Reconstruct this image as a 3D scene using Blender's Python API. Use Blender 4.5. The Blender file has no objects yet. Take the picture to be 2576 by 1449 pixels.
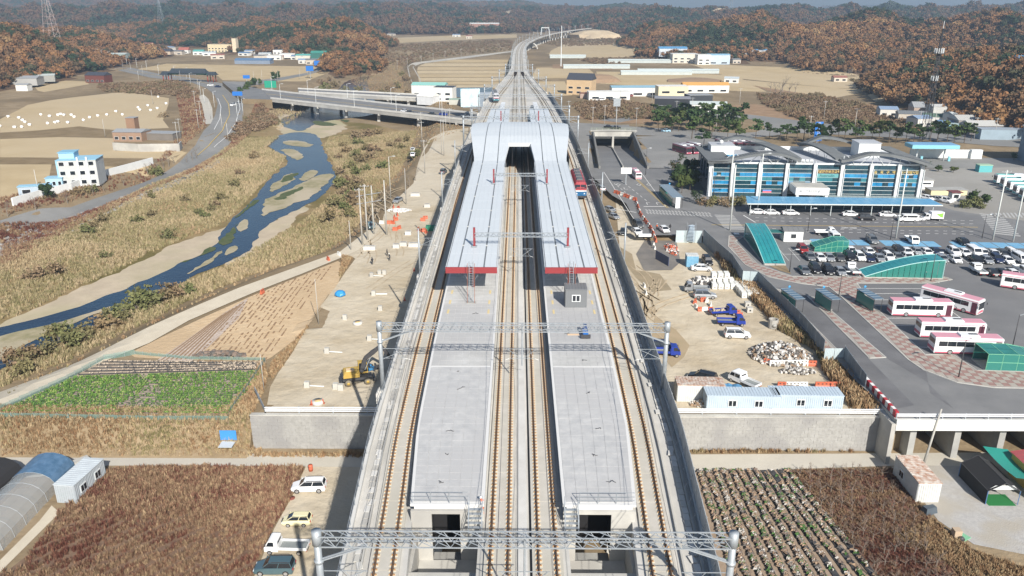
import bpy, math, random
import numpy as np
from mathutils import Vector, Matrix, noise as mnoise
from mathutils.geometry import delaunay_2d_cdt
R = math.radians
rnd = random.Random(7)
nrs = np.random.RandomState(11)
S = bpy.context.scene
COL = S.collection
# ---------------------------------------------------------------- camera, sky, sun, exposure
CAMZ = 62.0
PITCH, YAW, FPX = 19.6, 0.43, 2003.0
cam = bpy.data.cameras.new('camera'); camo = bpy.data.objects.new('camera', cam); COL.objects.link(camo)
camo.location = (0, 0, CAMZ); camo.rotation_euler = (R(90 - PITCH), 0, R(YAW))
cam.sensor_width = 36; cam.lens = FPX / 2576 * 36; cam.clip_start = 1; cam.clip_end = 30000
S.camera = camo
SUN_EL, SUN_AZ = 34.0, (4.2, -11.4)      # direction towards the sun in plan
az = math.atan2(SUN_AZ[0], SUN_AZ[1])    # clockwise from +Y
w = bpy.data.worlds.new('World'); S.world = w; w.use_nodes = True
nt = w.node_tree; bg = nt.nodes['Background']; sky = nt.nodes.new('ShaderNodeTexSky')
sky.sky_type = 'NISHITA'; sky.sun_disc = False; sky.sun_elevation = R(SUN_EL); sky.sun_rotation = az
sky.air_density = 1.0; sky.dust_density = 1.0; sky.ozone_density = 1.5; sky.altitude = 150
nt.links.new(sky.outputs[0], bg.inputs[0]); bg.inputs[1].default_value = 0.075
sl = bpy.data.lights.new('sun', 'SUN'); so = bpy.data.objects.new('sun', sl); COL.objects.link(so)
sl.energy = 4.9; sl.angle = R(0.5); sl.color = (1.0, 0.94, 0.85)
so.rotation_euler = (R(90 - SUN_EL), 0, math.atan2(SUN_AZ[0], -SUN_AZ[1]))
S.view_settings.view_transform = 'Standard'; S.view_settings.look = 'None'
S.view_settings.exposure = 0.6; S.view_settings.gamma = 1; S.view_settings.use_curve_mapping = False
S.cycles.max_bounces = 5; S.cycles.transparent_max_bounces = 8

# ---------------------------------------------------------------- helpers
RM = camo.rotation_euler.to_matrix()
def ray(dx, dy):
    return RM @ Vector(((dx - 1288) / FPX, -(dy - 724.5) / FPX, -1))
def P(dx, dy, z=None):
    """point of the place seen at that spot, on the level z or on the terrain"""
    d = ray(dx, dy)
    if z is not None:
        t = (z - CAMZ) / d.z
        return Vector((d.x * t, d.y * t, z))
    zz = 5.5
    for i in range(14):
        t = (zz - CAMZ) / d.z
        zn = float(h(d.x * t, d.y * t)); zz = zz * .4 + zn * .6
    return Vector((d.x * t, d.y * t, zz))
def up(dx, dy, Y):
    """point at distance Y (for heights)"""
    d = ray(dx, dy); t = Y / d.y
    return Vector((d.x * t, Y, CAMZ + d.z * t))

MATS = {}
def lin(c):
    return tuple(c)
def mat(name, col, rough=.8, metal=0., col2=None, scale=1., detail=4, bump=0., bscale=None, col3=None, spec=.5, alpha=None, trans=0., emit=None, wave=None):
    if name in MATS: return MATS[name]
    m = bpy.data.materials.new(name); m.use_nodes = True; n = m.node_tree.nodes; L = m.node_tree.links
    b = n['Principled BSDF']; b.inputs['Base Color'].default_value = (*col, 1)
    b.inputs['Roughness'].default_value = rough; b.inputs['Metallic'].default_value = metal
    b.inputs['Specular IOR Level'].default_value = spec
    if trans: b.inputs['Transmission Weight'].default_value = trans
    if alpha is not None: b.inputs['Alpha'].default_value = alpha
    geo = None
    if col2 or bump:
        geo = n.new('ShaderNodeNewGeometry')
    if col2:
        t = n.new('ShaderNodeTexNoise'); t.inputs['Scale'].default_value = scale; t.inputs['Detail'].default_value = detail
        t.inputs['Roughness'].default_value = .65
        L.new(geo.outputs['Position'], t.inputs['Vector'])
        r = n.new('ShaderNodeValToRGB'); L.new(t.outputs[0], r.inputs[0])
        r.color_ramp.elements[0].position = .36; r.color_ramp.elements[1].position = .64
        r.color_ramp.elements[0].color = (*col, 1); r.color_ramp.elements[1].color = (*col2, 1)
        out = r.outputs[0]
        if col3:
            t2 = n.new('ShaderNodeTexNoise'); t2.inputs['Scale'].default_value = scale * .13; t2.inputs['Detail'].default_value = 5
            L.new(geo.outputs['Position'], t2.inputs['Vector'])
            r2 = n.new('ShaderNodeValToRGB'); L.new(t2.outputs[0], r2.inputs[0])
            r2.color_ramp.elements[0].position = .45; r2.color_ramp.elements[1].position = .62
            mx = n.new('ShaderNodeMix'); mx.data_type = 'RGBA'; L.new(r2.outputs[0], mx.inputs[0])
            L.new(out, mx.inputs[6]); mx.inputs[7].default_value = (*col3, 1); out = mx.outputs[2]
        L.new(out, b.inputs['Base Color'])
    if bump:
        t = n.new('ShaderNodeTexNoise'); t.inputs['Scale'].default_value = bscale or scale * 2; t.inputs['Detail'].default_value = 5
        L.new(geo.outputs['Position'], t.inputs['Vector'])
        bp = n.new('ShaderNodeBump'); bp.inputs['Strength'].default_value = 1.0; bp.inputs['Distance'].default_value = bump
        L.new(t.outputs[0], bp.inputs['Height']); L.new(bp.outputs[0], b.inputs['Normal'])
    if emit:
        b.inputs['Emission Color'].default_value = (*col, 1); b.inputs['Emission Strength'].default_value = emit
    MATS[name] = m
    return m
def ramp_mat(name, cols, nscale=.02, rough=.9, objrand=.5, fine=0.):
    """leaf material: the colour of each plant comes from where it stands and a random of its own"""
    if name in MATS: return MATS[name]
    m = bpy.data.materials.new(name); m.use_nodes = True; n = m.node_tree.nodes; L = m.node_tree.links
    b = n['Principled BSDF']; b.inputs['Roughness'].default_value = rough; b.inputs['Specular IOR Level'].default_value = .15
    oi = n.new('ShaderNodeObjectInfo')
    t = n.new('ShaderNodeTexNoise'); t.inputs['Scale'].default_value = nscale; t.inputs['Detail'].default_value = 3
    L.new(oi.outputs['Location'], t.inputs['Vector'])
    ma = n.new('ShaderNodeMath'); ma.operation = 'MULTIPLY_ADD'; L.new(oi.outputs['Random'], ma.inputs[0]); ma.inputs[1].default_value = objrand
    sc = n.new('ShaderNodeMath'); sc.operation = 'MULTIPLY_ADD'; L.new(t.outputs[0], sc.inputs[0]); sc.inputs[1].default_value = 2.2; sc.inputs[2].default_value = -.6 - objrand / 2
    L.new(sc.outputs[0], ma.inputs[2])
    r = n.new('ShaderNodeValToRGB'); L.new(ma.outputs[0], r.inputs[0]); e = r.color_ramp.elements
    while len(e) < len(cols): e.new(.5)
    for i, c in enumerate(cols):
        e[i].position = i / (len(cols) - 1); e[i].color = (*c, 1)
    g = n.new('ShaderNodeNewGeometry'); t3 = n.new('ShaderNodeTexNoise'); t3.inputs['Scale'].default_value = .8 if not fine else fine; L.new(g.outputs['Position'], t3.inputs['Vector'])
    mr = n.new('ShaderNodeMapRange'); L.new(t3.outputs[0], mr.inputs[0]); mr.inputs[1].default_value = .3; mr.inputs[2].default_value = .7; mr.inputs[3].default_value = .8; mr.inputs[4].default_value = 1.55
    mx = n.new('ShaderNodeVectorMath'); mx.operation = 'SCALE'; L.new(r.outputs[0], mx.inputs[0]); L.new(mr.outputs[0], mx.inputs['Scale'])
    L.new(mx.outputs[0], b.inputs['Base Color'])
    MATS[name] = m
    return m

class MB:
    def __init__(s): s.v = []; s.f = []; s.m = []; s.mats = []; s.sm = []
    def mi(s, m):
        if m not in s.mats: s.mats.append(m)
        return s.mats.index(m)
    def add(s, vs, fs, m, smooth=False):
        o = len(s.v); s.v += [tuple(v) for v in vs]; k = s.mi(m)
        for f in fs: s.f.append([i + o for i in f]); s.m.append(k); s.sm.append(smooth)
        return s
    def box(s, c, d, m, rz=0., top=1.0, topy=None):
        x, y, z = c; a, b, e = d[0] / 2, d[1] / 2, d[2] / 2; ty = top if topy is None else topy
        cs, sn = math.cos(rz), math.sin(rz); vs = []
        for zz, k, ky in ((-e, 1, 1), (e, top, ty)):
            for sx, sy in ((-1, -1), (1, -1), (1, 1), (-1, 1)):
                px, py = sx * a * k, sy * b * ky
                vs.append((x + px * cs - py * sn, y + px * sn + py * cs, z + zz))
        return s.add(vs, [(3, 2, 1, 0), (4, 5, 6, 7), (0, 1, 5, 4), (1, 2, 6, 5), (2, 3, 7, 6), (3, 0, 4, 7)], m)
    def bar(s, p, q, r, m, n=4, r2=None):
        p = Vector(p); q = Vector(q); d = q - p
        if d.length < 1e-6: return s
        d.normalize(); a = d.orthogonal().normalized() if abs(d.z) > .95 else Vector((0, 0, 1)).cross(d).normalized()
        b = d.cross(a); r2 = r if r2 is None else r2; vs = []
        for c, rr in ((p, r), (q, r2)):
            for i in range(n):
                t = 2 * math.pi * (i + .5) / n; vs.append(c + (a * math.cos(t) + b * math.sin(t)) * rr)
        fs = [(i, (i + 1) % n, n + (i + 1) % n, n + i) for i in range(n)] + [tuple(range(n - 1, -1, -1)), tuple(range(n, 2 * n))]
        return s.add(vs, fs, m, n > 6)
    def beam(s, p, q, wd, ht, m):
        """rectangular beam from p to q, its top at the given points"""
        p = Vector(p); q = Vector(q); d = (q - p); dl = Vector((d.x, d.y, 0)).normalized(); a = Vector((-dl.y, dl.x, 0)) * wd / 2; u = Vector((0, 0, -ht))
        vs = [p + a, p - a, q - a, q + a]; vs += [v + u for v in vs]
        return s.add(vs, [(0, 3, 2, 1), (4, 5, 6, 7), (0, 1, 5, 4), (1, 2, 6, 5), (2, 3, 7, 6), (3, 0, 4, 7)], m)
    def prism(s, poly, z0, z1, m, mtop=None):
        """poly: list of xy counter-clockwise"""
        n = len(poly); ar = sum(poly[i][0] * poly[(i + 1) % n][1] - poly[(i + 1) % n][0] * poly[i][1] for i in range(n))
        if ar < 0: poly = poly[::-1]
        vs = [(p[0], p[1], z0) for p in poly] + [(p[0], p[1], z1) for p in poly]
        s.add(vs, [(i, (i + 1) % n, n + (i + 1) % n, n + i) for i in range(n)] + [tuple(range(n - 1, -1, -1))], m)
        return s.add(vs[n:], [tuple(range(n))], mtop or m)
    def quad(s, a, b, c, d, m): return s.add([a, b, c, d], [(0, 1, 2, 3)], m)
    def loft(s, rings, m, closed=True, caps=True, smooth=False):
        n = len(rings[0]); vs = [v for r in rings for v in r]; fs = []
        for k in range(len(rings) - 1):
            for i in range(n if closed else n - 1):
                j = (i + 1) % n; fs.append((k * n + i, k * n + j, (k + 1) * n + j, (k + 1) * n + i))
        if caps and closed: fs += [tuple(range(n - 1, -1, -1)), tuple(range((len(rings) - 1) * n, len(rings) * n))]
        return s.add(vs, fs, m, smooth)
    def mesh(s, name):
        me = bpy.data.meshes.new(name); me.from_pydata(s.v, [], s.f)
        for m in s.mats: me.materials.append(m)
        me.polygons.foreach_set('material_index', s.m); me.polygons.foreach_set('use_smooth', s.sm); me.update()
        return me
    def build(s, name, parent=None):
        return obj(name, s.mesh(name), parent)
def obj(name, me, parent=None):
    o = bpy.data.objects.new(name, me); COL.objects.link(o)
    if parent: o.parent = parent
    return o
def tag(o, label=None, cat=None, group=None, kind=None):
    if label: o['label'] = label
    if cat: o['category'] = cat
    if group: o['group'] = group
    if kind: o['kind'] = kind
    return o
def root(name, label, cat, loc=(0, 0, 0), rz=0., group=None):
    o = bpy.data.objects.new(name, None); COL.objects.link(o); o.location = loc; o.rotation_euler = (0, 0, rz); o.empty_display_size = .5
    return tag(o, label, cat, group)
def single(name, mb, label, cat, group=None, loc=None, rz=0.):
    o = mb.build(name); tag(o, label, cat, group)
    if loc is not None: o.location = loc
    o.rotation_euler = (0, 0, rz)
    return o
def dup(src, loc, rz=0., label=None, group=None, scale=None, mats=None):
    """copy of a thing with copies of its parts; mats: {part name: material}"""
    def cp(o, par):
        c = o.copy(); COL.objects.link(c)
        if par: c.parent = par
        if mats and o.type == 'MESH':
            base = o.name.split('.')[0]
            if base in mats: c.material_slots[0].link = 'OBJECT'; c.material_slots[0].material = mats[base]
        for k in o.children: cp(k, c)
        return c
    r = cp(src, None); r.location = loc; r.rotation_euler = (0, 0, rz)
    if label: r['label'] = label
    if group: r['group'] = group
    if scale: r.scale = (scale,) * 3 if not hasattr(scale, '__len__') else scale
    return r
ORD = ['first', 'second', 'third', 'fourth', 'fifth', 'sixth', 'seventh', 'eighth', 'ninth', 'tenth', 'eleventh', 'twelfth', 'thirteenth', 'fourteenth', 'fifteenth', 'sixteenth', 'seventeenth', 'eighteenth', 'nineteenth']
for t_ in ('twent', 'thirt', 'fort', 'fift', 'sixt', 'sevent'): ORD += [t_ + 'ieth'] + [t_ + 'y-' + q for q in ORD[:9]]

# ---------------------------------------------------------------- terrain height
def sstep(a, b, x):
    t = np.clip((x - a) / (b - a), 0, 1); return t * t * (3 - 2 * t)
def zray(pts, z): return [(P(a, b, z).x, P(a, b, z).y) for a, b in pts]
FLOOD = zray([(-300, 760), (-60, 668), (0, 640), (130, 570), (260, 510), (380, 450), (480, 420), (560, 370), (600, 335), (650, 290), (700, 268), (770, 240), (820, 215), (880, 180), (940, 150), (1000, 135), (1030, 140), (1010, 175), (1020, 215), (1040, 255), (1080, 290), (1060, 330), (1010, 420), (925, 520), (880, 590), (800, 640), (640, 695), (500, 752), (300, 842), (150, 920), (0, 980), (-300, 1110)], 2.2)
def segs(poly): return np.array(poly), np.array(poly[1:] + poly[:1])
FA, FB = segs(FLOOD)
def polyd(x, y, A, B):
    x = np.asarray(x, float)[..., None]; y = np.asarray(y, float)[..., None]
    ex, ey = B[:, 0] - A[:, 0], B[:, 1] - A[:, 1]
    t = np.clip(((x - A[:, 0]) * ex + (y - A[:, 1]) * ey) / (ex * ex + ey * ey), 0, 1)
    d = np.hypot(x - A[:, 0] - t * ex, y - A[:, 1] - t * ey).min(-1)
    c = ((A[:, 1] > y) != (B[:, 1] > y)) & (x < (B[:, 0] - A[:, 0]) * (y - A[:, 1]) / np.where(B[:, 1] == A[:, 1], 1e-9, B[:, 1] - A[:, 1]) + A[:, 0])
    inside = c.sum(-1) % 2 == 1
    return np.where(inside, -d, d)
WALLY = 103.3
# hills: pixel x of the crest, distance, half widths, height
HILLS = []
def hill(dx, Y, wx, wy, top, rot=0.):
    X = (dx - 1304) * (Y * .942 + 18) / FPX
    HILLS.append((X, Y, wx, wy, top, math.cos(R(rot)), math.sin(R(rot))))
for a in [(-40, 900, 130, 120, 23), (60, 930, 72, 90, 21), (150, 900, 30, 55, 13), (-330, 560, 60, 240, 28), (2632, 520, 28, 80, 14),
          (300, 1420, 100, 110, 13), (450, 1480, 120, 140, 20), (590, 1400, 90, 140, 15), (700, 1350, 110, 160, 22), (800, 1150, 75, 130, 27), (845, 1010, 42, 80, 22), (890, 780, 22, 50, 8),
          (60, 1800, 300, 260, 33), (440, 2000, 330, 280, 37), (800, 1900, 260, 230, 33), (1050, 1900, 220, 200, 20), (980, 2300, 300, 260, 36), (1250, 2500, 320, 260, 26),
          (1690, 1150, 35, 70, 12), (1760, 1180, 80, 120, 24), (1870, 1060, 75, 130, 30), (1985, 1010, 75, 130, 28), (2080, 930, 60, 110, 22), (1820, 930, 70, 60, 10),
          (2190, 1050, 75, 140, 31), (2310, 1000, 60, 150, 24), (2440, 960, 95, 150, 32), (2620, 900, 90, 160, 27), (2180, 830, 60, 70, 14), (2300, 760, 80, 70, 12),
          (2690, 470, 45, 110, 22), (2760, 420, 60, 150, 26),
          (1700, 1900, 200, 220, 30), (1930, 2000, 230, 260, 31), (2230, 1900, 250, 240, 33), (2600, 1900, 250, 250, 37), (1480, 2700, 400, 260, 28), (1620, 2300, 200, 200, 26),
          (0, 3200, 800, 400, 52), (500, 3400, 700, 450, 50), (1000, 3600, 700, 450, 44), (1500, 3700, 700, 400, 15), (2000, 3400, 700, 400, 12), (2500, 3200, 700, 400, 14),
          (-200, 5600, 1300, 700, 130), (450, 6000, 1300, 700, 110), (1000, 6300, 1000, 700, 38), (1750, 6300, 1200, 600, 8), (2300, 6200, 700, 500, 14), (2500, 5600, 350, 400, 14), (2800, 6000, 900, 600, 18)]:
    hill(*a)
def hillz(x, y):
    x = np.asarray(x, float); y = np.asarray(y, float); z = np.zeros(np.broadcast(x, y).shape)
    for X, Y, wx, wy, top, c, s_ in HILLS:
        d2 = ((x - X) / wx) ** 2 + ((y - Y) / wy) ** 2
        g = np.clip(1 - d2 * .42, 0, 1); z = np.maximum(z, top * g * g * (3 - 2 * g)) + 0
    k = np.where(y > 2700, .35, 1.)
    r = 1 - .5 * np.abs(np.sin((x * .023 + 1.2 * np.sin(y * .009 + .7)) * k)) - .5 * np.abs(np.sin((y * .019 + x * .006 + 1.5 * np.sin(x * .012)) * k))
    return z * (.68 + .85 * r)
PLZ = zray([(1500, 420), (1530, 485), (1575, 512), (1600, 560), (1612, 592), (1765, 592), (1880, 690), (1985, 800), (2090, 885), (2150, 955), (2252, 1046), (3300, 1046), (3300, 300), (1480, 300)], 7.0)
PA, PB = segs(PLZ)
RAMP = [(29, 281), (46.2, 281), (52.2, 363), (52.2, 382), (34, 382), (34, 363)]
QA, QB = segs(RAMP)
def h(x, y):
    x = np.asarray(x, float); y = np.asarray(y, float)
    z = 5.5 + 0 * x + 0 * y
    # plaza level of the bus terminal
    dp = polyd(x, y, PA, PB)
    z = z + 1.5 * (1 - sstep(-3.2, -.8, dp)) * (1 - sstep(300, 420, y)) * (1 - sstep(230, 300, x))
    # left lower field and banks
    left = 1 - sstep(-40.5, -39.2, x)
    zl = 4.4 * sstep(100.6, 105.5, y) + 1.1 * sstep(112, 165, y)
    z = np.where(x < -39.2, zl, z)
    low = (y < WALLY + .01) & (x >= -39.2); z = np.where(low, 0, z)
    gap = (x > 56.4) & (y < 123); z = np.where(gap, 0, z)
    # river plain
    df = polyd(x, y, FA, FB); k = sstep(0, 9, df)
    z = z * k + 2.2 * (1 - k)
    # underpass ramp
    dr = polyd(x, y, QA, QB)
    zr = 6.9 - 6.7 * np.clip((y - 283) / 80, 0, 1)
    z = np.where(dr < 0, zr - .15, z)
    return z + hillz(x, y) + np.clip((y - 1500) * .004, 0, 12)
def hh(x, y): return float(h(x, y))

def sheet(name, pts, m, off=.04, z=None, step=None, px=True, kind='structure', smooth=0, pz=None, label=None, cat=None, parent=None, rag=0.):
    """a sheet of ground whose outline is given by the spots where the photograph shows it"""
    if px: W = [(P(a, b, z if z is not None else pz)) for a, b in pts]
    else: W = [Vector((a, b, 0)) for a, b in pts]
    W = [Vector((p.x, p.y)) for p in W]
    for _ in range(smooth):
        Q = []
        for i in range(len(W)):
            a, b = W[i], W[(i + 1) % len(W)]; Q += [a * .75 + b * .25, a * .25 + b * .75]
        W = Q
    if rag:
        Q = []
        for i in range(len(W)):
            a, b = W[i], W[(i + 1) % len(W)]; k = max(1, int((b - a).length / 1.5))
            for j in range(k):
                p = a.lerp(b, j / k); n3 = (b - a).normalized(); q = mnoise.noise(Vector((p.x * .16, p.y * .16, 3))) + .5 * mnoise.noise(Vector((p.x * .5, p.y * .5, 7)))
                Q.append(p + Vector((-n3.y, n3.x)) * q * rag)
        W = Q
    if z is None:
        xs = [p.x for p in W]; ys = [p.y for p in W]; ext = max(max(xs) - min(xs), max(ys) - min(ys))
        st = step or max(2.0, ext / 60)
        B = []
        for i in range(len(W)):
            a, b = W[i], W[(i + 1) % len(W)]; k = max(1, int((b - a).length / st))
            for j in range(k): B.append(a.lerp(b, j / k))
        n = len(B); V = list(B)
        gx = np.arange(min(xs), max(xs), st); gy = np.arange(min(ys), max(ys), st); GX, GY = np.meshgrid(gx, gy)
        A_, B_ = segs([(p.x, p.y) for p in B]); D = polyd(GX.ravel(), GY.ravel(), A_, B_)
        for x, y, d in zip(GX.ravel(), GY.ravel(), D):
            if d < -st * .4: V.append(Vector((x, y)))
        r = delaunay_2d_cdt(V, [(i, (i + 1) % n) for i in range(n)], [], 1, 1e-4)
        vs, fs = r[0], r[2]
        zz = h(np.array([p.x for p in vs]), np.array([p.y for p in vs])) + off
    else:
        r = delaunay_2d_cdt(W, [(i, (i + 1) % len(W)) for i in range(len(W))], [], 1, 1e-4)
        vs, fs = r[0], r[2]; zz = [z + off] * len(vs)
    me = bpy.data.meshes.new(name); F = []
    for f in fs:
        a, b, c = vs[f[0]], vs[f[1]], vs[f[2]]
        F.append(f if (b - a).cross(c - a) > 0 else f[::-1])
    me.from_pydata([(p.x, p.y, float(q)) for p, q in zip(vs, zz)], [], F); me.materials.append(m); me.update()
    o = obj(name, me, parent)
    return tag(o, label, cat, kind=kind)

def instancer(name, pts, protos, scl, label, cat, tilt=0., kind='stuff', parent=None, rotz=None):
    """many small plants as one object: geometry nodes put one of the models on each point"""
    me = bpy.data.meshes.new(name); me.from_pydata([tuple(map(float, p)) for p in pts], [], [])
    a = me.attributes.new('scl', 'FLOAT', 'POINT'); a.data.foreach_set('value', np.array(scl, dtype=np.float32))
    r = np.zeros((len(pts), 3), dtype=np.float32); r[:, 2] = nrs.rand(len(pts)) * 6.28 if rotz is None else rotz
    r[:, 0] = (nrs.rand(len(pts)) - .5) * tilt; r[:, 1] = (nrs.rand(len(pts)) - .5) * tilt
    a = me.attributes.new('rot', 'FLOAT_VECTOR', 'POINT'); a.data.foreach_set('vector', r.ravel())
    a = me.attributes.new('pick', 'INT', 'POINT'); a.data.foreach_set('value', nrs.randint(0, len(protos), len(pts)).astype(np.int32))
    o = obj(name, me, parent); c = bpy.data.collections.new(name + ' models')
    for p in protos: c.objects.link(p)
    g = bpy.data.node_groups.new(name, 'GeometryNodeTree')
    g.interface.new_socket('Geometry', in_out='INPUT', socket_type='NodeSocketGeometry'); g.interface.new_socket('Geometry', in_out='OUTPUT', socket_type='NodeSocketGeometry')
    n = g.nodes; L = g.links; gi = n.new('NodeGroupInput'); go = n.new('NodeGroupOutput')
    ip = n.new('GeometryNodeInstanceOnPoints'); ci = n.new('GeometryNodeCollectionInfo'); ci.inputs[0].default_value = c; ci.inputs['Separate Children'].default_value = True; ci.inputs['Reset Children'].default_value = True
    def at(nm, t):
        k = n.new('GeometryNodeInputNamedAttribute'); k.data_type = t; k.inputs[0].default_value = nm; return k.outputs[0]
    L.new(gi.outputs[0], ip.inputs['Points']); L.new(ci.outputs[0], ip.inputs['Instance']); ip.inputs['Pick Instance'].default_value = True
    L.new(at('pick', 'INT'), ip.inputs['Instance Index']); L.new(at('rot', 'FLOAT_VECTOR'), ip.inputs['Rotation']); L.new(at('scl', 'FLOAT'), ip.inputs['Scale'])
    L.new(ip.outputs[0], go.inputs[0]); md = o.modifiers.new('scatter', 'NODES'); md.node_group = g
    return tag(o, label, cat, kind=kind)
def proto(name, mb):
    return bpy.data.objects.new(name, mb.mesh(name))
def scatter(pts, n, z=None, px=True, zz=2.2, jit=None):
    """n random points inside a polygon"""
    W = [(P(a, b, zz).x, P(a, b, zz).y) for a, b in pts] if px else pts
    A_, B_ = segs(W); xs = [p[0] for p in W]; ys = [p[1] for p in W]; out = []
    while len(out) < n:
        x = nrs.uniform(min(xs), max(xs), n * 2); y = nrs.uniform(min(ys), max(ys), n * 2); k = polyd(x, y, A_, B_) < 0
        out += list(zip(x[k], y[k]))
        if not k.any(): break
    a = np.array(out[:n]); return np.column_stack([a, h(a[:, 0], a[:, 1]) if z is None else np.full(len(a), z)])
# ---------------------------------------------------------------- ground
m_soil = mat('dry_ground', (.22, .165, .10), .95, col2=(.31, .24, .155), scale=.12, col3=(.19, .145, .09), bump=.15, bscale=1.2, spec=.1)
m_hill = mat('forest_floor', (.10, .065, .04), .95, col2=(.14, .09, .055), scale=.05, spec=.1)
m_reed = mat('dry_reeds_ground', (.23, .165, .085), .95, col2=(.32, .24, .13), scale=.35, col3=(.15, .125, .05), bump=.3, bscale=1.5, spec=.1)
m_sand = mat('river_sand', (.50, .42, .31), .95, col2=(.42, .35, .26), scale=.2, col3=(.36, .33, .20), bump=.06, bscale=2, spec=.1)
m_lot = mat('construction_sand', (.55, .485, .375), .95, col2=(.43, .36, .255), scale=.11, detail=10, col3=(.55, .50, .41), bump=.3, bscale=.5, spec=.1)
m_rice = mat('rice_stubble', (.50, .395, .24), .95, col2=(.42, .325, .19), scale=.05, detail=7, bump=.1, bscale=1.5, col3=(.47, .38, .25), spec=.1)
m_rice_dark = mat('ploughed_rice_field', (.19, .14, .08), .95, col2=(.25, .19, .115), scale=.15, detail=6, bump=.1, bscale=2, spec=.1)
m_asph = mat('asphalt', (.165, .167, .17), .9, col2=(.215, .215, .215), scale=.12, detail=8, col3=(.15, .15, .155), spec=.3)
m_asph_old = mat('old_asphalt', (.215, .213, .205), .9, col2=(.26, .255, .245), scale=.1, detail=8, col3=(.19, .19, .185), spec=.3)
m_conc_road = mat('concrete_road', (.46, .43, .37), .9, col2=(.52, .49, .42), scale=.15, detail=7, col3=(.42, .40, .36), spec=.3)
m_path = mat('dusty_concrete_path', (.52, .46, .36), .9, col2=(.58, .52, .41), scale=.3, detail=6, spec=.2)
m_white = mat('road_paint', (.72, .72, .70), .7)
m_yellowp = mat('yellow_road_paint', (.62, .42, .08), .7)
m_conc = mat('pale_concrete', (.42, .41, .38), .85, col2=(.51, .50, .46), scale=.6, detail=9, col3=(.34, .33, .31), spec=.3)
m_concd = mat('grey_concrete', (.30, .30, .29), .85, col2=(.38, .38, .36), scale=.5, detail=7, spec=.3)

ys = list(np.arange(-40, 40, 8)) + list(np.arange(40, 440, 2.0)) + [WALLY, WALLY + .04, 123.0, 123.05]
y = 440.
while y < 8500: y += max(3, (y - 440) * .035 + 3); ys.append(y)
ys = np.array(sorted(ys))
xr = []; x = 240.
while x < 5500: x += max(3, (x - 240) * .05 + 3); xr.append(x)
xs = np.array(sorted([-q for q in xr] + list(np.arange(-240, 241, 2.0)) + [-39.25, -39.15, 56.35, 56.45] + xr))
GX, GY = np.meshgrid(xs, ys); GZ = h(GX, GY)
hz = hillz(GX, GY)
nn = np.array([mnoise.noise(Vector((a * .012, b * .012, 0))) for a, b in zip(GX.ravel(), GY.ravel())]).reshape(GX.shape)
GZ = GZ + np.clip(hz, 0, 40) * .04 * nn
nx, ny = len(xs), len(ys); V = np.column_stack([GX.ravel(), GY.ravel(), GZ.ravel()])
def gridpart(name, sel, m, drop=0.):
    idx = np.arange(nx * ny).reshape(ny, nx); a = idx[:-1, :-1][sel]; b = idx[:-1, 1:][sel]; c = idx[1:, 1:][sel]; d = idx[1:, :-1][sel]
    F = np.column_stack([a, b, c, d]); u, inv = np.unique(F, return_inverse=True)
    me = bpy.data.meshes.new(name); VV = V[u].copy(); me.from_pydata(VV.tolist(), [], inv.reshape(F.shape).tolist()); me.materials.append(m); me.update()
    return tag(obj(name, me), kind='structure')
hc = np.maximum.reduce([hz[:-1, :-1], hz[1:, 1:], hz[:-1, 1:], hz[1:, :-1]])
gridpart('ground', hc <= 1.8, m_soil); gridpart('hills', hc > 1.8, m_hill)
def hzv(x, y): return float(hillz(x, y))

# haze
def haze():
    mb = MB(); m = bpy.data.materials.new('haze_air'); m.use_nodes = True; n = m.node_tree.nodes; n.remove(n['Principled BSDF'])
    v = n.new('ShaderNodeVolumePrincipled'); v.inputs['Density'].default_value = .00025; v.inputs['Color'].default_value = (.62, .80, 1, 1); v.inputs['Anisotropy'].default_value = .3
    m.node_tree.links.new(v.outputs[0], n['Material Output'].inputs['Volume'])
    mb.box((0, 4000, 94), (14000, 9400, 196), m); o = mb.build('haze'); tag(o, kind='stuff')
haze()

# ---------------------------------------------------------------- river and its banks
ZR = 2.2
sheet('reed_plain', [(0, 640), (130, 575), (260, 515), (380, 455), (480, 425), (560, 378), (600, 345), (650, 300), (700, 300), (800, 300), (930, 312), (1040, 335), (1010, 420), (925, 520), (880, 590), (800, 640), (640, 690), (500, 745), (300, 835), (150, 915), (0, 970)], m_reed, .04, z=ZR)
sheet('sandbank', [(205, 724), (337, 667), (375, 644), (475, 602), (550, 582), (600, 545), (640, 575), (560, 640), (440, 715), (200, 800), (0, 850), (0, 812), (60, 795), (100, 774)], m_sand, .08, z=ZR, smooth=1, rag=2)
sheet('sandbank', [(640, 585), (720, 535), (800, 505), (730, 560), (660, 640), (560, 680), (600, 640)], m_sand, .085, z=ZR, smooth=1, rag=2.5)
sheet('sandbank', [(690, 290), (760, 285), (850, 300), (880, 320), (830, 345), (760, 352), (700, 335)], m_sand, .085, z=ZR, smooth=1, rag=2.5)
m_water = mat('river_water', (.006, .018, .042), .1, bump=.07, bscale=1.4, spec=.35, col2=(.012, .034, .065), scale=.05)
sheet('river', [(668, 358), (700, 342), (745, 331), (800, 338), (808, 362), (820, 390), (833, 415), (846, 440), (838, 465), (784, 514), (719, 540), (660, 578), (648, 592), (620, 640), (575, 657), (512, 684), (425, 726), (360, 752), (310, 786), (225, 826), (125, 876), (20, 922), (-60, 960), (-200, 1010), (-200, 870), (0, 827), (60, 809), (175, 781), (320, 725), (400, 691), (457, 661), (520, 634), (545, 612), (556, 590), (570, 565), (600, 538), (644, 500), (659, 470), (700, 430), (731, 410), (700, 385), (675, 372)], m_water, .12, z=ZR, smooth=2, rag=1.1)
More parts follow.
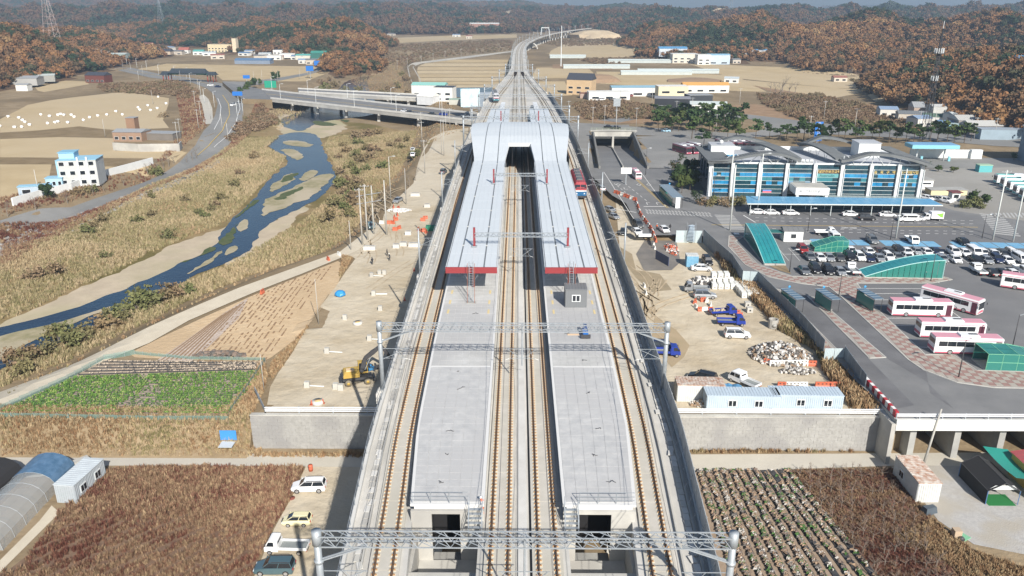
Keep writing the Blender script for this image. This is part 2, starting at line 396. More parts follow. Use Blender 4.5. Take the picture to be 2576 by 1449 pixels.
sheet('river', [(742, 330), (712, 318), (700, 300), (760, 280), (800, 262), (840, 240), (855, 222), (868, 205), (905, 195), (928, 175), (940, 158), (962, 166), (950, 182), (920, 200), (930, 230), (948, 262), (960, 282), (930, 292), (850, 300), (790, 312), (765, 330)], m_water, .127, z=ZR, smooth=2, rag=1.1)
m_weed = mat('water_weed', (.045, .075, .02), .9, col2=(.09, .10, .04), scale=.6)
m_isle = mat('gravel_island', (.36, .31, .20), .95, col2=(.22, .20, .10), scale=.4, detail=6, col3=(.42, .36, .26), bump=.08)
for i, pl in enumerate([[(0, 846), (60, 832), (150, 812), (275, 770), (270, 780), (200, 806), (120, 842), (0, 914), (-80, 950), (-80, 880)],
           [(656, 549), (660, 520), (672, 500), (745, 470), (800, 440), (840, 437), (835, 450), (780, 500), (740, 512), (690, 532)],
           [(677, 472), (700, 455), (730, 436), (742, 438), (738, 455), (705, 475), (680, 487)], [(755, 455), (762, 437), (785, 427), (802, 431), (795, 442), (770, 456)],
           [(704, 375), (745, 378), (765, 392), (755, 402), (745, 404), (720, 390)], [(700, 358), (740, 352), (784, 362), (780, 372), (735, 368)],
           [(597, 580), (600, 570), (612, 552), (625, 555), (622, 570), (605, 586)], [(465, 690), (520, 655), (555, 630), (560, 640), (520, 668), (475, 692)], [(560, 640), (590, 618), (598, 622), (580, 640), (566, 646)]]):
    sheet('gravel_island', pl, m_isle, .16, z=ZR, smooth=1, rag=1.3)
for pl in [[(556, 622), (575, 610), (590, 590), (600, 560), (590, 570), (572, 590), (560, 605)], [(456, 662), (500, 643), (540, 618), (530, 636), (470, 660)], [(650, 500), (640, 515), (600, 545), (590, 552), (620, 522)],
           [(700, 455), (745, 434), (752, 440), (712, 462)], [(690, 500), (760, 468), (764, 476), (700, 506)], [(780, 304), (820, 306), (850, 316), (800, 318)], [(850, 300), (880, 303), (872, 310)]]:
    sheet('water_weed', pl, m_weed, .165, z=ZR, smooth=1, rag=1.6, kind='stuff', label='dark green weed along the edge of the river', cat='weed')

# ---------------------------------------------------------------- fields, paths and roads of the left bank
FN = [0]
def fld(nm, pts, m, off=.05, **k): FN[0] += 1; return sheet(nm, pts, m, off + FN[0] * .0015, pz=5.5, **k)
fld('rice_field', [(0, 300), (40, 280), (70, 264), (130, 252), (175, 246), (312, 231), (425, 247), (424, 262), (410, 302), (425, 322), (300, 328), (200, 320), (100, 328), (0, 334)], m_rice)
fld('ploughed_field', [(0, 334), (100, 328), (200, 318), (300, 330), (300, 346), (150, 345), (0, 350)], m_rice_dark, .07)
fld('rice_field', [(0, 350), (150, 345), (285, 348), (290, 380), (470, 380), (440, 400), (300, 398), (0, 396)], m_rice)
fld('ploughed_field', [(0, 396), (300, 400), (420, 404), (380, 414), (290, 420), (130, 414), (0, 414)], m_rice_dark, .07)
fld('rice_field', [(0, 414), (130, 414), (125, 440), (120, 465), (60, 480), (40, 500), (0, 512)], m_rice, .06)
fld('rice_field', [(250, 420), (380, 415), (370, 425), (290, 435), (262, 440)], m_rice, .06)
fld('rice_field', [(85, 216), (140, 202), (215, 205), (225, 212), (110, 232), (95, 228)], m_rice)
fld('rice_field', [(340, 175), (420, 160), (620, 165), (830, 168), (820, 185), (770, 205), (700, 205), (560, 202), (540, 185)], m_rice)
fld('rice_field', [(640, 172), (830, 170), (815, 188), (790, 196), (730, 200), (644, 196)], m_rice, .09)
fld('rice_field', [(895, 100), (1000, 95), (1300, 84), (1300, 95), (1100, 103), (930, 112)], m_rice)
for i in range(8):
    a, b = 150 + i * 9.2, 150 + (i + 1) * 9.2; k = lambda y_: 1052 + (y_ - 195) * .15 + max(0, (170 - y_)) * 2.2
    fld('rice_field', [(k(a), a), (1290 - (a - 150) * .35, a), (1290 - (b - 150) * .35, b - 1.2), (k(b), b - 1.2)], [m_rice, mat('rice_stubble_pale', (.53, .43, .27), .95, col2=(.45, .35, .21), scale=.2, detail=6, bump=.1)][i % 2])
fld('pond', [(1140, 221), (1240, 220), (1235, 240), (1150, 246)], m_water, .12)
for pl in [[(1350, 170), (1480, 172), (1500, 190), (1340, 190)], [(1500, 180), (1660, 182), (1850, 190), (1930, 232), (1660, 222), (1505, 210)], [(1340, 185), (1500, 186), (1505, 196), (1340, 198)], [(1420, 110), (1670, 110), (1690, 122), (1500, 140), (1380, 140), (1385, 128)],
           [(1370, 134), (1500, 128), (1640, 130), (1690, 142), (1500, 146)], [(1730, 160), (2000, 170), (2165, 192), (2200, 225), (2100, 222), (1840, 196)], [(1800, 195), (2100, 222), (2200, 228), (2080, 250), (1930, 222)], [(1345, 205), (1420, 205), (1440, 240), (1360, 245)],
           [(2330, 245), (2500, 240), (2576, 250), (2480, 262), (2380, 258)], [(2180, 243), (2280, 242), (2400, 262), (2300, 268), (2200, 258)]]:
    fld('rice_field', pl, m_rice)
for pl in [[(1390, 162), (1545, 165), (1540, 176), (1390, 172)], [(1890, 215), (2000, 232), (2190, 262), (2300, 300), (2160, 290), (2020, 255)], [(1440, 292), (1560, 280), (1700, 300), (1640, 312), (1500, 310)], [(1790, 270), (1900, 262), (2040, 290), (2060, 305), (1960, 305), (1870, 290)], [(2040, 250), (2150, 262), (2260, 300), (2330, 335), (2150, 330), (2110, 300)]]:
    fld('bare_field', pl, mat('bare_brown_field', (.24, .15, .085), .95, col2=(.32, .21, .12), scale=.2, detail=6, bump=.1, bscale=2), .05)
road_l = [(0, 556), (100, 524), (175, 506), (300, 457), (370, 432), (450, 398), (492, 364), (512, 330), (530, 312), (541, 290), (548, 262), (540, 240), (520, 222), (480, 207), (420, 200), (380, 196), (300, 178), (240, 158), (222, 150), (240, 148), (300, 164), (400, 186), (480, 196), (560, 210), (640, 224), (700, 228), (690, 245), (640, 238), (600, 236), (612, 262), (608, 300), (580, 340), (548, 372), (500, 402), (440, 424), (400, 442), (310, 476), (175, 526), (0, 576)]
fld('riverside_road', road_l, m_asph_old, .07, step=3)
fld('cycle_path', [(512, 238), (525, 250), (534, 272), (536, 300), (530, 312), (510, 314), (514, 290), (508, 262), (498, 243)], m_conc_road, .09)
fld('side_road', [(560, 215), (600, 222), (700, 204), (760, 192), (800, 182), (830, 165), (845, 152), (835, 150), (810, 166), (770, 184), (700, 196), (620, 206), (560, 205)], m_asph_old, .08)
sheet('farm_path', [(0, 988), (250, 887), (450, 790), (605, 724), (644, 710), (856, 634), (919, 586), (944, 560), (962, 566), (940, 596), (900, 632), (870, 645), (760, 690), (640, 737), (475, 808), (375, 865), (225, 926), (100, 985), (0, 1031)], m_path, .16, step=3)
fld('farm_path', [(1024, 166), (1040, 158), (1170, 142), (1290, 128), (1290, 131), (1180, 146), (1060, 160), (1040, 168), (1058, 200), (1060, 218), (1042, 218), (1030, 190)], m_conc_road, .1)
m_till = mat('tilled_tan_soil', (.56, .43, .28), .95, col2=(.50, .37, .23), scale=.5, detail=6, col3=(.47, .35, .22), bump=.15, bscale=1.3, spec=.1)
sheet('tilled_plot', [(325, 890), (400, 852), (510, 800), (640, 742), (760, 694), (850, 657), (862, 665), (850, 722), (770, 826), (682, 900), (660, 910), (480, 906), (340, 900)], m_till, .06)
sheet('vegetable_plot', [(262, 906), (480, 910), (668, 912), (650, 940), (630, 975), (578, 1052), (400, 1050), (200, 1048), (0, 1042), (0, 1034), (170, 957)], mat('mulched_soil', (.33, .26, .19), .95, col2=(.42, .35, .27), scale=.7, detail=6, bump=.05, spec=.1), .08)
fld('construction_ground', [(1178, 322), (1120, 330), (1080, 350), (1062, 380), (1052, 410), (1040, 462), (1000, 500), (966, 540), (960, 566), (930, 600), (868, 640), (894, 652), (866, 690), (844, 724), (784, 800), (739, 884), (700, 940), (680, 975), (672, 1020), (960, 1022), (1010, 900), (1100, 650), (1170, 450)], m_lot, .06, step=3)
sheet('construction_ground', [(-12, WALLY), (-12, 130), (-22, 130), (-38, WALLY)], m_lot, .055, px=False)
sheet('concrete_lane', [(0, 1132), (120, 1128), (200, 1124), (350, 1140), (644, 1142), (919, 1144), (930, 1176), (700, 1174), (500, 1172), (270, 1172), (200, 1182), (100, 1200), (0, 1206)], m_conc_road, .05, z=0)
sheet('concrete_lane', [(1690, 1144), (2100, 1142), (2576, 1138), (2700, 1136), (2700, 1174), (2260, 1172), (1960, 1182), (1700, 1186)], m_conc_road, .05, z=0)
sheet('parking_ground', [(770, 1172), (800, 1160), (1000, 1160), (960, 1500), (600, 1500), (640, 1449), (690, 1330), (740, 1240)], m_lot, .03, z=0)
sheet('gravel_yard', [(2240, 1174), (2700, 1168), (2700, 1420), (2450, 1370), (2360, 1310), (2300, 1230)], mat('grey_gravel', (.36, .35, .34), .95, col2=(.44, .43, .41), scale=1.5, detail=8, col3=(.38, .35, .30), bump=.05, bscale=6), .04, z=0)
sheet('farm_track', [(130, 1272), (100, 1310), (40, 1370), (0, 1410), (0, 1440), (50, 1390), (120, 1320), (150, 1290)], m_path, .04, z=0)
# ---------------------------------------------------------------- plants
def crown_mb(m, rx=3.2, rz=3.6, n=60, cl=7, leaf=.8, cz=4.2, seed=0, flat=False, shell=.55, core=True, coremat=None):
    """a crown of many small leaf clumps spread through an uneven volume"""
    r = random.Random(seed); mb = MB(); lobes = [(r.uniform(-.55, .55) * rx, r.uniform(-.55, .55) * rx, cz + r.uniform(-.5, .55) * rz, r.uniform(.45, .75)) for _ in range(7)]
    for i in range(n):
        lx, ly, lz, lr = lobes[r.randrange(7)]
        t = r.uniform(0, 6.283); u = r.uniform(-1, 1); q = math.sqrt(1 - u * u); k = r.uniform(shell, 1)
        c = Vector((lx + q * math.cos(t) * lr * rx * k, ly + q * math.sin(t) * lr * rx * k, lz + u * lr * rz * k))
        for j in range(cl):
            d = Vector((r.gauss(0, 1), r.gauss(0, 1), r.gauss(0, 1))).normalized(); e = d.orthogonal().normalized(); f = d.cross(e); s_ = leaf * r.uniform(.5, 1.1)
            o = c + Vector((r.gauss(0, .5), r.gauss(0, .5), r.gauss(0, .35))) * leaf
            mb.add([o - e * s_ * .6, o - f * s_ * .5, o + e * s_ * .6, o + f * s_ * .55 + d * s_ * .2], [(0, 1, 2, 3)], m)
    if core:
        for lx, ly, lz, lr in lobes:
            blob(mb, (lx, ly, lz), lr * rx * .72, lr * rz * .72, coremat or m, r)
    return mb
def blob(mb, c, rx, rz, m, r, nu=7, nv=4):
    rings = []
    for i in range(nv + 1):
        p = -math.pi / 2 + math.pi * i / nv; rr = max(.02, math.cos(p))
        rings.append([(c[0] + math.cos(2 * math.pi * j / nu) * rr * rx * r.uniform(.8, 1.15), c[1] + math.sin(2 * math.pi * j / nu) * rr * rx * r.uniform(.8, 1.15), c[2] + math.sin(p) * rz) for j in range(nu)])
    mb.loft(rings, m)
BR = [(.055, .055, .028), (.085, .07, .035), (.15, .075, .03), (.20, .10, .035), (.17, .085, .04), (.115, .075, .045), (.22, .125, .05)]
m_aut = ramp_mat('autumn_leaves', [(.025, .04, .022), (.03, .048, .025), (.045, .05, .028), (.12, .074, .042), (.19, .098, .045), (.145, .088, .05), (.22, .12, .052), (.23, .15, .075)], .008, objrand=.6)
m_mix = ramp_mat('far_wood_leaves', [(.022, .036, .024), (.03, .045, .028), (.03, .045, .028), (.085, .055, .036), (.115, .066, .038), (.095, .066, .045), (.035, .05, .03)], .006, objrand=.55)
m_pine = ramp_mat('pine_needles', [(.025, .045, .018), (.035, .06, .024), (.05, .075, .025), (.07, .09, .03)], .05, objrand=.7)
m_bark = mat('bark', (.10, .075, .055), .95)
m_barkg = mat('grey_bark', (.20, .17, .14), .95)
m_twig = mat('bare_twigs', (.16, .12, .095), .95, col2=(.22, .17, .14), scale=1.)
leafy = [proto('autumn tree model', crown_mb(m_aut, 3.4, 3.4, 46, 6, 1.25, 4.6, sd)) for sd in range(4)]
fr = random.Random(3)
def farblob(sd, m):
    mb = MB(); r = random.Random(sd)
    for k in range(5): blob(mb, (r.uniform(-2, 2), r.uniform(-2, 2), 4 + r.uniform(-1.2, 2)), r.uniform(1.9, 3), r.uniform(2.2, 3.2), m, r, 6, 4)
    return mb
farm_ = [proto('far tree model', farblob(sd + 10, m_mix)) for sd in range(3)]
mid_ = [proto('mid tree model', crown_mb(m_mix, 3.4, 3.4, 26, 4, 1.7, 4.6, sd + 30)) for sd in range(3)]
def forest(y0, y1, sp, scale, protos, nm, label, thr=1.1):
    gy = np.arange(y0, y1, sp); X = []; Y = []
    for yy in gy:
        hw = yy * .70 + 30; gx = np.arange(-hw, hw, sp); X.append(gx + nrs.uniform(-.5, .5, len(gx)) * sp); Y.append(yy + nrs.uniform(-.5, .5, len(gx)) * sp)
    X = np.concatenate(X); Y = np.concatenate(Y)
    hz_ = hillz(X, Y); k = hz_ > thr
    for sx, sy, rx, ry in CLEAR: k &= ((X - sx) / rx) ** 2 + ((Y - sy) / ry) ** 2 > 1
    X, Y = X[k], Y[k]; Z = h(X, Y) - .5 * scale
    s_ = scale * nrs.uniform(.7, 1.35, len(X))
    instancer(nm, np.column_stack([X, Y, Z]), protos, s_, label, 'forest')
    return len(X)
CLEAR = []
for px, Yd, rx, ry in [(1268, 2330, 24, 60), (1640, 1800, 38, 30), (1675, 1850, 22, 40), (1815, 1880, 40, 30), (940, 1800, 22, 40), (1130, 2200, 26, 40), (1560, 2080, 60, 60)]: CLEAR.append(((px - 1304) * (Yd * .942 + 18) / FPX, Yd, rx, ry))
n1 = forest(330, 1500, 5.5, .86, leafy, 'autumn_forest', 'dense autumn wood of rust brown and dark green crowns on the near hills')
n2 = forest(1500, 2750, 9.5, 1.45, mid_, 'mixed_forest', 'mixed brown and green wood covering the middle hills')
n3 = forest(2750, 4600, 13, 1.9, farm_, 'far_forest', 'hazy wood on the far hills behind the tunnel', 6)
print('forest', n1, n2, n3)
def mountains():
    n4 = forest(4600, 6900, 25, 2.6, farm_, 'mountain_forest', 'blue hazy wood on the mountains at the horizon', 12)
    print(n4)
mountains()
# ---------------------------------------------------------------- railway viaduct
ZD, ZRAIL, ZPL = 17.5, 18.0, 19.1
def ip(tab): 
    a = np.array(tab, float)
    return lambda Y: float(np.interp(Y, a[:, 0], a[:, 1]))
CEN = ip([(0, .55), (625, .55), (760, .6), (847, 1.2), (940, 3.4), (1030, 8), (1152, 20), (1250, 33), (1363, 53), (1460, 75), (1560, 102), (1640, 128), (1726, 160), (1850, 205), (1970, 246)])
TR = [ip([(30, -9.6), (53, -11), (76, -12.4), (100, -12.95), (122, -13.2), (187, -14), (250, -14), (300, -13.5), (350, -12.4), (392, -11), (430, -9.0), (470, -6.4), (510, -4.2), (545, -2.6), (580, -1.6)]),
      lambda Y: CEN(Y) - 2.05, lambda Y: CEN(Y) + 2.05,
      ip([(30, 10.5), (53, 11.9), (76, 13.3), (100, 13.9), (122, 14.2), (187, 15.), (250, 15.2), (300, 14.7), (350, 13.4), (392, 11.9), (430, 10), (470, 7.5), (510, 5.4), (545, 3.7), (580, 2.7)])]
DL = ip([(0, -11), (30, -13), (53, -14.6), (76, -16), (122, -16.8), (187, -17.4), (266, -18), (330, -17), (400, -15.8), (470, -12), (540, -7.5), (600, -5.5), (3000, -5.5)])
DR = ip([(0, 12), (30, 14.4), (53, 16.2), (76, 17.7), (122, 18.6), (187, 19.2), (266, 19.6), (330, 19), (400, 17), (470, 12.8), (540, 8.6), (600, 6.6), (3000, 6.6)])
def EL(Y): return DL(Y) if Y < 600 else CEN(Y) - 6
def ER(Y): return DR(Y) if Y < 600 else CEN(Y) + 6
PLL = (ip([(61.7, -9.75), (76, -10.85), (100, -11.35), (122, -11.55), (205, -12.2), (300, -12)]), ip([(61.7, -3.0), (122, -3.2), (300, -3.3)]))
PLR = (ip([(61.7, 4.17), (122, 4.2), (300, 4.3)]), ip([(61.7, 10.87), (76, 12), (100, 12.45), (122, 12.6), (205, 13.2), (300, 13)]))
m_deck = mat('viaduct_concrete', (.50, .485, .45), .85, col2=(.58, .565, .53), scale=.5, detail=8, col3=(.43, .42, .39), spec=.3)
m_slab = mat('track_slab_concrete', (.46, .44, .39), .85, col2=(.53, .505, .455), scale=.6, detail=8, col3=(.45, .43, .37), spec=.3)
m_rust = mat('rusty_rail_steel', (.10, .055, .03), .8, col2=(.15, .085, .045), scale=3)
m_clip = mat('rusty_rail_clip', (.36, .20, .09), .8)
m_seat = mat('pale_rail_seat', (.60, .54, .42), .8)
m_steel = mat('galvanised_steel', (.31, .345, .37), .5, metal=.3, col2=(.38, .41, .44), scale=2)
m_dark = mat('opening_shade_black', (.012, .012, .014), .9)  # black paint stands for the shade inside openings and gaps
m_pltop = mat('platform_slab_grey', (.40, .405, .41), .8, col2=(.50, .50, .495), scale=.8, detail=10, col3=(.44, .44, .44), spec=.3)
m_pltop2 = mat('platform_base_grey', (.42, .42, .41), .85, col2=(.53, .53, .52), scale=.35, detail=8, col3=(.40, .40, .40), spec=.3)
m_pledge = mat('platform_edge_concrete', (.62, .62, .61), .8)
def strip(mb, a, b, ys_, z0, z1, m, za=None):
    rings = []
    for Y in ys_:
        l, r = a(Y), b(Y); rings.append([(l, Y, z0), (r, Y, z0), (r, Y, z1), (l, Y, z1)])
    mb.loft(rings, m)
def rng(a, b, s): return list(np.arange(a, b, s)) + [b]
mb = MB()
strip(mb, EL, ER, rng(67, 1970, 8), ZD - 1.3, ZD, m_deck)
strip(mb, EL, lambda Y: TR[0](Y) + 1.9, rng(20, 67, 6), ZD - 1.3, ZD, m_deck)
strip(mb, lambda Y: TR[1](Y) - 1.9, lambda Y: TR[2](Y) + 1.9, rng(20, 67, 6), ZD - 1.3, ZD, m_deck)
strip(mb, lambda Y: TR[3](Y) - 1.9, ER, rng(20, 67, 6), ZD - 1.3, ZD, m_deck)
tag(mb.build('railway_viaduct'), kind='structure')
mb = MB()
for Y in rng(30, 1960, 25):
    for k in ([-.75, -.25, .25, .75] if Y < 480 else [0]):
        c = (EL(Y) + ER(Y)) / 2; w_ = (ER(Y) - EL(Y)) / 2
        if (62 < Y < 101) or Y > 101 or True:
            x = c + k * w_ * .85; g = hh(x, Y) - 1
            if g < 14: mb.box((x, Y, (g + ZD - 2.2) / 2), (1.8, 1.6, ZD - 2.2 - g), m_conc, top=1)
    mb.box(((EL(Y) + ER(Y)) / 2, Y, ZD - 1.75), ((ER(Y) - EL(Y)) * .86, 2.0, .88), m_conc)
tag(mb.build('viaduct_piers'), kind='structure')
# inside the openings at the near end: low concrete floors and walls
mb = MB()
for a, b, s_ in ((-9.1, -3.45, 1), (4.55, 10.0, -1)):
    mb.box(((a + b) / 2, 45, 12.2), (b - a, 33, .5), m_conc)
    mb.box((a - .2 if s_ > 0 else b + .2, 45, 14), (.35, 33, 3.9), m_conc); mb.box((b + .2 if s_ > 0 else a - .2, 45, 14), (.35, 33, 3.9), m_conc)
    x0, x1 = (-7.8, -5.2) if s_ > 0 else (5.4, 8.6)
    # end wall round the opening, recess behind painted black as its shade
    yy = 61.55
    e0, e1 = (-9.7, -3.05) if s_ > 0 else (4.2, 10.8)
    mb.box(((e0 + x0) / 2, yy, 15.3), (x0 - e0, .3, 6.6), m_conc); mb.box(((x1 + e1) / 2, yy, 15.3), (e1 - x1, .3, 6.6), m_conc)
    mb.box(((x0 + x1) / 2, yy, 18.42), (x1 - x0, .298, .36), m_conc)
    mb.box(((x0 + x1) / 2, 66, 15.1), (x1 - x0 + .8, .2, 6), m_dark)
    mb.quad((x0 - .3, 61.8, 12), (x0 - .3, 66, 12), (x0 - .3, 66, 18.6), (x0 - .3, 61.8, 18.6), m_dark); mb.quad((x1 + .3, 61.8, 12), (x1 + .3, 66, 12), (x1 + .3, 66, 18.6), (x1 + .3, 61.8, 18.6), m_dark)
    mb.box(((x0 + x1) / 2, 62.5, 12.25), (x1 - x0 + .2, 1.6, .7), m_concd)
    # sloping apron below
    mb.add([(a, 61.4, 13.2), (b, 61.4, 13.2), (b, 55, 12.5), (a, 55, 12.5)], [(0, 3, 2, 1)], m_conc)
    mb.box(((a + b) / 2 + .6, 54.6, 13.0), (1.6, .8, 1.4), m_conc)
tag(mb.build('stairwell_shaft'), kind='structure')

# platforms with their slabs
def platform(nm, E, label):
    rt = root(nm, label, 'platform', (0, 61.7, 0))
    def X(f): return lambda Y: f(Y)
    mb = MB(); rings = []
    for Y in rng(61.7, 313, 6):
        l, r = E[0](Y), E[1](Y); zb = ZD - 1.2 if Y > 66 else ZPL - .6; rings.append([(l + .35, Y - 61.7, zb), (r - .35, Y - 61.7, zb), (r - .35, Y - 61.7, ZPL - .25), (r, Y - 61.7, ZPL - .25), (r, Y - 61.7, ZPL - .03), (l, Y - 61.7, ZPL - .03), (l, Y - 61.7, ZPL - .25), (l + .35, Y - 61.7, ZPL - .25)])
    mb.loft(rings, m_pledge); mb.build('platform_body', rt)
    # slabs: 7 across, each a piece of its own up to the joint, joined beyond
    def slabs(y0, y1, st, nac, m, gap, single_):
        acc = MB()
        Y = y0; cnt = 0
        while Y < y1 - st * .5:
            for k in range(nac):
                a = lambda yy, q: (E[0](yy) + .3) + (E[1](yy) - E[0](yy) - .6) * q
                q0, q1 = k / nac, (k + 1) / nac; g = gap; zz = ZPL + rnd.uniform(0, .012)
                vs = [(a(Y, q0) + g, Y + g - 61.7, zz), (a(Y, q1) - g, Y + g - 61.7, zz), (a(Y + st, q1) - g, Y + st - g - 61.7, zz), (a(Y + st, q0) + g, Y + st - g - 61.7, zz)]
                vs += [(p[0], p[1], ZPL - .03) for p in vs]
                fs = [(0, 1, 2, 3), (0, 4, 5, 1), (1, 5, 6, 2), (2, 6, 7, 3), (3, 7, 4, 0)]
                if single_ and cnt < 300:
                    b = MB(); b.add(vs, fs, m); b.build('paving_slab', rt)
                else: acc.add(vs, fs, m)
                cnt += 1
            Y += st
        if acc.v: tag(acc.build('paving_slabs', rt), kind='stuff')
    slabs(62.1, 90.8, 1.2, 6, m_pltop, .014, True)
    slabs(91.2, 150, 1.5, 8, m_pltop2, .02, False)
    mb = MB(); mb.beam((E[0](91) + .3, 91 - 61.7, ZPL + .014), (E[1](91) - .3, 91 - 61.7, ZPL + .014), .3, .04, m_pledge); mb.build('joint_cover', rt)
    for sx in (0, 1):
        for Y in (110, 114, 118.5):
            e = E[sx](Y) + (1.15 if sx == 0 else -1.15); mb = MB(); mb.box((e, Y - 61.7, ZPL + .022), (.3, 1.6, .02), mat('pale_yellow_paint', (.62, .50, .26), .8)); mb.build('edge_marking', rt)
    return rt
platform('platform', PLL, 'bare concrete platform left of the two middle tracks, grey slabs, stair at its near end')
platform('platform', PLR, 'bare concrete platform right of the two middle tracks, carrying the small grey hut')

# tracks
def track(i, label, y0, y1, split=250):
    f = TR[i]; rt = root('railway_track', label, 'railway track', (0, 0, 0), 0, 'slab tracks of the new station')
    prot = None; Y = y0; acc = MB()
    while Y < y1:
        st = 4.9; Z = (ZD - .01, ZD + .22)
        if Y < split:
            b = MB(); a0, a1 = f(Y), f(Y + st)
            b.loft([[(a - 1.3, yy, Z[0]), (a + 1.3, yy, Z[0]), (a + 1.3, yy, Z[1]), (a - 1.3, yy, Z[1])] for a, yy in ((a0, Y), (a1, Y + st - .06))], m_slab); b.build('track_slab', rt)
            Y += st
        else:
            st = 20 if Y < 800 else 40; st = min(st, y1 - Y); a0, a1 = f(Y), f(Y + st)
            acc.loft([[(a - 1.3, yy, Z[0]), (a + 1.3, yy, Z[0]), (a + 1.3, yy, Z[1]), (a - 1.3, yy, Z[1])] for a, yy in ((a0, Y), (a1, Y + st))], m_slab, caps=False); Y += st
    tag(acc.build('track_slabs', rt), kind='stuff')
    for s_ in (-1, 1):
        b = MB(); rings = []
        for Y in rng(y0, min(y1, 600), 6) + (rng(620, y1, 25) if y1 > 640 else []):
            x = f(Y) + s_ * .7525; rings.append([(x - .075, Y, ZD + .24), (x + .075, Y, ZD + .24), (x + .04, Y, ZRAIL + .03), (x - .04, Y, ZRAIL + .03)])
        b.loft(rings, m_rust); b.build('rail', rt)
    b = MB(); Y = y0
    while Y < 300:
        x0 = f(Y)
        for s_ in (-1, 1):
            x = x0 + s_ * .7525
            b.box((x, Y, ZD + .235), (.62, .30, .05), m_seat)
            for q in (-.17, .17): b.box((x + q, Y, ZD + .30), (.15, .17, .12), m_clip, top=.6)
        Y += .625 if Y < 200 else 1.25
    tag(b.build('rail_clips', rt), kind='stuff')
track(0, 'outermost track on the left side of the viaduct, passing left of the left platform', 25, 575)
track(1, 'left one of the two middle tracks between the platforms, running on to the far tunnel', 25, 1965)
track(2, 'right one of the two middle tracks between the platforms, running on to the far tunnel', 25, 1965)
track(3, 'outermost track on the right side of the viaduct, passing right of the right platform', 25, 575)
# strip between the middle tracks, drains and troughs
mb = MB(); m_lite = mat('fresh_pale_concrete', (.60, .59, .56), .85, col2=(.50, .49, .46), scale=.25, detail=8)
strip(mb, lambda Y: CEN(Y) - .45, lambda Y: CEN(Y) + .35, rng(25, 600, 8), ZD, ZD + .16, m_lite)
tag(mb.build('middle_drain_cover'), kind='structure')
mb = MB()
for Y in rng(25, 330, 6)[:-1]:
    for a, wd, m in ((lambda Y: CEN(Y) + .62, .16, m_dark), (lambda Y: TR[1](Y) - 1.62, .1, m_concd), (lambda Y: TR[2](Y) + 1.60, .1, m_concd)):
        mb.beam((a(Y), Y, ZD + .015), (a(Y + 6), Y + 6, ZD + .015), wd, .05, m)
tag(mb.build('drain_channel'), kind='structure')
# walkway on both edges: kerb, trough lids, parapet
def edge(sgn, E, T):
    mb = MB(); a = lambda Y: E(Y) - sgn * .02; 
    def rel(d): return (lambda Y: E(Y) - sgn * d)
    mb2 = MB()
    lo, hi = (rel(0), rel(.3)) if sgn < 0 else (rel(.3), rel(0))
    strip(mb, lo, hi, rng(25, 600, 8), ZD, ZD + (.5 if sgn < 0 else .35), m_lite)
    lo, hi = (rel(.75), rel(.9)) if sgn < 0 else (rel(.9), rel(.75))
    tag(mb.build('viaduct_parapet'), kind='structure')
    mb = MB(); strip(mb, *((lambda Y: T(Y) - 2.0, lambda Y: T(Y) - 1.85) if sgn < 0 else (lambda Y: T(Y) + 1.85, lambda Y: T(Y) + 2.0)), rng(25, 560, 8), ZD, ZD + .32, m_conc)
    tag(mb.build('trough_kerb'), kind='structure')
    for Y in rng(28, 260, 1.0)[:-1]:
        x = E(Y) - sgn * 1.25 + rnd.uniform(-.03, .03)
        if rnd.random() < .16: mb2.box((x - sgn * rnd.uniform(.15, .35), Y, ZD + .18), (.5, .9, .07), m_lite, rz=rnd.uniform(-.3, .3)); continue
        mb2.box((x, Y, ZD + .12), (.55, .92, .08), m_lite if rnd.random() < .5 else m_conc, rz=rnd.uniform(-.05, .05))
    tag(mb2.build('trough_lids'), 'loose concrete trough lids laid in a row along the %s edge of the viaduct' % ('left' if sgn < 0 else 'right'), 'concrete lids', kind='stuff')
edge(-1, EL, TR[0]); edge(1, ER, TR[3])
# handrail on the left edge
def handrail(nm, pts, hgt, label, cat='railing', m=None, r=.03, rails=(1, .5), post=2.0, group=None):
    rt = root(nm, label, cat, pts[0], 0, group); o = Vector(pts[0]); m = m or m_steel; Q = [Vector(p) - o for p in pts]; k = 0
    for a, b in zip(Q, Q[1:]):
        n_ = max(1, int((b - a).length / post))
        for j in range(n_): 
            p = a.lerp(b, j / n_); MBp = MB(); MBp.bar(p, p + Vector((0, 0, hgt)), r * 1.2, m); MBp.build('post', rt)
    for t in rails:
        mb = MB()
        for a, b in zip(Q, Q[1:]): mb.bar(a + Vector((0, 0, hgt * t)), b + Vector((0, 0, hgt * t)), r, m)
        mb.build('rail', rt)
    return rt
handrail('handrail', [(EL(Y) + .1, Y, ZD + .5) for Y in rng(30, 330, 15)], 1.0, 'thin steel handrail along the left edge of the railway viaduct', post=3)
# screen fence of the right edge, panel by panel
m_screen = mat('grey_screen_panel', (.34, .36, .37), .6, col2=(.40, .42, .43), scale=.8)
rt = root('screen_fence', 'tall grey panelled fence along the right edge of the railway viaduct', 'fence', (0, 0, 0))
Y = 30.
while Y < 420:
    a, b = Vector((ER(Y) - .1, Y, ZD)), Vector((ER(Y + 2.6) - .1, Y + 2.6, ZD))
    mb = MB(); mb.beam(a + Vector((0, .06, 2.5)), b + Vector((0, -.06, 2.5)), .06, 2.3, m_screen)
    mb.build('panel', rt)
    mb = MB(); mb.bar(a, a + Vector((0, 0, 2.6)), .07, m_steel); 
    if Y < 160: mb.bar(a + Vector((-.05, 0, 1.8)), a + Vector((-.9, 0, 0)), .03, m_steel)
    mb.build('fence_post', rt); Y += 2.6
mb = MB()
for Y in rng(30, 420, 6)[:-1]: mb.beam((ER(Y) - .8, Y, ZD + .4), (ER(Y + 6) - .8, Y + 6, ZD + .4), .22, .4, m_concd)
mb.build('base_kerb', rt)

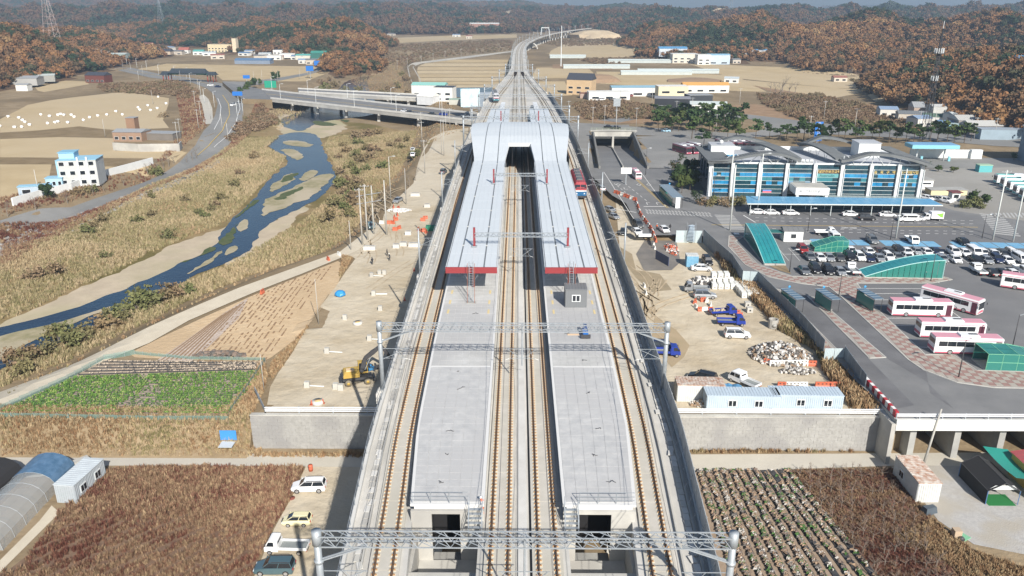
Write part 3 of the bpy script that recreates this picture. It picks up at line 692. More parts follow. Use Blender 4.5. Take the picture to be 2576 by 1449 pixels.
# catenary masts and portals
def lattice(mb, p, q, wd, ht, m, r=.045, step=1.0, rb=.03):
    """box truss from p to q (its top level)"""
    p = Vector(p); q = Vector(q); d = (q - p); n_ = max(2, int(d.length / step)); u = d.normalized(); s_ = Vector((-u.y, u.x, 0)) * wd / 2; dn = Vector((0, 0, -ht))
    for k in (s_, -s_, s_ + dn, -s_ + dn): mb.bar(p + k, q + k, r, m)
    for i in range(n_):
        a = p.lerp(q, i / n_); b = p.lerp(q, (i + 1) / n_); c = p.lerp(q, (i + .5) / n_)
        for k in (s_, -s_): mb.bar(a + k + dn, c + k, rb, m, 3); mb.bar(c + k, b + k + dn, rb, m, 3)
        mb.bar(a + s_, b - s_, rb, m, 3); mb.bar(a + s_ + dn, b - s_ + dn, rb, m, 3)
def cantilever(mb, p, sgn, m, L=2.6):
    """arm that carries the wire, from the mast point p towards sgn"""
    p = Vector(p); x = Vector((sgn, 0, 0)); z = Vector((0, 0, 1))
    mb.bar(p + z * .1, p + x * L + z * .1, .035, m); mb.bar(p - z * 1.25, p + x * L * .9 + z * .05, .035, m); mb.bar(p - z * 1.15, p + x * L * .8 - z * 1.15, .03, m)
    mb.bar(p + x * L * .45 + z * .1, p + x * L * .75 - z * 1.15, .025, m); mb.bar(p + x * L * .8 - z * 1.15, p + x * L * 1.05 - z * 1.35, .03, mat('white_insulator', (.75, .75, .73), .4))
def portal(Y, x0, x1, label, drops, zt=26.2, knee=True):
    rt = root('catenary_portal', label, 'catenary portal', (0, Y, 0), 0, 'steel catenary portals over the tracks')
    for x, sg in ((x0, 1), (x1, -1)):
        mb = MB(); mb.bar((x, 0, ZD - .3), (x, 0, zt + .25), .27, m_steel, 10); mb.bar((x, 0, zt - .9), (x, 0, zt + .3), .36, m_steel, 10); mb.box((x, 0, ZD - .1), (1.1, 1.1, .35), m_lite); mb.box((x, 0, ZD - .9), (1.5, 1.5, 1.3), m_lite)
        mb.bar((x, 0, zt - 2.45), (x, 0, zt - 2.2), .36, m_steel, 10); mb.build('mast', rt)
        mb = MB(); mb.bar((x, .12, zt - 2.3), (x + sg * 3.6, .12, zt - .95), .07, m_steel); mb.bar((x, -.12, zt - 2.3), (x + sg * 3.6, -.12, zt - .95), .07, m_steel); mb.build('knee_brace', rt)
        mb = MB(); cantilever(mb, (x + sg * .3, 0, zt - 3.3), sg, m_steel, 3.2); mb.build('cantilever', rt)
    mb = MB(); lattice(mb, (x0 + .2, 0, zt), (x1 - .2, 0, zt), .75, .85, m_steel, .055, 1.15, .036); mb.build('truss', rt)
    for x, sgs in drops:
        mb = MB(); mb.bar((x, 0, zt), (x, 0, zt - 5.4), .08, m_steel, 6)
        for sg in sgs: cantilever(mb, (x, 0, zt - 3.3), sg, m_steel, 1.9)
        mb.build('drop_post', rt)
    return rt
portal(47.8, -14.4, 15.5, 'nearest steel catenary portal, cut by the bottom of the view', [(.55, (-1, 1))])
portal(87.7, -16.5, 17.8, 'second nearest catenary portal, full width between the excavator and the blue trucks', [(.55, (-1, 1))])
portal(268, -18.2, 20, 'full width catenary portal just behind the big white station roof', [(.55, (-1, 1))], zt=27)
for i, Y in enumerate((310, 352, 395, 440, 488, 535)):
    portal(Y, EL(Y) - .4, ER(Y) + .4, '%s full width catenary portal behind the station roof, over the converging tracks' % ORD[i + 1], [(CEN(Y), (-1, 1))], zt=25.4)
m_red = mat('dark_red_steel', (.22, .03, .035), .5)
def roofgantry(Y, x0, x1, zb, label):
    rt = root('roof_gantry', label, 'catenary gantry', (0, Y, 0), 0, 'catenary gantries standing on the platform roofs')
    for x in (x0, x1):
        mb = MB(); mb.box((x, 0, zb + 1.6), (.36, .36, 3.3), m_red); mb.box((x, 0, zb + .06), (.9, .9, .12), m_steel); mb.build('post', rt)
    mb = MB(); lattice(mb, (x0, 0, zb + 2.3), (x1, 0, zb + 2.3), .55, .6, m_steel, .05, .9, .03); mb.build('truss', rt)
    mb = MB(); mb.bar((.55, 0, zb + 2), (.55, 0, zb - 2.4), .07, m_steel)
    for sg in (-1, 1): cantilever(mb, (.55, 0, zb - .5), sg, m_steel, 1.9)
    mb.build('drop_post', rt)
roofgantry(127, -7.2, 8.3, 24.1, 'gantry on dark red posts standing on the two platform roofs, nearer one')
roofgantry(176, -5.4, 6.5, 24.2, 'gantry on dark red posts standing on the two platform roofs, farther one near the arch')
roofgantry(264.5, -5.6, 6.7, 26, 'gantry on dark red posts behind the big station roof')
def mastc(Y, side, label):
    x = (EL(Y) - .2) if side < 0 else (ER(Y) + .3); rt = root('catenary_mast', label, 'catenary mast', (x, Y, 0), 0, 'single catenary masts on the edges of the viaduct')
    mb = MB(); mb.bar((0, 0, ZD - .5), (0, 0, 25.8), .17, m_steel, 8, .13); mb.box((0, 0, ZD - .7), (1.1, 1.1, 1.2), m_lite); mb.build('mast', rt)
    mb = MB(); cantilever(mb, (-side * .2, 0, 24), -side, m_steel, 3.0); mb.build('cantilever', rt)
for i, Y in enumerate((132, 181, 226)):
    mastc(Y, -1, '%s single catenary mast on the left edge of the viaduct beside the platform roof' % ORD[i])
for i, Y in enumerate((136, 181, 222)):
    mastc(Y, 1, '%s single catenary mast on the right edge of the viaduct beside the platform roof' % ORD[i])
for i, Y in enumerate(range(590, 1900, 48)):
    x = EL(Y) - .3
    for s_, x in ((-1, EL(Y) - .3), (1, ER(Y) + .3)):
        mb = MB(); mb.bar((0, 0, ZD - .5), (0, 0, 25), .2, m_steel, 5); mb.bar((0, 0, 24), (-s_ * 3, 0, 24.2), .06, m_steel); mb.bar((0, 0, 22.8), (-s_ * 2.8, 0, 24.1), .05, m_steel)
        single('catenary_mast', mb, '%s mast from the station on the %s edge of the far curving viaduct' % (ORD[i], 'left' if s_ < 0 else 'right'), 'catenary mast', 'masts along the far viaduct', loc=(x, Y, 0))
m_wire = mat('copper_wire', (.12, .11, .11), .6)
for i, f in enumerate(TR):
    mb = MB(); n0 = 1 if i in (0, 3) else 2; yy = [25, 47.8, 87.7, 132, 181, 226, 268, 310, 352, 395, 440, 488, 535, 580]
    for a, b in zip(yy, yy[1:]):
        mb.bar((f(a), a, 22.75), (f(b), b, 22.75), .022, m_wire, 3)
        for q in range(6):
            t0, t1 = q / 6, (q + 1) / 6; s0, s1 = 24.1 - 1.0 * (1 - (2 * t0 - 1) ** 2), 24.1 - 1.0 * (1 - (2 * t1 - 1) ** 2)
            A = a + (b - a) * t0; B = a + (b - a) * t1; mb.bar((f(A), A, s0), (f(B), B, s1), .022, m_wire, 3)
    single('overhead_wire', mb, ['catenary wire over the outermost left track', 'catenary wire over the left middle track', 'catenary wire over the right middle track', 'catenary wire over the outermost right track'][i], 'overhead wire', 'overhead wires above the tracks')

# ---------------------------------------------------------------- station roof
m_roof = mat('white_roof_sheet', (.56, .60, .63), .45, col2=(.58, .62, .65), scale=.15, detail=6, spec=.4)
m_seam = mat('roof_groove', (.16, .18, .20), .7)
m_fascia = mat('red_fascia', (.25, .03, .035), .6)
ZR_ = ip([(116, 24), (200, 24.1), (206, 24.3), (212, 25.0), (225, 26.9), (238, 27.6), (246, 27.5), (256, 26.6), (266, 25), (272, 24.3), (313, 24)])
CL = [ip([(116, -11), (205, -11.4), (231, -13.7), (247, -14.2), (256, -12.8), (266, -10.9), (313, -10.6)]), ip([(116, -9.1), (230, -9), (247, -8.95), (266, -8.5), (313, -8.6)]), ip([(116, -5.2), (230, -5.25), (313, -5)]), ip([(116, -3.2), (203, -3.3), (219, -2.3), (221, -3.1), (313, -3.1)])]
CR = [ip([(116, 4.25), (203, 4.25), (219, 3.25), (221, 4.2), (313, 4.2)]), ip([(116, 6.35), (230, 6.4), (313, 6.1)]), ip([(116, 10.2), (230, 10.1), (247, 10.05), (266, 9.6), (313, 9.7)]), ip([(116, 12.2), (205, 12.6), (231, 14.8), (247, 15.4), (256, 14), (266, 12), (313, 11.7)])]
stn = root('station_roof', 'long white station roof over both platforms with dark grooves and a dark arch', 'station roof', (0, 116, 0))
def rp(x, Y, dz=0): 
    bow = .35 * max(0, 1 - abs((x - .55) / 14) ** 2) if 206 < Y < 266 else 0
    return (x, Y - 116, ZR_(Y) + dz + bow)
def roofstrip(fa, fb, y0, y1, seg, ribs=0):
    ys_ = rng(y0, y1, seg)
    for a, b in zip(ys_, ys_[1:]):
        mb = MB(); n_ = 2; q = [a + (b - a) * k / n_ for k in range(n_ + 1)]; g = .025
        for u, v in zip(q, q[1:]):
            va = [rp(fa(u) + .12, u + (g if u == a else 0)), rp(fb(u) - .12, u + (g if u == a else 0)), rp(fb(v) - .12, v - (g if v == b else 0)), rp(fa(v) + .12, v - (g if v == b else 0))]
            mb.add(va, [(0, 1, 2, 3)], m_roof); lo = [(p[0], p[1], p[2] - .3) for p in va]
            mb.add(va + lo, [(0, 4, 5, 1), (1, 5, 6, 2), (2, 6, 7, 3), (3, 7, 4, 0), (7, 6, 5, 4)], m_roof)
        # standing seams
        w_ = fb(a) - fa(a); k_ = max(2, int(w_ / .95))
        for j in range(1, k_):
            for u, v in zip(q, q[1:]):
                x0, x1 = fa(u) + w_ * j / k_, fa(v) + (fb(v) - fa(v)) * j / k_
                p0, p1 = rp(x0, u, .045), rp(x1, v, .045); mb.beam(p0, p1, .035, .06, m_roof)
        mb.build('roof_panel', stn)
for C in (CL, CR):
    for fa, fb in zip(C, C[1:]): roofstrip(fa, fb, 116, 313, 7.3)
roofstrip(lambda Y: -5.1, lambda Y: 6.2, 219, 260, 6.4)
mb = MB()
for C in (CL, CR):
    for Y in rng(116, 313, 3)[:-1]:
        for f in C[1:3]:
            mb.beam(rp(f(Y), Y, -.1), rp(f(min(313, Y + 3)), min(313, Y + 3), -.1), .3, .12, m_seam)
            if int(Y) % 4 == 0: mb.box((f(Y), Y - 116, ZR_(Y) - .03), (.24, .3, .1), m_lite)
mb.build('roof_groove', stn)
for C, nm in ((CL, 'left'), (CR, 'right')):
    mb = MB(); x0, x1 = C[0](116), C[3](116); mb.box(((x0 + x1) / 2, -.12, 23.62), (x1 - x0 + .1, .2, .95), m_fascia); mb.build('fascia', stn)
    mb = MB()
    for f, sg in ((C[0], -1), (C[3], 1)):
        for Y in rng(116, 203, 10)[:-1]: mb.beam((f(Y) + sg * .04, Y - 116, 24.02), (f(min(203, Y + 10)) + sg * .04, min(203, Y + 10) - 116, 24.05), .1, .55, m_fascia if False else m_roof)
    mb.build('edge_trim', stn)
    mb = MB(); cx = (C[1](120) + C[2](120)) / 2
    for Y in rng(121, 205, 10.5): 
        mb.bar((cx, Y - 116, ZPL), (cx, Y - 116, 23.6), .22, m_red, 8); mb.beam((C[0](Y) + .4, Y - 116, 23.6), (C[3](Y) - .4, Y - 116, 23.6), .25, .35, m_red)
    mb.build('roof_columns', stn)
# arch: front frame, and black walls added to paint the shade inside
mb = MB(); m_arch = mat('arch_frame_white', (.60, .62, .63), .5); m_arch_shade = mat('arch_shade_black', (.015, .017, .02), .6)
mb.beam((-2.7, 102.8, ZR_(219) + .3), (3.7, 102.8, ZR_(219) + .3), .5, 1.0, m_arch)
for x, xo in ((-2.35, -3.4), (3.3, 4.35)):
    mb.loft([[(x, 102.7, 25.6), (x, 103.6, 25.6), (x + (.3 if x > 0 else -.3), 103.6, 25.9), (x + (.3 if x > 0 else -.3), 102.7, 25.9)], [(xo, 87, 23.6), (xo, 88, 23.6), (xo + (.3 if x > 0 else -.3), 88, 24.0), (xo + (.3 if x > 0 else -.3), 87, 24.0)]], m_arch)
mb.build('arch_frame', stn)
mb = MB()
for x in (-3.35, 4.45): mb.box((x, 240 - 116, 22), (.15, 38, 6), m_arch_shade)
mb.box((.55, 259 - 116, 23.6), (8, .2, 4.6), m_arch_shade); mb.box((.55, 240 - 116, 24.9), (7.5, 37, .2), m_arch_shade)
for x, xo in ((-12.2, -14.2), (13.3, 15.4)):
    mb.box((x, 233 - 116, 21.6), (.2, 52, 5.6), m_arch_shade)
mb.build('arch_shade_walls', stn)
mb = MB()
for x in (-1.6, -.2, 1.4, 2.7): mb.bar((x, 105, 24.6), (x, 140, 24.6), .04, mat('faint_lamp_tube', (.5, .5, .5), .5))
mb.build('ceiling_tubes', stn)
# white stair covers and blue glass behind the roof
m_tealg = mat('blue_glass', (.05, .17, .24), .15, spec=.8)
for i, (x, s_) in enumerate(((-6.9, 'left'), (7.6, 'right'))):
    rt = root('stair_cover', 'white sloping stair cover with blue glass sides behind the station roof, %s one' % s_, 'stair cover', (x, 316, 0), 0, 'stair covers behind the roof')
    mb = MB(); mb.add([(-1, 0, 22.5), (1.2, 0, 22.5), (1.0, 62, 19.2), (-.8, 62, 19.2), (-1, 0, 22.2), (1.2, 0, 22.2), (1.0, 62, 18.9), (-.8, 62, 18.9)], [(0, 1, 2, 3), (7, 6, 5, 4), (0, 4, 5, 1), (1, 5, 6, 2), (2, 6, 7, 3), (3, 7, 4, 0)], mat('white_cladding', (.75, .77, .78), .5)); mb.build('cover', rt)
    mb = MB()
    for q in (-2.6, 1.5): mb.box((q + .4, 14, 19.3), (1.5, 27, .25), m_tealg)
    mb.build('glass_side', rt)
# stairs, railings and boxes at the near platform ends
for x0, s_, nm in ((-3.0, -1, 'left'), (4.15, 1, 'right')):
    rt = root('steel_stair', 'small steel stair with railings at the near end of the %s platform' % nm, 'stair', (x0 + (-.75 if s_ < 0 else .75), 61.5, 0), 0, 'stairs at the platform ends')
    for k in range(6):
        mb = MB(); mb.box((0, -.25 - k * .33, ZPL - .2 - k * .25), (1.05, .3, .05), m_steel); mb.build('step', rt)
    for q in (-.6, .6):
        mb = MB()
        mb.bar((q, 0, ZPL - .1), (q, -2.1, ZD + .1), .05, m_steel)
        for t in (.5, 1.05): mb.bar((q, 0, ZPL + t), (q, -2.1, ZD + .3 + t), .03, m_steel)
        for t in (0, -1, -2.1): mb.bar((q, t, ZPL - .1 + t * .65), (q, t, ZPL + 1.05 + t * .65), .03, m_steel)
        mb.build('stair_railing', rt)
    a, b = (PLL[0](62) + .2, -4.5) if s_ < 0 else (5.7, PLR[1](62) - .2)
    handrail('platform_railing', [(a, 61.9, ZPL), (b, 61.9, ZPL)], 1.15, 'steel railing along the near end of the %s platform' % nm, rails=(1, .62, .28), post=1.6, group='railings at the platform ends')
# ladders in front of the red fascias
for x, nm, r_ in ((-7.1, 'left', -.05), (8.2, 'right', .05)):
    mb = MB()
    for q in (-.3, .3): mb.bar((q, -2.2, ZPL), (q, -.6, 25.2), .05, m_steel)
    for k in range(17): t = k / 17; mb.bar((-.3, -2.2 + 1.6 * t, ZPL + 6.1 * t), (.3, -2.2 + 1.6 * t, ZPL + 6.1 * t), .03, m_steel)
    for q in (-.55, .55):
        mb.bar((q, -2.6, ZPL), (q, -1.0, 25.0), .035, mat('rusty_tube', (.30, .12, .08), .7)); mb.bar((q, -1.0, 22.4), (q * 1.8, -.4, 22.9), .03, m_steel)
    mb.box((0, -2.3, ZPL + .05), (1.5, 1.0, .08), m_concd)
    single('scaffold_ladder', mb, 'steel scaffold ladder leaning on the red fascia of the %s platform roof' % nm, 'ladder', 'ladders at the red fascias', loc=(x, 116, 0))
# ---------------------------------------------------------------- vehicles
m_glass = mat('car_glass', (.018, .022, .028), .08, spec=.9)
m_tyre = mat('tyre_rubber', (.02, .02, .021), .85)
m_rim = mat('wheel_rim', (.45, .45, .46), .35, metal=.6)
m_lamp = mat('headlamp_glass', (.75, .77, .78), .15)
m_tail = mat('tail_lamp', (.45, .02, .02), .3)
m_trim = mat('dark_plastic', (.05, .05, .055), .6)
m_plate = mat('number_plate', (.70, .72, .70), .5)
PAINT = {}
def paint(nm, c, metal=.0, rough=.28):
    PAINT[nm] = mat('paint_' + nm, c, rough, metal=metal, spec=.6); return PAINT[nm]
paint('white', (.78, .79, .80)); paint('silver', (.42, .44, .46), .5, .35); paint('grey', (.20, .215, .23), .4, .35); paint('dark grey', (.09, .095, .10), .3, .35)
paint('black', (.012, .012, .015)); paint('dark blue', (.018, .03, .08), .2); paint('red', (.28, .02, .02)); paint('blue', (.015, .04, .28)); paint('pale yellow', (.74, .69, .44)); paint('slate blue', (.10, .17, .20), .4); paint('light blue', (.35, .55, .68)); paint('brown', (.10, .05, .035))
def wheel(rt, x, y, r=.33, w_=.22):
    mb = MB(); n_ = 14
    rings = [[(x + math.cos(2 * math.pi * i / n_) * rr, y + yy, r + math.sin(2 * math.pi * i / n_) * rr) for i in range(n_)] for yy, rr in ((-w_ / 2, r * .9), (-w_ / 2 + .03, r), (w_ / 2 - .03, r), (w_ / 2, r * .9))]
    mb.loft(rings, m_tyre, smooth=False); sg = 1 if y > 0 else -1
    t = mb.build('wheel', rt)
    rb = MB(); rings = [[(x + math.cos(2 * math.pi * i / n_) * r * .62, y + yy, r + math.sin(2 * math.pi * i / n_) * r * .62) for i in range(n_)] for yy in (sg * (w_ / 2 - .02), sg * (w_ / 2 + .012))]
    rb.loft(rings, m_rim); rb.build('rim', t)
def make_car(nm, kind, cat='car'):
    """x forward, wheels on z = 0"""
    K = {'sedan': dict(L=4.7, W=1.82, H=1.45, belt=.95, hood=.80, f=(-1.75, -1.05, .55, 1.35), deck=.98, r=.33),
         'hatch': dict(L=3.7, W=1.62, H=1.50, belt=.98, hood=.86, f=(-1.72, -1.45, .35, 1.15), deck=.98, r=.29),
         'suv': dict(L=4.65, W=1.88, H=1.72, belt=1.1, hood=.98, f=(-2.2, -1.95, .45, 1.20), deck=1.1, r=.37),
         'jeep': dict(L=4.2, W=1.75, H=1.85, belt=1.15, hood=1.08, f=(-2.05, -2.0, .45, .75), deck=1.15, r=.38)}[kind]
    L, W, H, belt, hood, (r0, r1, f1, f0), deck, wr = K['L'], K['W'], K['H'], K['belt'], K['hood'], K['f'], K['deck'], K['r']
    rt = root(nm, 'x', cat); p = PAINT['white']; hw = W / 2
    st = [(-L / 2, .45, deck - .22, .80), (-L / 2 + .08, .28, deck - .04, .93), (r0 if kind != 'suv' else -L / 2 + .12, .22, deck, .99), (-.4, .20, belt, 1.0), (f0, .20, belt - .02, 1.0), (L / 2 - .75, .20, hood, .98), (L / 2 - .18, .24, hood - .16, .92), (L / 2, .35, hood - .36, .78)]
    rings = []
    for x, zl, zt, k in st:
        y = hw * k; rings.append([(x, -y * .9, zl), (x, y * .9, zl), (x, y, zl + .18), (x, y, zl + (zt - zl) * .62), (x, y * .93, zt - .04), (x, y * .8, zt), (x, -y * .8, zt), (x, -y * .93, zt - .04), (x, -y, zl + (zt - zl) * .62), (x, -y, zl + .18)])
    mb = MB(); mb.loft(rings, p, smooth=False)
    # roof and pillars
    a = hw * .88; t = hw * .70; zr = H - .05
    for s_ in (-1, 1):
        for (xb, xt) in ((r0, r1), ((r0 + f0) / 2 - .05, (r1 + f1) / 2), (f0, f1)):
            mb.bar((xb, s_ * a * 1.01, belt - .02), (xt, s_ * (t + .03), zr), .045, p)
    n_ = 5; rr = [[(r1 - .04 + (f1 - r1 + .08) * q, -t - .05, zr - .05), (r1 - .04 + (f1 - r1 + .08) * q, -t * .8, zr + .05 * math.sin(math.pi * (.12 + .76 * q))), (r1 - .04 + (f1 - r1 + .08) * q, t * .8, zr + .05 * math.sin(math.pi * (.12 + .76 * q))), (r1 - .04 + (f1 - r1 + .08) * q, t + .05, zr - .05)] for q in [i / n_ for i in range(n_ + 1)]]
    mb.loft(rr, p); b = mb.build('body', rt)
    # fenders over the wheels
    mb = MB(); mb.add([(r0, -a, belt - .03), (f0, -a, belt - .03), (f0, a, belt - .03), (r0, a, belt - .03), (r1, -t, zr), (f1, -t, zr), (f1, t, zr), (r1, t, zr)], [(0, 1, 5, 4), (1, 2, 6, 5), (2, 3, 7, 6), (3, 0, 4, 7), (4, 5, 6, 7)], m_glass); mb.build('windows', rt)
    for s_ in (-1, 1):
        mb = MB(); mb.box((L / 2 - .16, s_ * hw * .66, hood - .30), (.2, .34, .16), m_lamp, top=.8); mb.build('headlight', rt)
        mb = MB(); mb.box((-L / 2 + .05, s_ * hw * .70, deck - .24), (.14, .30, .18), m_tail); mb.build('tail_light', rt)
        mb = MB(); mb.box((f0 - .15, s_ * (hw + .1), belt + .06), (.12, .22, .14), p); mb.build('mirror', rt)
        for x in (-L / 2 + .85, L / 2 - .88): wheel(rt, x, s_ * (hw - .09), wr)
    mb = MB(); mb.box((L / 2 - .01, 0, .52), (.1, hw * 1.0, .16), m_trim); mb.box((L / 2 + .045, 0, .45), (.03, .5, .12), m_plate); mb.build('grille', rt)
    mb = MB(); mb.box((-L / 2 + .02, 0, deck - .42), (.1, .5, .13), m_plate); mb.build('number_plate', rt)
    if kind in ('suv', 'jeep'):
        mb = MB()
        for s_ in (-1, 1): mb.bar((r1 + .2, s_ * t, zr + .07), (f1 - .3, s_ * t, zr + .07), .03, m_trim)
        mb.build('roof_rails', rt)
    return rt
def make_truck(nm, load='flat', crew=False):
    L = 5.1; rt = root(nm, 'x', 'truck'); p = PAINT['white']; cabl = 2.3 if crew else 1.65; xb = L / 2 - cabl
    mb = MB(); W = .84
    prof = [(xb, .45), (xb, 1.88), (xb + .15, 1.96), (L / 2 - .75, 1.96), (L / 2 - .55, 1.9), (L / 2 - .1, 1.15), (L / 2, 1.0), (L / 2, .45)]
    mb.loft([[(x, y, z) for x, z in prof] for y in (-W, W)], p)
    mb.build('cab', rt)
    mb = MB()
    mb.add([(L / 2 - .5, -.72, 1.84), (L / 2 - .5, .72, 1.84), (L / 2 - .07, .74, 1.2), (L / 2 - .07, -.74, 1.2)], [(0, 3, 2, 1)], m_glass)
    for s_ in (-1, 1):
        xa = L / 2 - .35 - .85; f = [(xa, s_ * (W + .012), 1.2), (L / 2 - .28, s_ * (W + .012), 1.2), (L / 2 - .6, s_ * (W + .012), 1.8), (xa, s_ * (W + .012), 1.8)]; mb.add(f, [(0, 1, 2, 3)], m_glass)
        if crew: mb.add([(xb + .12, s_ * (W + .012), 1.2), (xa - .1, s_ * (W + .012), 1.2), (xa - .1, s_ * (W + .012), 1.8), (xb + .12, s_ * (W + .012), 1.8)], [(0, 1, 2, 3)], m_glass)
    mb.add([(xb - .012, -.6, 1.3), (xb - .012, .6, 1.3), (xb - .012, .6, 1.75), (xb - .012, -.6, 1.75)], [(0, 1, 2, 3)], m_glass)
    mb.build('windows', rt)
    x0 = -L / 2; bl = xb - .08 - x0
    mb = MB(); mb.box((x0 + bl / 2, 0, .55), (bl, .7, .25), m_trim); mb.build('chassis', rt)
    if load == 'box':
        mb = MB(); mb.box((x0 + bl / 2, 0, 1.6), (bl, 1.75, 1.8), p); mb.build('cargo_box', rt)
    else:
        mb = MB(); mb.box((x0 + bl / 2, 0, .76), (bl, 1.7, .08), mat('bed_floor_grey', (.22, .24, .24), .7)); mb.build('bed_floor', rt)
        mb = MB()
        for s_ in (-1, 1): mb.box((x0 + bl / 2, s_ * .85, .93), (bl, .05, .38), p)
        mb.box((x0, 0, .93), (.05, 1.7, .38), p); mb.box((xb - .1, 0, 1.15), (.05, 1.6, .8), p); mb.build('bed_side', rt)
    for s_ in (-1, 1):
        wheel(rt, L / 2 - .62, s_ * .76, .31); wheel(rt, x0 + .95, s_ * .74, .29)
        mb = MB(); mb.box((L / 2 + .01, s_ * .6, .8), (.06, .3, .18), m_lamp); mb.build('headlight', rt)
        mb = MB(); mb.box((L / 2 - .25, s_ * (W + .15), 1.45), (.08, .16, .3), m_trim); mb.build('mirror', rt)
        mb = MB(); mb.box((x0 - .01, s_ * .65, .62), (.04, .26, .12), m_tail); mb.build('tail_light', rt)
    return rt
def make_van(nm):
    L = 4.9; rt = root(nm, 'x', 'van'); p = PAINT['white']; mb = MB()
    prof = [(-L / 2, .35), (-L / 2, 1.6), (-L / 2 + .15, 1.92), (L / 2 - 1.2, 1.95), (L / 2 - .95, 1.86), (L / 2 - .35, 1.15), (L / 2, .95), (L / 2, .35)]
    mb.loft([[(x, y, z) for x, z in prof] for y in (-.85, .85)], p); mb.build('body', rt)
    mb = MB(); mb.add([(L / 2 - .91, -.74, 1.83), (L / 2 - .91, .74, 1.83), (L / 2 - .36, .76, 1.2), (L / 2 - .36, -.76, 1.2)], [(0, 3, 2, 1)], m_glass)
    for s_ in (-1, 1):
        y = s_ * .862
        mb.add([(L / 2 - 1.7, y, 1.2), (L / 2 - .55, y, 1.2), (L / 2 - 1.0, y, 1.75), (L / 2 - 1.7, y, 1.75)], [(0, 1, 2, 3)], m_glass)
        mb.add([(-L / 2 + .4, y, 1.25), (L / 2 - 1.85, y, 1.25), (L / 2 - 1.85, y, 1.75), (-L / 2 + .4, y, 1.75)], [(0, 1, 2, 3)], m_glass)
    mb.build('windows', rt)
    for s_ in (-1, 1):
        for x in (-L / 2 + .95, L / 2 - .85): wheel(rt, x, s_ * .78, .32)
        mb = MB(); mb.box((L / 2 - .02, s_ * .62, .85), (.1, .3, .2), m_lamp); mb.build('headlight', rt)
        mb = MB(); mb.box((-L / 2 - .01, s_ * .72, 1.0), (.06, .14, .4), m_tail); mb.build('tail_light', rt)
    return rt
PROTO = {'sedan': make_car('parked_car', 'sedan'), 'hatch': make_car('parked_car', 'hatch'), 'suv': make_car('parked_car', 'suv'), 'jeep': make_car('parked_car', 'jeep'),
         'truck': make_truck('flatbed_truck'), 'crew': make_truck('flatbed_truck', crew=True), 'box': make_truck('box_truck', 'box'), 'van': make_van('van')}
USED = {k: 0 for k in PROTO}
def vehicle(kind, color, px, py, head, label, group=None, z=None, pos=None, name=None, scale=None):
    """head: heading in degrees, 0 to the right (+x), 90 away from the camera"""
    loc = Vector(pos) if pos else P(px, py, z)
    if pos is None and z is None: loc.z = hh(loc.x, loc.y) + .1
    ms = {k: PAINT[color] for k in ('body', 'cab', 'mirror', 'bed_side', 'cargo_box')}
    if kind in ('truck', 'crew', 'box'): ms.pop('mirror')
    r = dup(PROTO[kind], loc, R(head), label, group, scale, ms); USED[kind] += 1
    if name: r.name = name
    return r
def drop_protos():
    for k, r in PROTO.items():
        for c in list(r.children_recursive): bpy.data.objects.remove(c)
        bpy.data.objects.remove(r)
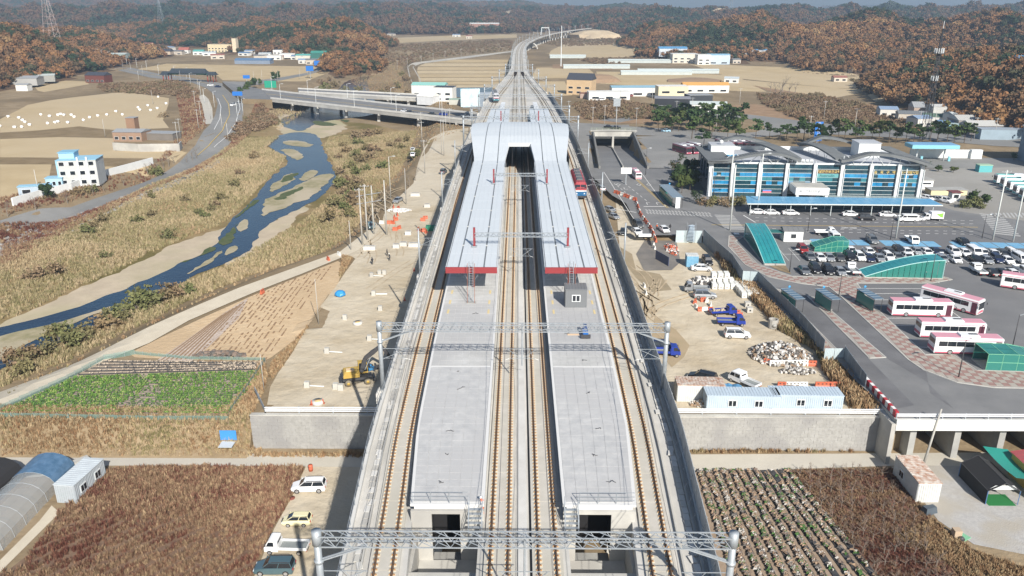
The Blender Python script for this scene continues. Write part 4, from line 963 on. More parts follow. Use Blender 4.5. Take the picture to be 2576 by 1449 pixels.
def make_bus(nm, L=10.9, body='pink'):
    rt = root(nm, 'x', 'bus'); W = 1.25; H = 3.05
    pw = PAINT['white']; pk = mat('bus_pink', (.62, .30, .36), .4) if body == 'pink' else mat('coach_teal', (.10, .42, .40), .4); pkd = mat('bus_skirt_pink', (.50, .12, .17), .45) if body == 'pink' else mat('coach_teal_skirt', (.05, .36, .34), .4)
    mb = MB(); top = [(W, 2.75), (W * .93, 3.0), (W * .7, H)]
    ring = lambda x, k=1: [(x, -W * k, .32), (x, W * k, .32), (x, W * k, .62)] + [(x, W * k, 2.35), (x, W * k, 2.72), (x, W * .9 * k, H - .06), (x, -W * .9 * k, H - .06), (x, -W * k, 2.72), (x, -W * k, 2.35), (x, -W * k, .62)]
    mb.loft([ring(-L / 2 + .0, .97), ring(-L / 2 + .1), ring(L / 2 - .15), ring(L / 2, .96)], pw); mb.build('body', rt)
    mb = MB(); mb.loft([[(x, -W * .88, H - .05), (x, W * .88, H - .05), (x, W * .8, H + .03), (x, -W * .8, H + .03)] for x in (-L / 2 + .05, L / 2 - .2)], pk)
    mb.build('roof_panel', rt)
    mb = MB(); mb.box((.2 if body == 'pink' else -1, 0, H + .16), (3.2, 1.7, .26), pw, top=.92); mb.box((.9, 0, H + .3), (1.4, .5, .04), m_trim); mb.build('roof_unit', rt)
    for s_ in (-1, 1):
        mb = MB(); mb.box((0, s_ * (W + .005), .42), (L - .3, .03, .24), pkd); mb.box((0, s_ * (W + .003), 2.66), (L - .3, .03, .16), pk); mb.build('stripe', rt)
        for i in range(6):
            x = -L / 2 + 1.3 + i * 1.42
            mb = MB(); mb.box((x, s_ * (W + .008), 1.95), (1.36, .03, .86), m_glass); mb.build('window', rt)
        for x in (-L / 2 + 2.6, L / 2 - 2.5): wheel(rt, x, s_ * (W - .12), .48, .28)
    mb = MB(); mb.box((L / 2 - .75, -(W + .01), 1.45), (.95, .05, 2.1), mat('bus_door_dark', (.10, .03, .05), .3)); mb.build('door', rt)
    mb = MB(); mb.box((L / 2, 0, 1.85), (.06, 2.2, 1.35), m_glass); mb.build('windscreen', rt)
    mb = MB(); mb.box((-L / 2, 0, 2.2), (.06, 2.1, .8), m_glass); mb.build('rear_window', rt)
    mb = MB(); mb.box((-L / 2 - .0, 0, .8), (.08, 2.3, .5), pkd); mb.box((L / 2, 0, .7), (.08, 2.2, .45), pkd); mb.build('bumper', rt)
    for s_ in (-1, 1):
        mb = MB(); mb.box((L / 2 + .04, s_ * .9, .85), (.05, .35, .2), m_lamp); mb.build('headlight', rt)
        mb = MB(); mb.bar((L / 2 - .05, s_ * 1.2, 2.5), (L / 2 + .35, s_ * 1.45, 2.3), .03, m_trim); mb.box((L / 2 + .35, s_ * 1.45, 2.05), (.1, .2, .4), m_trim); mb.build('mirror', rt)
    return rt
# ---------------------------------------------------------------- right side: streets, squares, car parks
Z7 = 7.0
sheet('station_street', [(1468, 423), (2640, 423), (2700, 460), (3000, 600), (3300, 1046), (2252, 1047), (2150, 956), (2090, 886), (1985, 801), (1880, 691), (1765, 592), (1612, 592), (1600, 560), (1575, 512), (1540, 492)], m_asph, .05, z=Z7)
sheet('station_street', [(1434, 316), (1495, 316), (1497, 362), (1508, 423), (1468, 423), (1445, 360)], m_asph_old, .05, pz=7)
sheet('station_street', [(1597, 340), (1700, 336), (1860, 352), (1860, 385), (2350, 395), (2640, 400), (2640, 424), (1632, 424), (1597, 362)], m_asph_old, .05, pz=7, step=3)
sheet('ring_road', [(1432, 306), (1500, 309), (1600, 318), (1720, 326), (1850, 336), (1900, 333), (1925, 322), (1920, 308), (1890, 298), (1800, 290), (1700, 288), (1640, 290), (1560, 306), (1500, 300), (1600, 284), (1700, 276), (1800, 277), (1900, 288), (2000, 300), (2150, 318), (2300, 325), (2400, 315), (2500, 298), (2576, 292), (2576, 306), (2500, 318), (2400, 340), (2576, 350), (2650, 380), (2500, 372), (2300, 352), (2150, 342), (2000, 335), (1930, 345), (1850, 352), (1700, 346), (1597, 341), (1495, 334), (1432, 330)], m_asph_old, .12, pz=6, step=3)
sheet('road_over_underpass', [(33.5, 364), (52.5, 364), (55, 400), (35, 400)], m_asph_old, .14, px=False)
sheet('coach_yard', [(2290, 425), (2640, 420), (2900, 600), (2500, 545), (2400, 530), (2310, 500)], mat('worn_yard_asphalt', (.28, .27, .245), .9, col2=(.33, .315, .29), scale=.1, detail=7, col3=(.25, .24, .22)), .055, z=Z7)
sheet('construction_ground', [(1548, 500), (1575, 513), (1600, 562), (1612, 596), (1700, 596), (1765, 598), (1800, 640), (1880, 700), (1985, 810), (2090, 895), (2150, 965), (2240, 1038), (1696, 1038), (1640, 900), (1560, 640)], m_lot, .06, z=5.5)
sheet('wet_ramp', [(1625, 600), (1700, 598), (1712, 660), (1690, 680), (1620, 682), (1600, 640)], mat('wet_old_asphalt', (.15, .14, .13), .7, col2=(.22, .20, .175), scale=.3, detail=7), .1, z=5.5)
sheet('mud_stain', [(1560, 622), (1590, 640), (1600, 680), (1660, 690), (1690, 730), (1640, 735), (1600, 700), (1570, 660)], mat('damp_sand', (.26, .215, .14), .9, col2=(.34, .27, .175), scale=.3, detail=6), .088, z=5.5)
sheet('mud_stain', [(1608, 770), (1650, 780), (1640, 850), (1668, 900), (1690, 925), (1720, 900), (1735, 870), (1700, 830), (1650, 800)], mat('damp_sand2', (.34, .27, .165), .9, col2=(.40, .31, .2), scale=.2, detail=6), .094, z=5.5)
# underpass
mb = MB(); m_tun = mat('tunnel_wall', (.16, .16, .155), .9, col2=(.2, .2, .19), scale=.5)
def rampz(Y): return 6.95 - 6.7 * min(1, max(0, (Y - 283) / 80))
mb.loft([[(29 + (Y - 281) * .061, Y, rampz(Y) - .05), (46.2 + (Y - 281) * .073, Y, rampz(Y) - .05), (46.2 + (Y - 281) * .073, Y, rampz(Y)), (29 + (Y - 281) * .061, Y, rampz(Y))] for Y in rng(278, 400, 4)], m_asph)
tag(mb.build('underpass_road'), kind='structure')
rt = root('underpass', 'concrete underpass with two dark openings and side walls right of the station roof', 'underpass', (0, 0, 0))
for x0, k, nm in ((29, .061, 'left'), (46.2, .073, 'right')):
    mb = MB(); pts = [(x0 + (Y - 281) * k, Y) for Y in rng(281, 363, 4)]
    for a, b in zip(pts, pts[1:]): mb.loft([[(a[0] - .35, a[1], -1), (a[0] + .35, a[1], -1), (a[0] + .35, a[1], 8.0), (a[0] - .35, a[1], 8.0)], [(b[0] - .35, b[1], -1), (b[0] + .35, b[1], -1), (b[0] + .35, b[1], 8.0), (b[0] - .35, b[1], 8.0)]], m_tun)
    mb.build('side_wall', rt)
mb = MB(); mb.box((43.2, 363.4, 6.9), (19.6, .8, 2.4), m_conc); mb.box((43.2, 363.2, 8.2), (21, 1.2, .3), m_conc); mb.box((43.1, 363.4, 2.8), (.9, .7, 5.9), m_conc); mb.box((33.6, 363.4, 2.8), (.8, .7, 5.9), m_conc); mb.box((52.6, 363.4, 2.8), (.8, .7, 5.9), m_conc); mb.build('portal_wall', rt)
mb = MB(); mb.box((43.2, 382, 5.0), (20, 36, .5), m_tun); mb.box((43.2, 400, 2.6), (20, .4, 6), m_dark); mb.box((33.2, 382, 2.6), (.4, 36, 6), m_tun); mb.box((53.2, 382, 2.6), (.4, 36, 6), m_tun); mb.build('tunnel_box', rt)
mb = MB()
for Y in rng(283, 362, 4)[:-1]: mb.beam((37.6 + (Y - 283) * .067, Y, rampz(Y) + .7), (37.6 + (Y + 4 - 283) * .067, Y + 4, rampz(Y + 4) + .7), .35, .75, m_conc)
mb.build('median_wall', rt)
handrail('fence', [(33, 363.5, 8.35), (53.5, 363.5, 8.35)], 1.1, 'pale green wire fence on top of the underpass portal', 'fence', mat('pale_green_steel', (.45, .52, .35), .6), .04, post=2.4)
# markings
def line(mb, a, b, wd, m=m_white, z=Z7, off=.08, n=1, gap=0):
    A, B = P(*a, z), P(*b, z); A.z = B.z = z + off
    for i in range(n):
        p = A.lerp(B, i / n); q = A.lerp(B, (i + 1 - gap) / n); mb.beam(p, q, wd, .012, m)
mk = MB()
for a, b, w_ in [((1519, 433), (1600, 560), .16), ((1612, 433), (1675, 520), .16), ((1545, 525), (1600, 535), .3)]: line(mk, a, b, w_)
line(mk, (1579, 433), (1677, 523), .15, m_yellowp); line(mk, (1583, 433), (1681, 523), .15, m_yellowp)
for a, b in [((1545, 462), (1606, 510)), ((1563, 455), (1632, 510))]: line(mk, a, b, .16, n=7, gap=.5)
line(mk, (1619, 520), (1672, 520), .4); 
def zebra(a, b, c, n, z=Z7, wd=.45, frac=.5, m=m_white):
    """stripes between the edge a-b and the parallel edge through c"""
    A, B, C = P(*a, z), P(*b, z), P(*c, z); D = C - A
    for i in range(n):
        p = A.lerp(B, (i + .5) / n); q = p + D; p.z = q.z = z + .08; mk.beam(p, q, (B - A).length / n * frac, .012, m)
m_fp = mat('faded_road_paint', (.40, .40, .39), .8)
zebra((1620, 527), (1785, 535), (1625, 532), 20, m=m_fp)
zebra((1622, 533), (1788, 541), (1627, 538), 20, m=m_fp)
zebra((1796, 540), (1824, 578), (1844, 541), 10, m=m_fp)
zebra((1852, 541), (1885, 578), (1874, 542), 10) if False else None
zebra((2462, 536), (2505, 590), (2520, 542), 11, m=m_fp)
zebra((2490, 536), (2576, 536), (2498, 548), 9, m=m_fp)
zebra((1838, 586), (1918, 588), (1840, 590), 3)
zebra((2010, 604), (2010, 628), (2040, 604), 7)
for y0 in (548, 556, 575, 582): line(mk, (1900, y0), (2460, y0 + 8), .14, n=26, gap=.55)
line(mk, (1790, 566), (2460, 572), .2, m_yellowp); line(mk, (1870, 542), (1900, 560), .3)
line(mk, (2115, 575), (2155, 573), .2); line(mk, (2116, 572), (2156, 576), .2)
for dx, dy in ((1607, 465), (1632, 465), (1555, 465), (1627, 512), (1652, 512)):
    p = P(dx, dy, Z7); p.z += .08
    if dy == 465 and dx < 1640:
        q = [p + Vector(v) for v in ((-.7, 0, 0), (0, -1.6, 0), (.7, 0, 0), (0, 1.6, 0))]
        for a, b in zip(q, q[1:] + q[:1]): mk.beam(a, b, .16, .012, m_white)
    else:
        mk.beam(p + Vector((0, -1.5, 0)), p + Vector((0, 1, 0)), .16, .012, m_white); mk.beam(p + Vector((0, 1, 0)), p + Vector((1.1, 1, 0)), .16, .013, m_white)
for dx, dy in ((1545, 475), (1570, 474)):
    p = P(dx, dy, Z7); p.z += .08; mk.beam(p + Vector((0, -1.5, 0)), p + Vector((0, 1, 0)), .16, .012, m_white); mk.beam(p + Vector((0, -1.4, 0)), p + Vector((1.0, -1.4, 0)), .16, .013, m_white)
tag(mk.build('road_markings'), kind='structure')
# the town grid of the square, turned a little
GR = R(-3.6); GO = Vector((66, 178)); cg, sg_ = math.cos(GR), math.sin(GR)
def G(u, v, z=Z7): return Vector((GO.x + u * cg - v * sg_, GO.y + u * sg_ + v * cg, z))
def Ginv(p): dx, dy = p.x - GO.x, p.y - GO.y; return dx * cg + dy * sg_, -dx * sg_ + dy * cg
m_bay = mat('blue_bay_paint', (.13, .33, .52), .8, col2=(.20, .40, .56), scale=.6)
uB = Ginv(P(2045, 612, Z7)); 
mb = MB(); n_ = 20
for i in range(n_):
    u0 = uB[0] + i * 3.35
    if i in (4, 9): continue
    a, b, c, d = G(u0 + .12, uB[1] - 1.2), G(u0 + 3.23, uB[1] - 1.2), G(u0 + 3.23, uB[1] + 3.6), G(u0 + .12, uB[1] + 3.6)
    for q in (a, b, c, d): q.z += .07
    mb.quad(a, b, c, d, m_bay)
tag(mb.build('blue_parking_bays'), kind='structure')
pk = MB()
for u in np.arange(-4, 66, 2.5):
    for v0, v1 in ((-4.9, .1), (.1, 5.1), (-18.5, -13.7)):
        if v0 < -10 and (u < -3 or 24 < u < 42): continue
        if abs(u - 38.5) < 2 and v0 > -10: continue
        a, b = G(u, v0), G(u, v1); a.z = b.z = Z7 + .075; pk.beam(a, b, .1, .01, m_white)
a, b = G(-4, .1), G(65, .1); a.z = b.z = Z7 + .078; pk.beam(a, b, .1, .01, m_white)
for q in np.arange(0, 8.1, 1.62):                 # bus bays
    for i in range(6):
        pass
for (a, b) in [((2145, 726), (2345, 727)), ((2190, 739), (2380, 740)), ((2200, 755), (2300, 755)), ((2200, 769), (2235, 769)), ((2228, 801), (2420, 801)), ((2250, 819), (2300, 819)), ((2290, 855), (2350, 856)), ((2312, 874), (2350, 875)), ((2395, 785), (2420, 803)), ((2500, 870), (2535, 890))]:
    A, B = P(*a, Z7), P(*b, Z7); A.z = B.z = Z7 + .075; pk.beam(A, B, .13, .01, m_white)
tag(pk.build('parking_lines'), kind='structure')
# checkered pavement
m_tr = mat('red_paving_block', (.27, .165, .145), .85, col2=(.31, .195, .17), scale=3); m_tb = mat('beige_paving_block', (.33, .30, .265), .85, col2=(.38, .345, .30), scale=3); m_joint = mat('paving_joint', (.33, .30, .27), .9)
PAVE = [[(1834, 594), (1870, 596), (1850, 608), (1904, 664), (1925, 673), (1975, 690), (1992, 696), (2165, 698), (2378, 698), (2395, 704), (2345, 713), (2155, 713), (2197, 770), (2282, 850), (2327, 893), (2397, 893), (2457, 933), (2600, 937), (2700, 945), (2700, 990), (2600, 978), (2500, 976), (2407, 963), (2322, 931), (2285, 906), (2117, 748), (2085, 722), (2014, 714), (1932, 697), (1876, 668), (1832, 621)],
        [(1947, 726), (1962, 730), (1990, 765), (2107, 882), (2072, 882), (1980, 775)], [(2030, 745), (2052, 750), (2228, 900), (2187, 902)]]
prt = root('pavement', 'x', 'x', (0, 0, 0)); del prt['label'], prt['category']; prt['kind'] = 'structure'
acc = MB(); near = []
for pl in PAVE:
    o = sheet('paving_bed', pl, m_joint, .10, z=Z7, parent=prt)
    del o['kind']
    W = [(P(a, b, Z7).x, P(a, b, Z7).y) for a, b in pl]; A_, B_ = segs(W); UV = [Ginv(Vector((x, y, 0))) for x, y in W]
    us = [q[0] for q in UV]; vs_ = [q[1] for q in UV]; T = 1.05
    for i in range(int(min(us) / T) - 1, int(max(us) / T) + 2):
        for j in range(int(min(vs_) / T) - 1, int(max(vs_) / T) + 2):
            c = G((i + .5) * T, (j + .5) * T)
            if float(polyd(c.x, c.y, A_, B_)) < -.35: near.append((c.y, c.x, (i + j) % 2))
near.sort(); tm = {}
for k, m in ((0, m_tr), (1, m_tb)):
    t_ = MB(); t_.box((0, 0, 0), (1.01, 1.01, .06), m, rz=GR); tm[k] = t_.mesh('paving_block')
for n_, (y_, x_, k) in enumerate(near):
    if n_ < 298:
        o = obj('paving_block', tm[k], prt); o.location = (x_, y_, Z7 + .10 + rnd.uniform(0, .01))
    else: acc.box((x_, y_, Z7 + .10), (1.01, 1.01, .06), (m_tr, m_tb)[k], rz=GR)
tag(acc.build('paving_blocks', prt), kind='stuff')
mb = MB()
for pl in PAVE:
    W = [P(a, b, Z7) for a, b in pl]
    for a, b in zip(W, W[1:] + W[:1]): mb.beam(a + Vector((0, 0, .14)), b + Vector((0, 0, .14)), .22, .14, m_conc)
mb.build('kerb_stone', prt)
# bus lanes are a bit darker
sheet('bus_lane', [(1952, 724), (1975, 722), (2030, 745), (2185, 903), (2300, 1020), (2250, 1030), (2110, 885), (1990, 762)], mat('dark_new_asphalt', (.11, .11, .115), .85, col2=(.16, .16, .165), scale=.15, detail=6), .056, z=Z7)
sheet('bus_lane', [(2055, 750), (2085, 724), (2117, 750), (2285, 908), (2330, 935), (2340, 990), (2400, 1030), (2330, 960), (2232, 903)], MATS['dark_new_asphalt'], .061, z=Z7)
sheet('tree_pit', [(1935, 670), (1975, 668), (1990, 690), (1962, 682)], m_soil, .12, z=Z7)

# ---------------------------------------------------------------- bus terminal
TZ = 7.0; ter = root('bus_terminal', 'large glass fronted bus terminal with white columns and wavy grey roof bands', 'bus terminal', (58.1, 238.1, TZ), R(-3.5))
m_wcol = mat('white_column', (.64, .67, .68), .5); m_band = mat('zinc_roof_band', (.13, .14, .145), .8, col2=(.16, .17, .175), scale=.6, spec=.2); m_tglass = mat('curtain_glass_dark', (.012, .035, .055), .06, spec=1.0, col2=(.02, .07, .09), scale=.25)
m_tg2 = mat('curtain_glass_blue', (.03, .27, .50), .12, spec=.9, col2=(.02, .17, .36), scale=.4); m_tg3 = mat('curtain_glass_teal', (.05, .20, .24), .1, spec=.9); m_mull = mat('pale_mullion', (.55, .60, .60), .5); m_dwall = mat('slate_wall', (.14, .155, .19), .6, col2=(.17, .18, .21), scale=.4); m_rooft = mat('roof_membrane_pale', (.44, .46, .49), .7, col2=(.38, .40, .43), scale=.2)
cs_ = [0, 6.4, 14.5, 22.4, 30.6, 38.5, 46.9, 54.9, 61.5]
mb = MB(); mb.box((30.75, 13.4, 4.95), (60.9, 25.2, 9.9), m_dwall); mb.build('main_block', ter)
mb = MB(); mb.box((30.75, 13.4, 9.98), (60.6, 25, .12), m_rooft); mb.box((30.75, .85, 10.2), (61.5, .5, .5), m_wcol); mb.box((30.75, 25.9, 10.6), (61.5, .4, 1.2), m_wcol); mb.build('flat_roof', ter)
for x in cs_:
    mb = MB(); mb.box((x, .1, 5.2), (1.0 if x else 1.3, .9, 10.4), m_wcol); mb.bar((x + .55, -.55, .2), (x + .55, -.55, 9), .14, m_wcol, 6); mb.build('column', ter)
rt_ = random.Random(5)
for i, (a, b) in enumerate(zip(cs_, cs_[1:])):
    rows = 8; hgt = 9.9 / rows
    for k in range(rows):
        n_ = 4; w_ = (b - a - 1.25) / n_
        for j in range(n_):
            m = m_tglass
            if k == 5 and rt_.random() < .75: m = m_tg2 if i != 4 else m_tg3
            elif k in (3, 4) and rt_.random() < .55: m = m_tg3 if k == 4 else m_tg2
            elif k == 1 and i < 2: m = m_tg2
            mb = MB(); mb.box((a + .625 + w_ * (j + .5), .50 + rt_.uniform(-.01, .01), hgt * (k + .5)), (w_ - .05, .06, hgt - .08), m); mb.build('pane', ter)
    mb = MB()
    for k in range(1, rows): mb.box(((a + b) / 2, .42, hgt * k), (b - a - 1.3, .14, .09), m_mull)
    mb.build('transoms', ter)
# left side face: strips of windows, small balcony
for j in range(5):
    mb = MB(); mb.box((-.02 + .28, 3.2 + j * 4.9, 6.2), (.1, 2.6, 5.4), m_tglass); mb.build('side_window', ter)
mb = MB(); mb.box((-1.0, 17, 3.9), (2.2, 5, 1.1), m_band); mb.build('side_canopy', ter)
def band(nm, path, wd, th, ribs=True, along='x'):
    """roof band: path of points (x, y, z), wd its width across"""
    mb = MB(); rings = []
    for p in path:
        x, y, z = p
        if along == 'x': rings.append([(x, y - wd / 2, z - th), (x, y + wd / 2, z - th), (x, y + wd / 2, z), (x, y - wd / 2, z)])
        else: rings.append([(x + wd / 2, y, z - th), (x - wd / 2, y, z - th), (x - wd / 2, y, z), (x + wd / 2, y, z)])
    mb.loft(rings, m_band)
    if ribs:
        for a in rings: mb.bar(a[3], a[2], .05, m_band, 3)
    mb.build(nm, ter)
def arc(x0, x1, y, z0, zp, xp, z1, n=36, dy=0):
    out = []
    for i in range(n + 1):
        x = x0 + (x1 - x0) * i / n
        z = (z0 + (zp - z0) * .5 * (1 - math.cos(math.pi * (x - x0) / (xp - x0)))) if x < xp else (z1 + (zp - z1) * math.cos(math.pi / 2 * (x - xp) / (x1 - xp)) ** 1.0)
        out.append((x, y + dy * i / n, z))
    return out
band('roof_band', arc(-1.4, 25.5, -.4, 11.2, 13.8, 17, 11.9), 3.4, .75)
band('roof_band', arc(.5, 22.5, 23.5, 11.6, 14.6, 11.5, 12.6), 3.0, .75)
band('roof_band', [(2.2, y, 11.2) for y in (-2.1, 8, 16, 25)], 7.4, .5, along='y', ribs=False)
band('roof_band', [(24.2 - 7.5 * t, 0 + 24 * t, 12.0 + 1.6 * math.sin(t * 2.6)) for t in [i / 12 for i in range(13)]], 4.2, .5, along='y', ribs=False)
band('roof_band', arc(37.2, 64.0, -.4, 11.9, 14.0, 46.5, 10.6), 3.4, .75)
band('roof_band', arc(31.5, 52, 23.5, 12.6, 15.0, 39, 11.8), 3.0, .75)
band('roof_band', [(38.3 - 5.5 * t, 0 + 24 * t, 12.0 + 1.7 * math.sin(t * 2.6)) for t in [i / 12 for i in range(13)]], 4.4, .5, along='y', ribs=False)
band('roof_band', [(61.8 - 6.5 * t, 0 + 16 * t, 11.0 + 2.2 * t) for t in [i / 6 for i in range(7)]], 4.2, .4, along='y', ribs=False)
mb = MB()
for x in cs_[1:]:
    mb.bar((x, .3, 10.2), (x, -.1, 12.8 if x < 24 or 38 < x < 56 else 11), .13, m_wcol, 6)
    for q in (-3.2, 3.2):
        if (2 < x + q < 24) or (38 < x + q < 63): mb.bar((x, .3, 10.2) if False else (x + q * 1.1, .3, 10.3), (x + q * .25, -.3, 12.9 if x < 60 else 10.8), .08, m_wcol, 5)
for (x0, y0) in [(23, 3), (21.5, 8), (20, 13), (18.5, 18), (37, 4), (36, 9), (35, 14), (34, 19)]:
    for q in (-.9, .9): mb.bar((x0, y0, 10), (x0 + q, y0 + q * .5, 12.6), .07, m_wcol, 5)
mb.build('roof_struts', ter)
mb = MB(); mb.box((5.6, 17, 11.6), (7.2, 6, 3.2), m_wcol); mb.box((5.6, 17, 13.25), (7.6, 6.4, .15), m_rooft); mb.build('rooftop_room', ter)
mb = MB(); mb.box((50.5, 17, 12.2), (6.6, 7, 4.4), m_wcol); mb.box((50.5, 17, 14.45), (7, 7.4, .15), m_rooft); mb.build('rooftop_room', ter)
mb = MB(); blob(mb, (5.2, 15, 14.2), .6, .6, mat('white_dome', (.8, .8, .8), .4), random.Random(1), 10, 6); mb.build('antenna_dome', ter)
mb = MB(); mb.box((7.2, 4.4, 11.7), (3.8, 2.4, .25), mat('sky_blue_panel', (.05, .32, .55), .4), rz=.1); mb.build('blue_panel', ter)
for x in list(np.arange(16.2, 20.5, 1.2)) + list(np.arange(23.6, 30.5, 1.25)):
    mb = MB(); mb.box((x, 2.2, 10.65), (.95, .7, 1.15), m_wcol); mb.box((x - .2, 1.84, 10.5), (.28, .03, .4), m_trim); mb.box((x + .2, 1.84, 10.5), (.28, .03, .4), m_trim); mb.build('air_unit', ter)
# entrance box with its lettering
mb = MB(); mb.box((28.4, -3.6, 3.55), (9.6, 7.6, 2.1), mat('entrance_white', (.72, .74, .74), .5)); mb.box((28.4, -3.6, 4.66), (9.2, 7.2, .1), m_conc); mb.build('entrance_block', ter)
for x in (24.3, 32.6):
    mb = MB(); mb.box((x, -6.8, 1.25), (.8, .8, 2.5), m_wcol); mb.build('entrance_pillar', ter)
def text(s_, par, loc, size, m, rx=90, rz=0, ext=.03, nm='lettering', align='CENTER'):
    cu = bpy.data.curves.new(nm, 'FONT'); cu.body = s_; cu.size = size; cu.extrude = ext; cu.align_x = align; cu.align_y = 'CENTER'
    t_ = bpy.data.objects.new(nm, cu); COL.objects.link(t_); bpy.context.view_layer.update()
    me = bpy.data.meshes.new_from_object(t_.evaluated_get(bpy.context.evaluated_depsgraph_get())); bpy.data.objects.remove(t_); me.materials.clear(); me.materials.append(m)
    o = bpy.data.objects.new(nm, me); COL.objects.link(o); o.parent = par; o.location = loc; o.rotation_euler = (R(rx), 0, R(rz)); return o
m_gold = mat('gold_letters', (.80, .60, .22), .4); m_grl = mat('grey_letters', (.32, .34, .36), .5)
mb = MB(); mb.box((34.55, .36, 7.95), (7.0, .06, 1.05), mat('banner_dark', (.03, .015, .02), .5)); mb.build('banner', ter)
text('건설안전보건교육', ter, (34.55, .30, 7.95), .98, m_gold)
mb = MB(); mb.box((34.55, .36, 6.75), (6.6, .06, 1.1), mat('banner_teal', (.12, .34, .36), .4)); mb.build('banner', ter)
text('Austrudin', ter, (34.4, .30, 6.75), 1.1, mat('teal_script', (.03, .12, .14), .5))
for i, c in enumerate('송옥구역'): text(c, ter, (48.4 + i * 1.75, .30, 7.9), 1.05, m_gold)
text('도시개발사업', ter, (58.2, .30, 8.0), .92, m_gold); text('●●●●●', ter, (58.2, .30, 7.35), .42, m_wcol)
text('안동터미널', ter, (28.4, -7.44, 3.65), .95, m_grl)
mb = MB(); mb.box((25.0, -7.43, 3.65), (.7, .04, .5), m_grl); mb.build('logo', ter)
mb = MB()
for j, c in enumerate(((.15, .25, .6), (.7, .15, .2))): mb.box((17.3, .34, 2.0 - j * .45), (2.6, .05, .4), mat('banner_c%d' % j, c, .6))
mb.build('banner', ter)
mb = MB()                                          # glass ledge at the foot of the facade
for i in range(20): mb.box((34.2 + i * 1.42, -1.2, .9), (1.36, 2.2, .12), mat('ledge_glass', (.30, .36, .37), .2))
tag(mb.build('ledge_panes', ter), kind='stuff')
# long blue canopy before the terminal
rt = root('blue_canopy', 'long blue glass canopy on thin posts along the street before the terminal', 'canopy', (0, 0, 0)); m_bcan = mat('blue_canopy_glass', (.10, .30, .50), .3, col2=(.14, .36, .55), scale=.5)
A, B = P(1880, 512, 10.4), P(2372, 516, 10.4); C = P(2340, 503, 10.4); D0 = P(1876, 496, 10.4); n_ = 38
for i in range(n_):
    mb = MB(); a = A.lerp(B, i / n_); b = A.lerp(B, (i + .975) / n_); c = D0.lerp(C, (i + .975) / n_); d = D0.lerp(C, i / n_); u = Vector((0, 0, .35))
    mb.add([a, b, c + u, d + u, a - Vector((0, 0, .08)), b - Vector((0, 0, .08)), c + u * .8, d + u * .8], [(0, 1, 2, 3), (7, 6, 5, 4), (0, 4, 5, 1), (1, 5, 6, 2), (2, 6, 7, 3), (3, 7, 4, 0)], m_bcan); mb.build('roof_pane', rt)
mb = MB(); mb.beam(A + Vector((0, -.08, .05)), B + Vector((0, -.08, .05)), .12, .3, m_mull); mb.build('edge_beam', rt)
for i in range(10):
    mb = MB(); a = A.lerp(B, (i + .2) / 9.6); a.y += .5; mb.bar((a.x, a.y, Z7), (a.x, a.y, 10.3), .11, m_mull, 6); c = D0.lerp(C, (i + .2) / 9.6); mb.bar((c.x, c.y, Z7), (c.x, c.y, 10.5), .11, m_mull, 6); mb.build('post', rt)
mb = MB(); c0, c1 = D0.lerp(C, .02), D0.lerp(C, .98); mb.beam(c0 - Vector((0, -.5, .8)), c1 - Vector((0, -.5, .8)), .15, 2.4, mat('shelter_back_glass', (.03, .06, .08), .15)); mb.build('back_glass', rt)
# gatehouse buildings right of the terminal
def boxhouse(nm, label, cat, loc, dims, m, roofm=None, wins=(), rz=0., over=.2, door=True, group=None, gable=0., parapet=False):
    """small house: wins is a list of (side, position along, height, width, height) on the near side 'f' or the left side 'l' or right 'r'"""
    rt = root(nm, label, cat, loc, rz, group); L, W, H = dims
    mb = MB(); mb.box((0, 0, H / 2), (L, W, H), m); mb.build('wall', rt); roofm = roofm or m_concd; mb = MB()
    if gable:
        r0 = [(-L / 2 - over, -W / 2 - over, H + .02), (-L / 2 - over, W / 2 + over, H + .02), (-L / 2 - over, 0, H + gable)]
        r1 = [(L / 2 + over, y, z) for _, y, z in r0]; mb.loft([r0, r1], roofm)
        k = max(3, int(L / 1.0))
        for i in range(k + 1):
            x = -L / 2 - over + (L + 2 * over) * i / k; mb.beam((x, -W / 2 - over, H + .06), (x, 0, H + gable + .04), .06, .04, roofm); mb.beam((x, 0, H + gable + .04), (x, W / 2 + over, H + .06), .06, .04, roofm)
    else:
        mb.box((0, 0, H + .08), (L + 2 * over, W + 2 * over, .16), roofm)
        if parapet:
            for (x, y, a, b) in ((0, -W / 2, L, .2), (0, W / 2, L, .2), (-L / 2, 0, .2, W), (L / 2, 0, .2, W)): mb.box((x, y, H + .4), (a + .2, b + .2, .5), m)
    mb.build('roof', rt)
    for s_, u, z, ww, wh in wins:
        mb = MB(); g = MB()
        if s_ == 'f': c = (u, -W / 2 - .03, z); mb.box(c, (ww + .16, .08, wh + .16), m_wcol); g.box((u, -W / 2 - .07, z), (ww, .05, wh), m_glass)
        else:
            sx = -1 if s_ == 'l' else 1; mb.box((sx * (L / 2 + .03), u, z), (.08, ww + .16, wh + .16), m_wcol); g.box((sx * (L / 2 + .07), u, z), (.05, ww, wh), m_glass)
        w_ = mb.build('window', rt); g.build('pane', w_)
    return rt
m_ww = mat('white_plaster', (.72, .73, .72), .8, col2=(.66, .67, .66), scale=.6)
def at(px, py, z=None): 
    p = P(px, py, z); return (p.x, p.y, (hh(p.x, p.y) if z is None else z))
boxhouse('security_hut', 'white low annex with flat roof on the right end of the terminal', 'annex', at(2308, 472, Z7), (7, 5, 2.9), m_ww, wins=[('f', 0, 1.9, 5.5, .45)])
boxhouse('security_hut', 'small white gate hut with dark red roof right of the terminal beside parked vans', 'hut', at(2398, 504, Z7), (2.4, 2.4, 2.6), m_ww, mat('dark_red_roof', (.16, .05, .05), .7), wins=[('f', 0, 1.5, 1.4, 1)], over=.5)
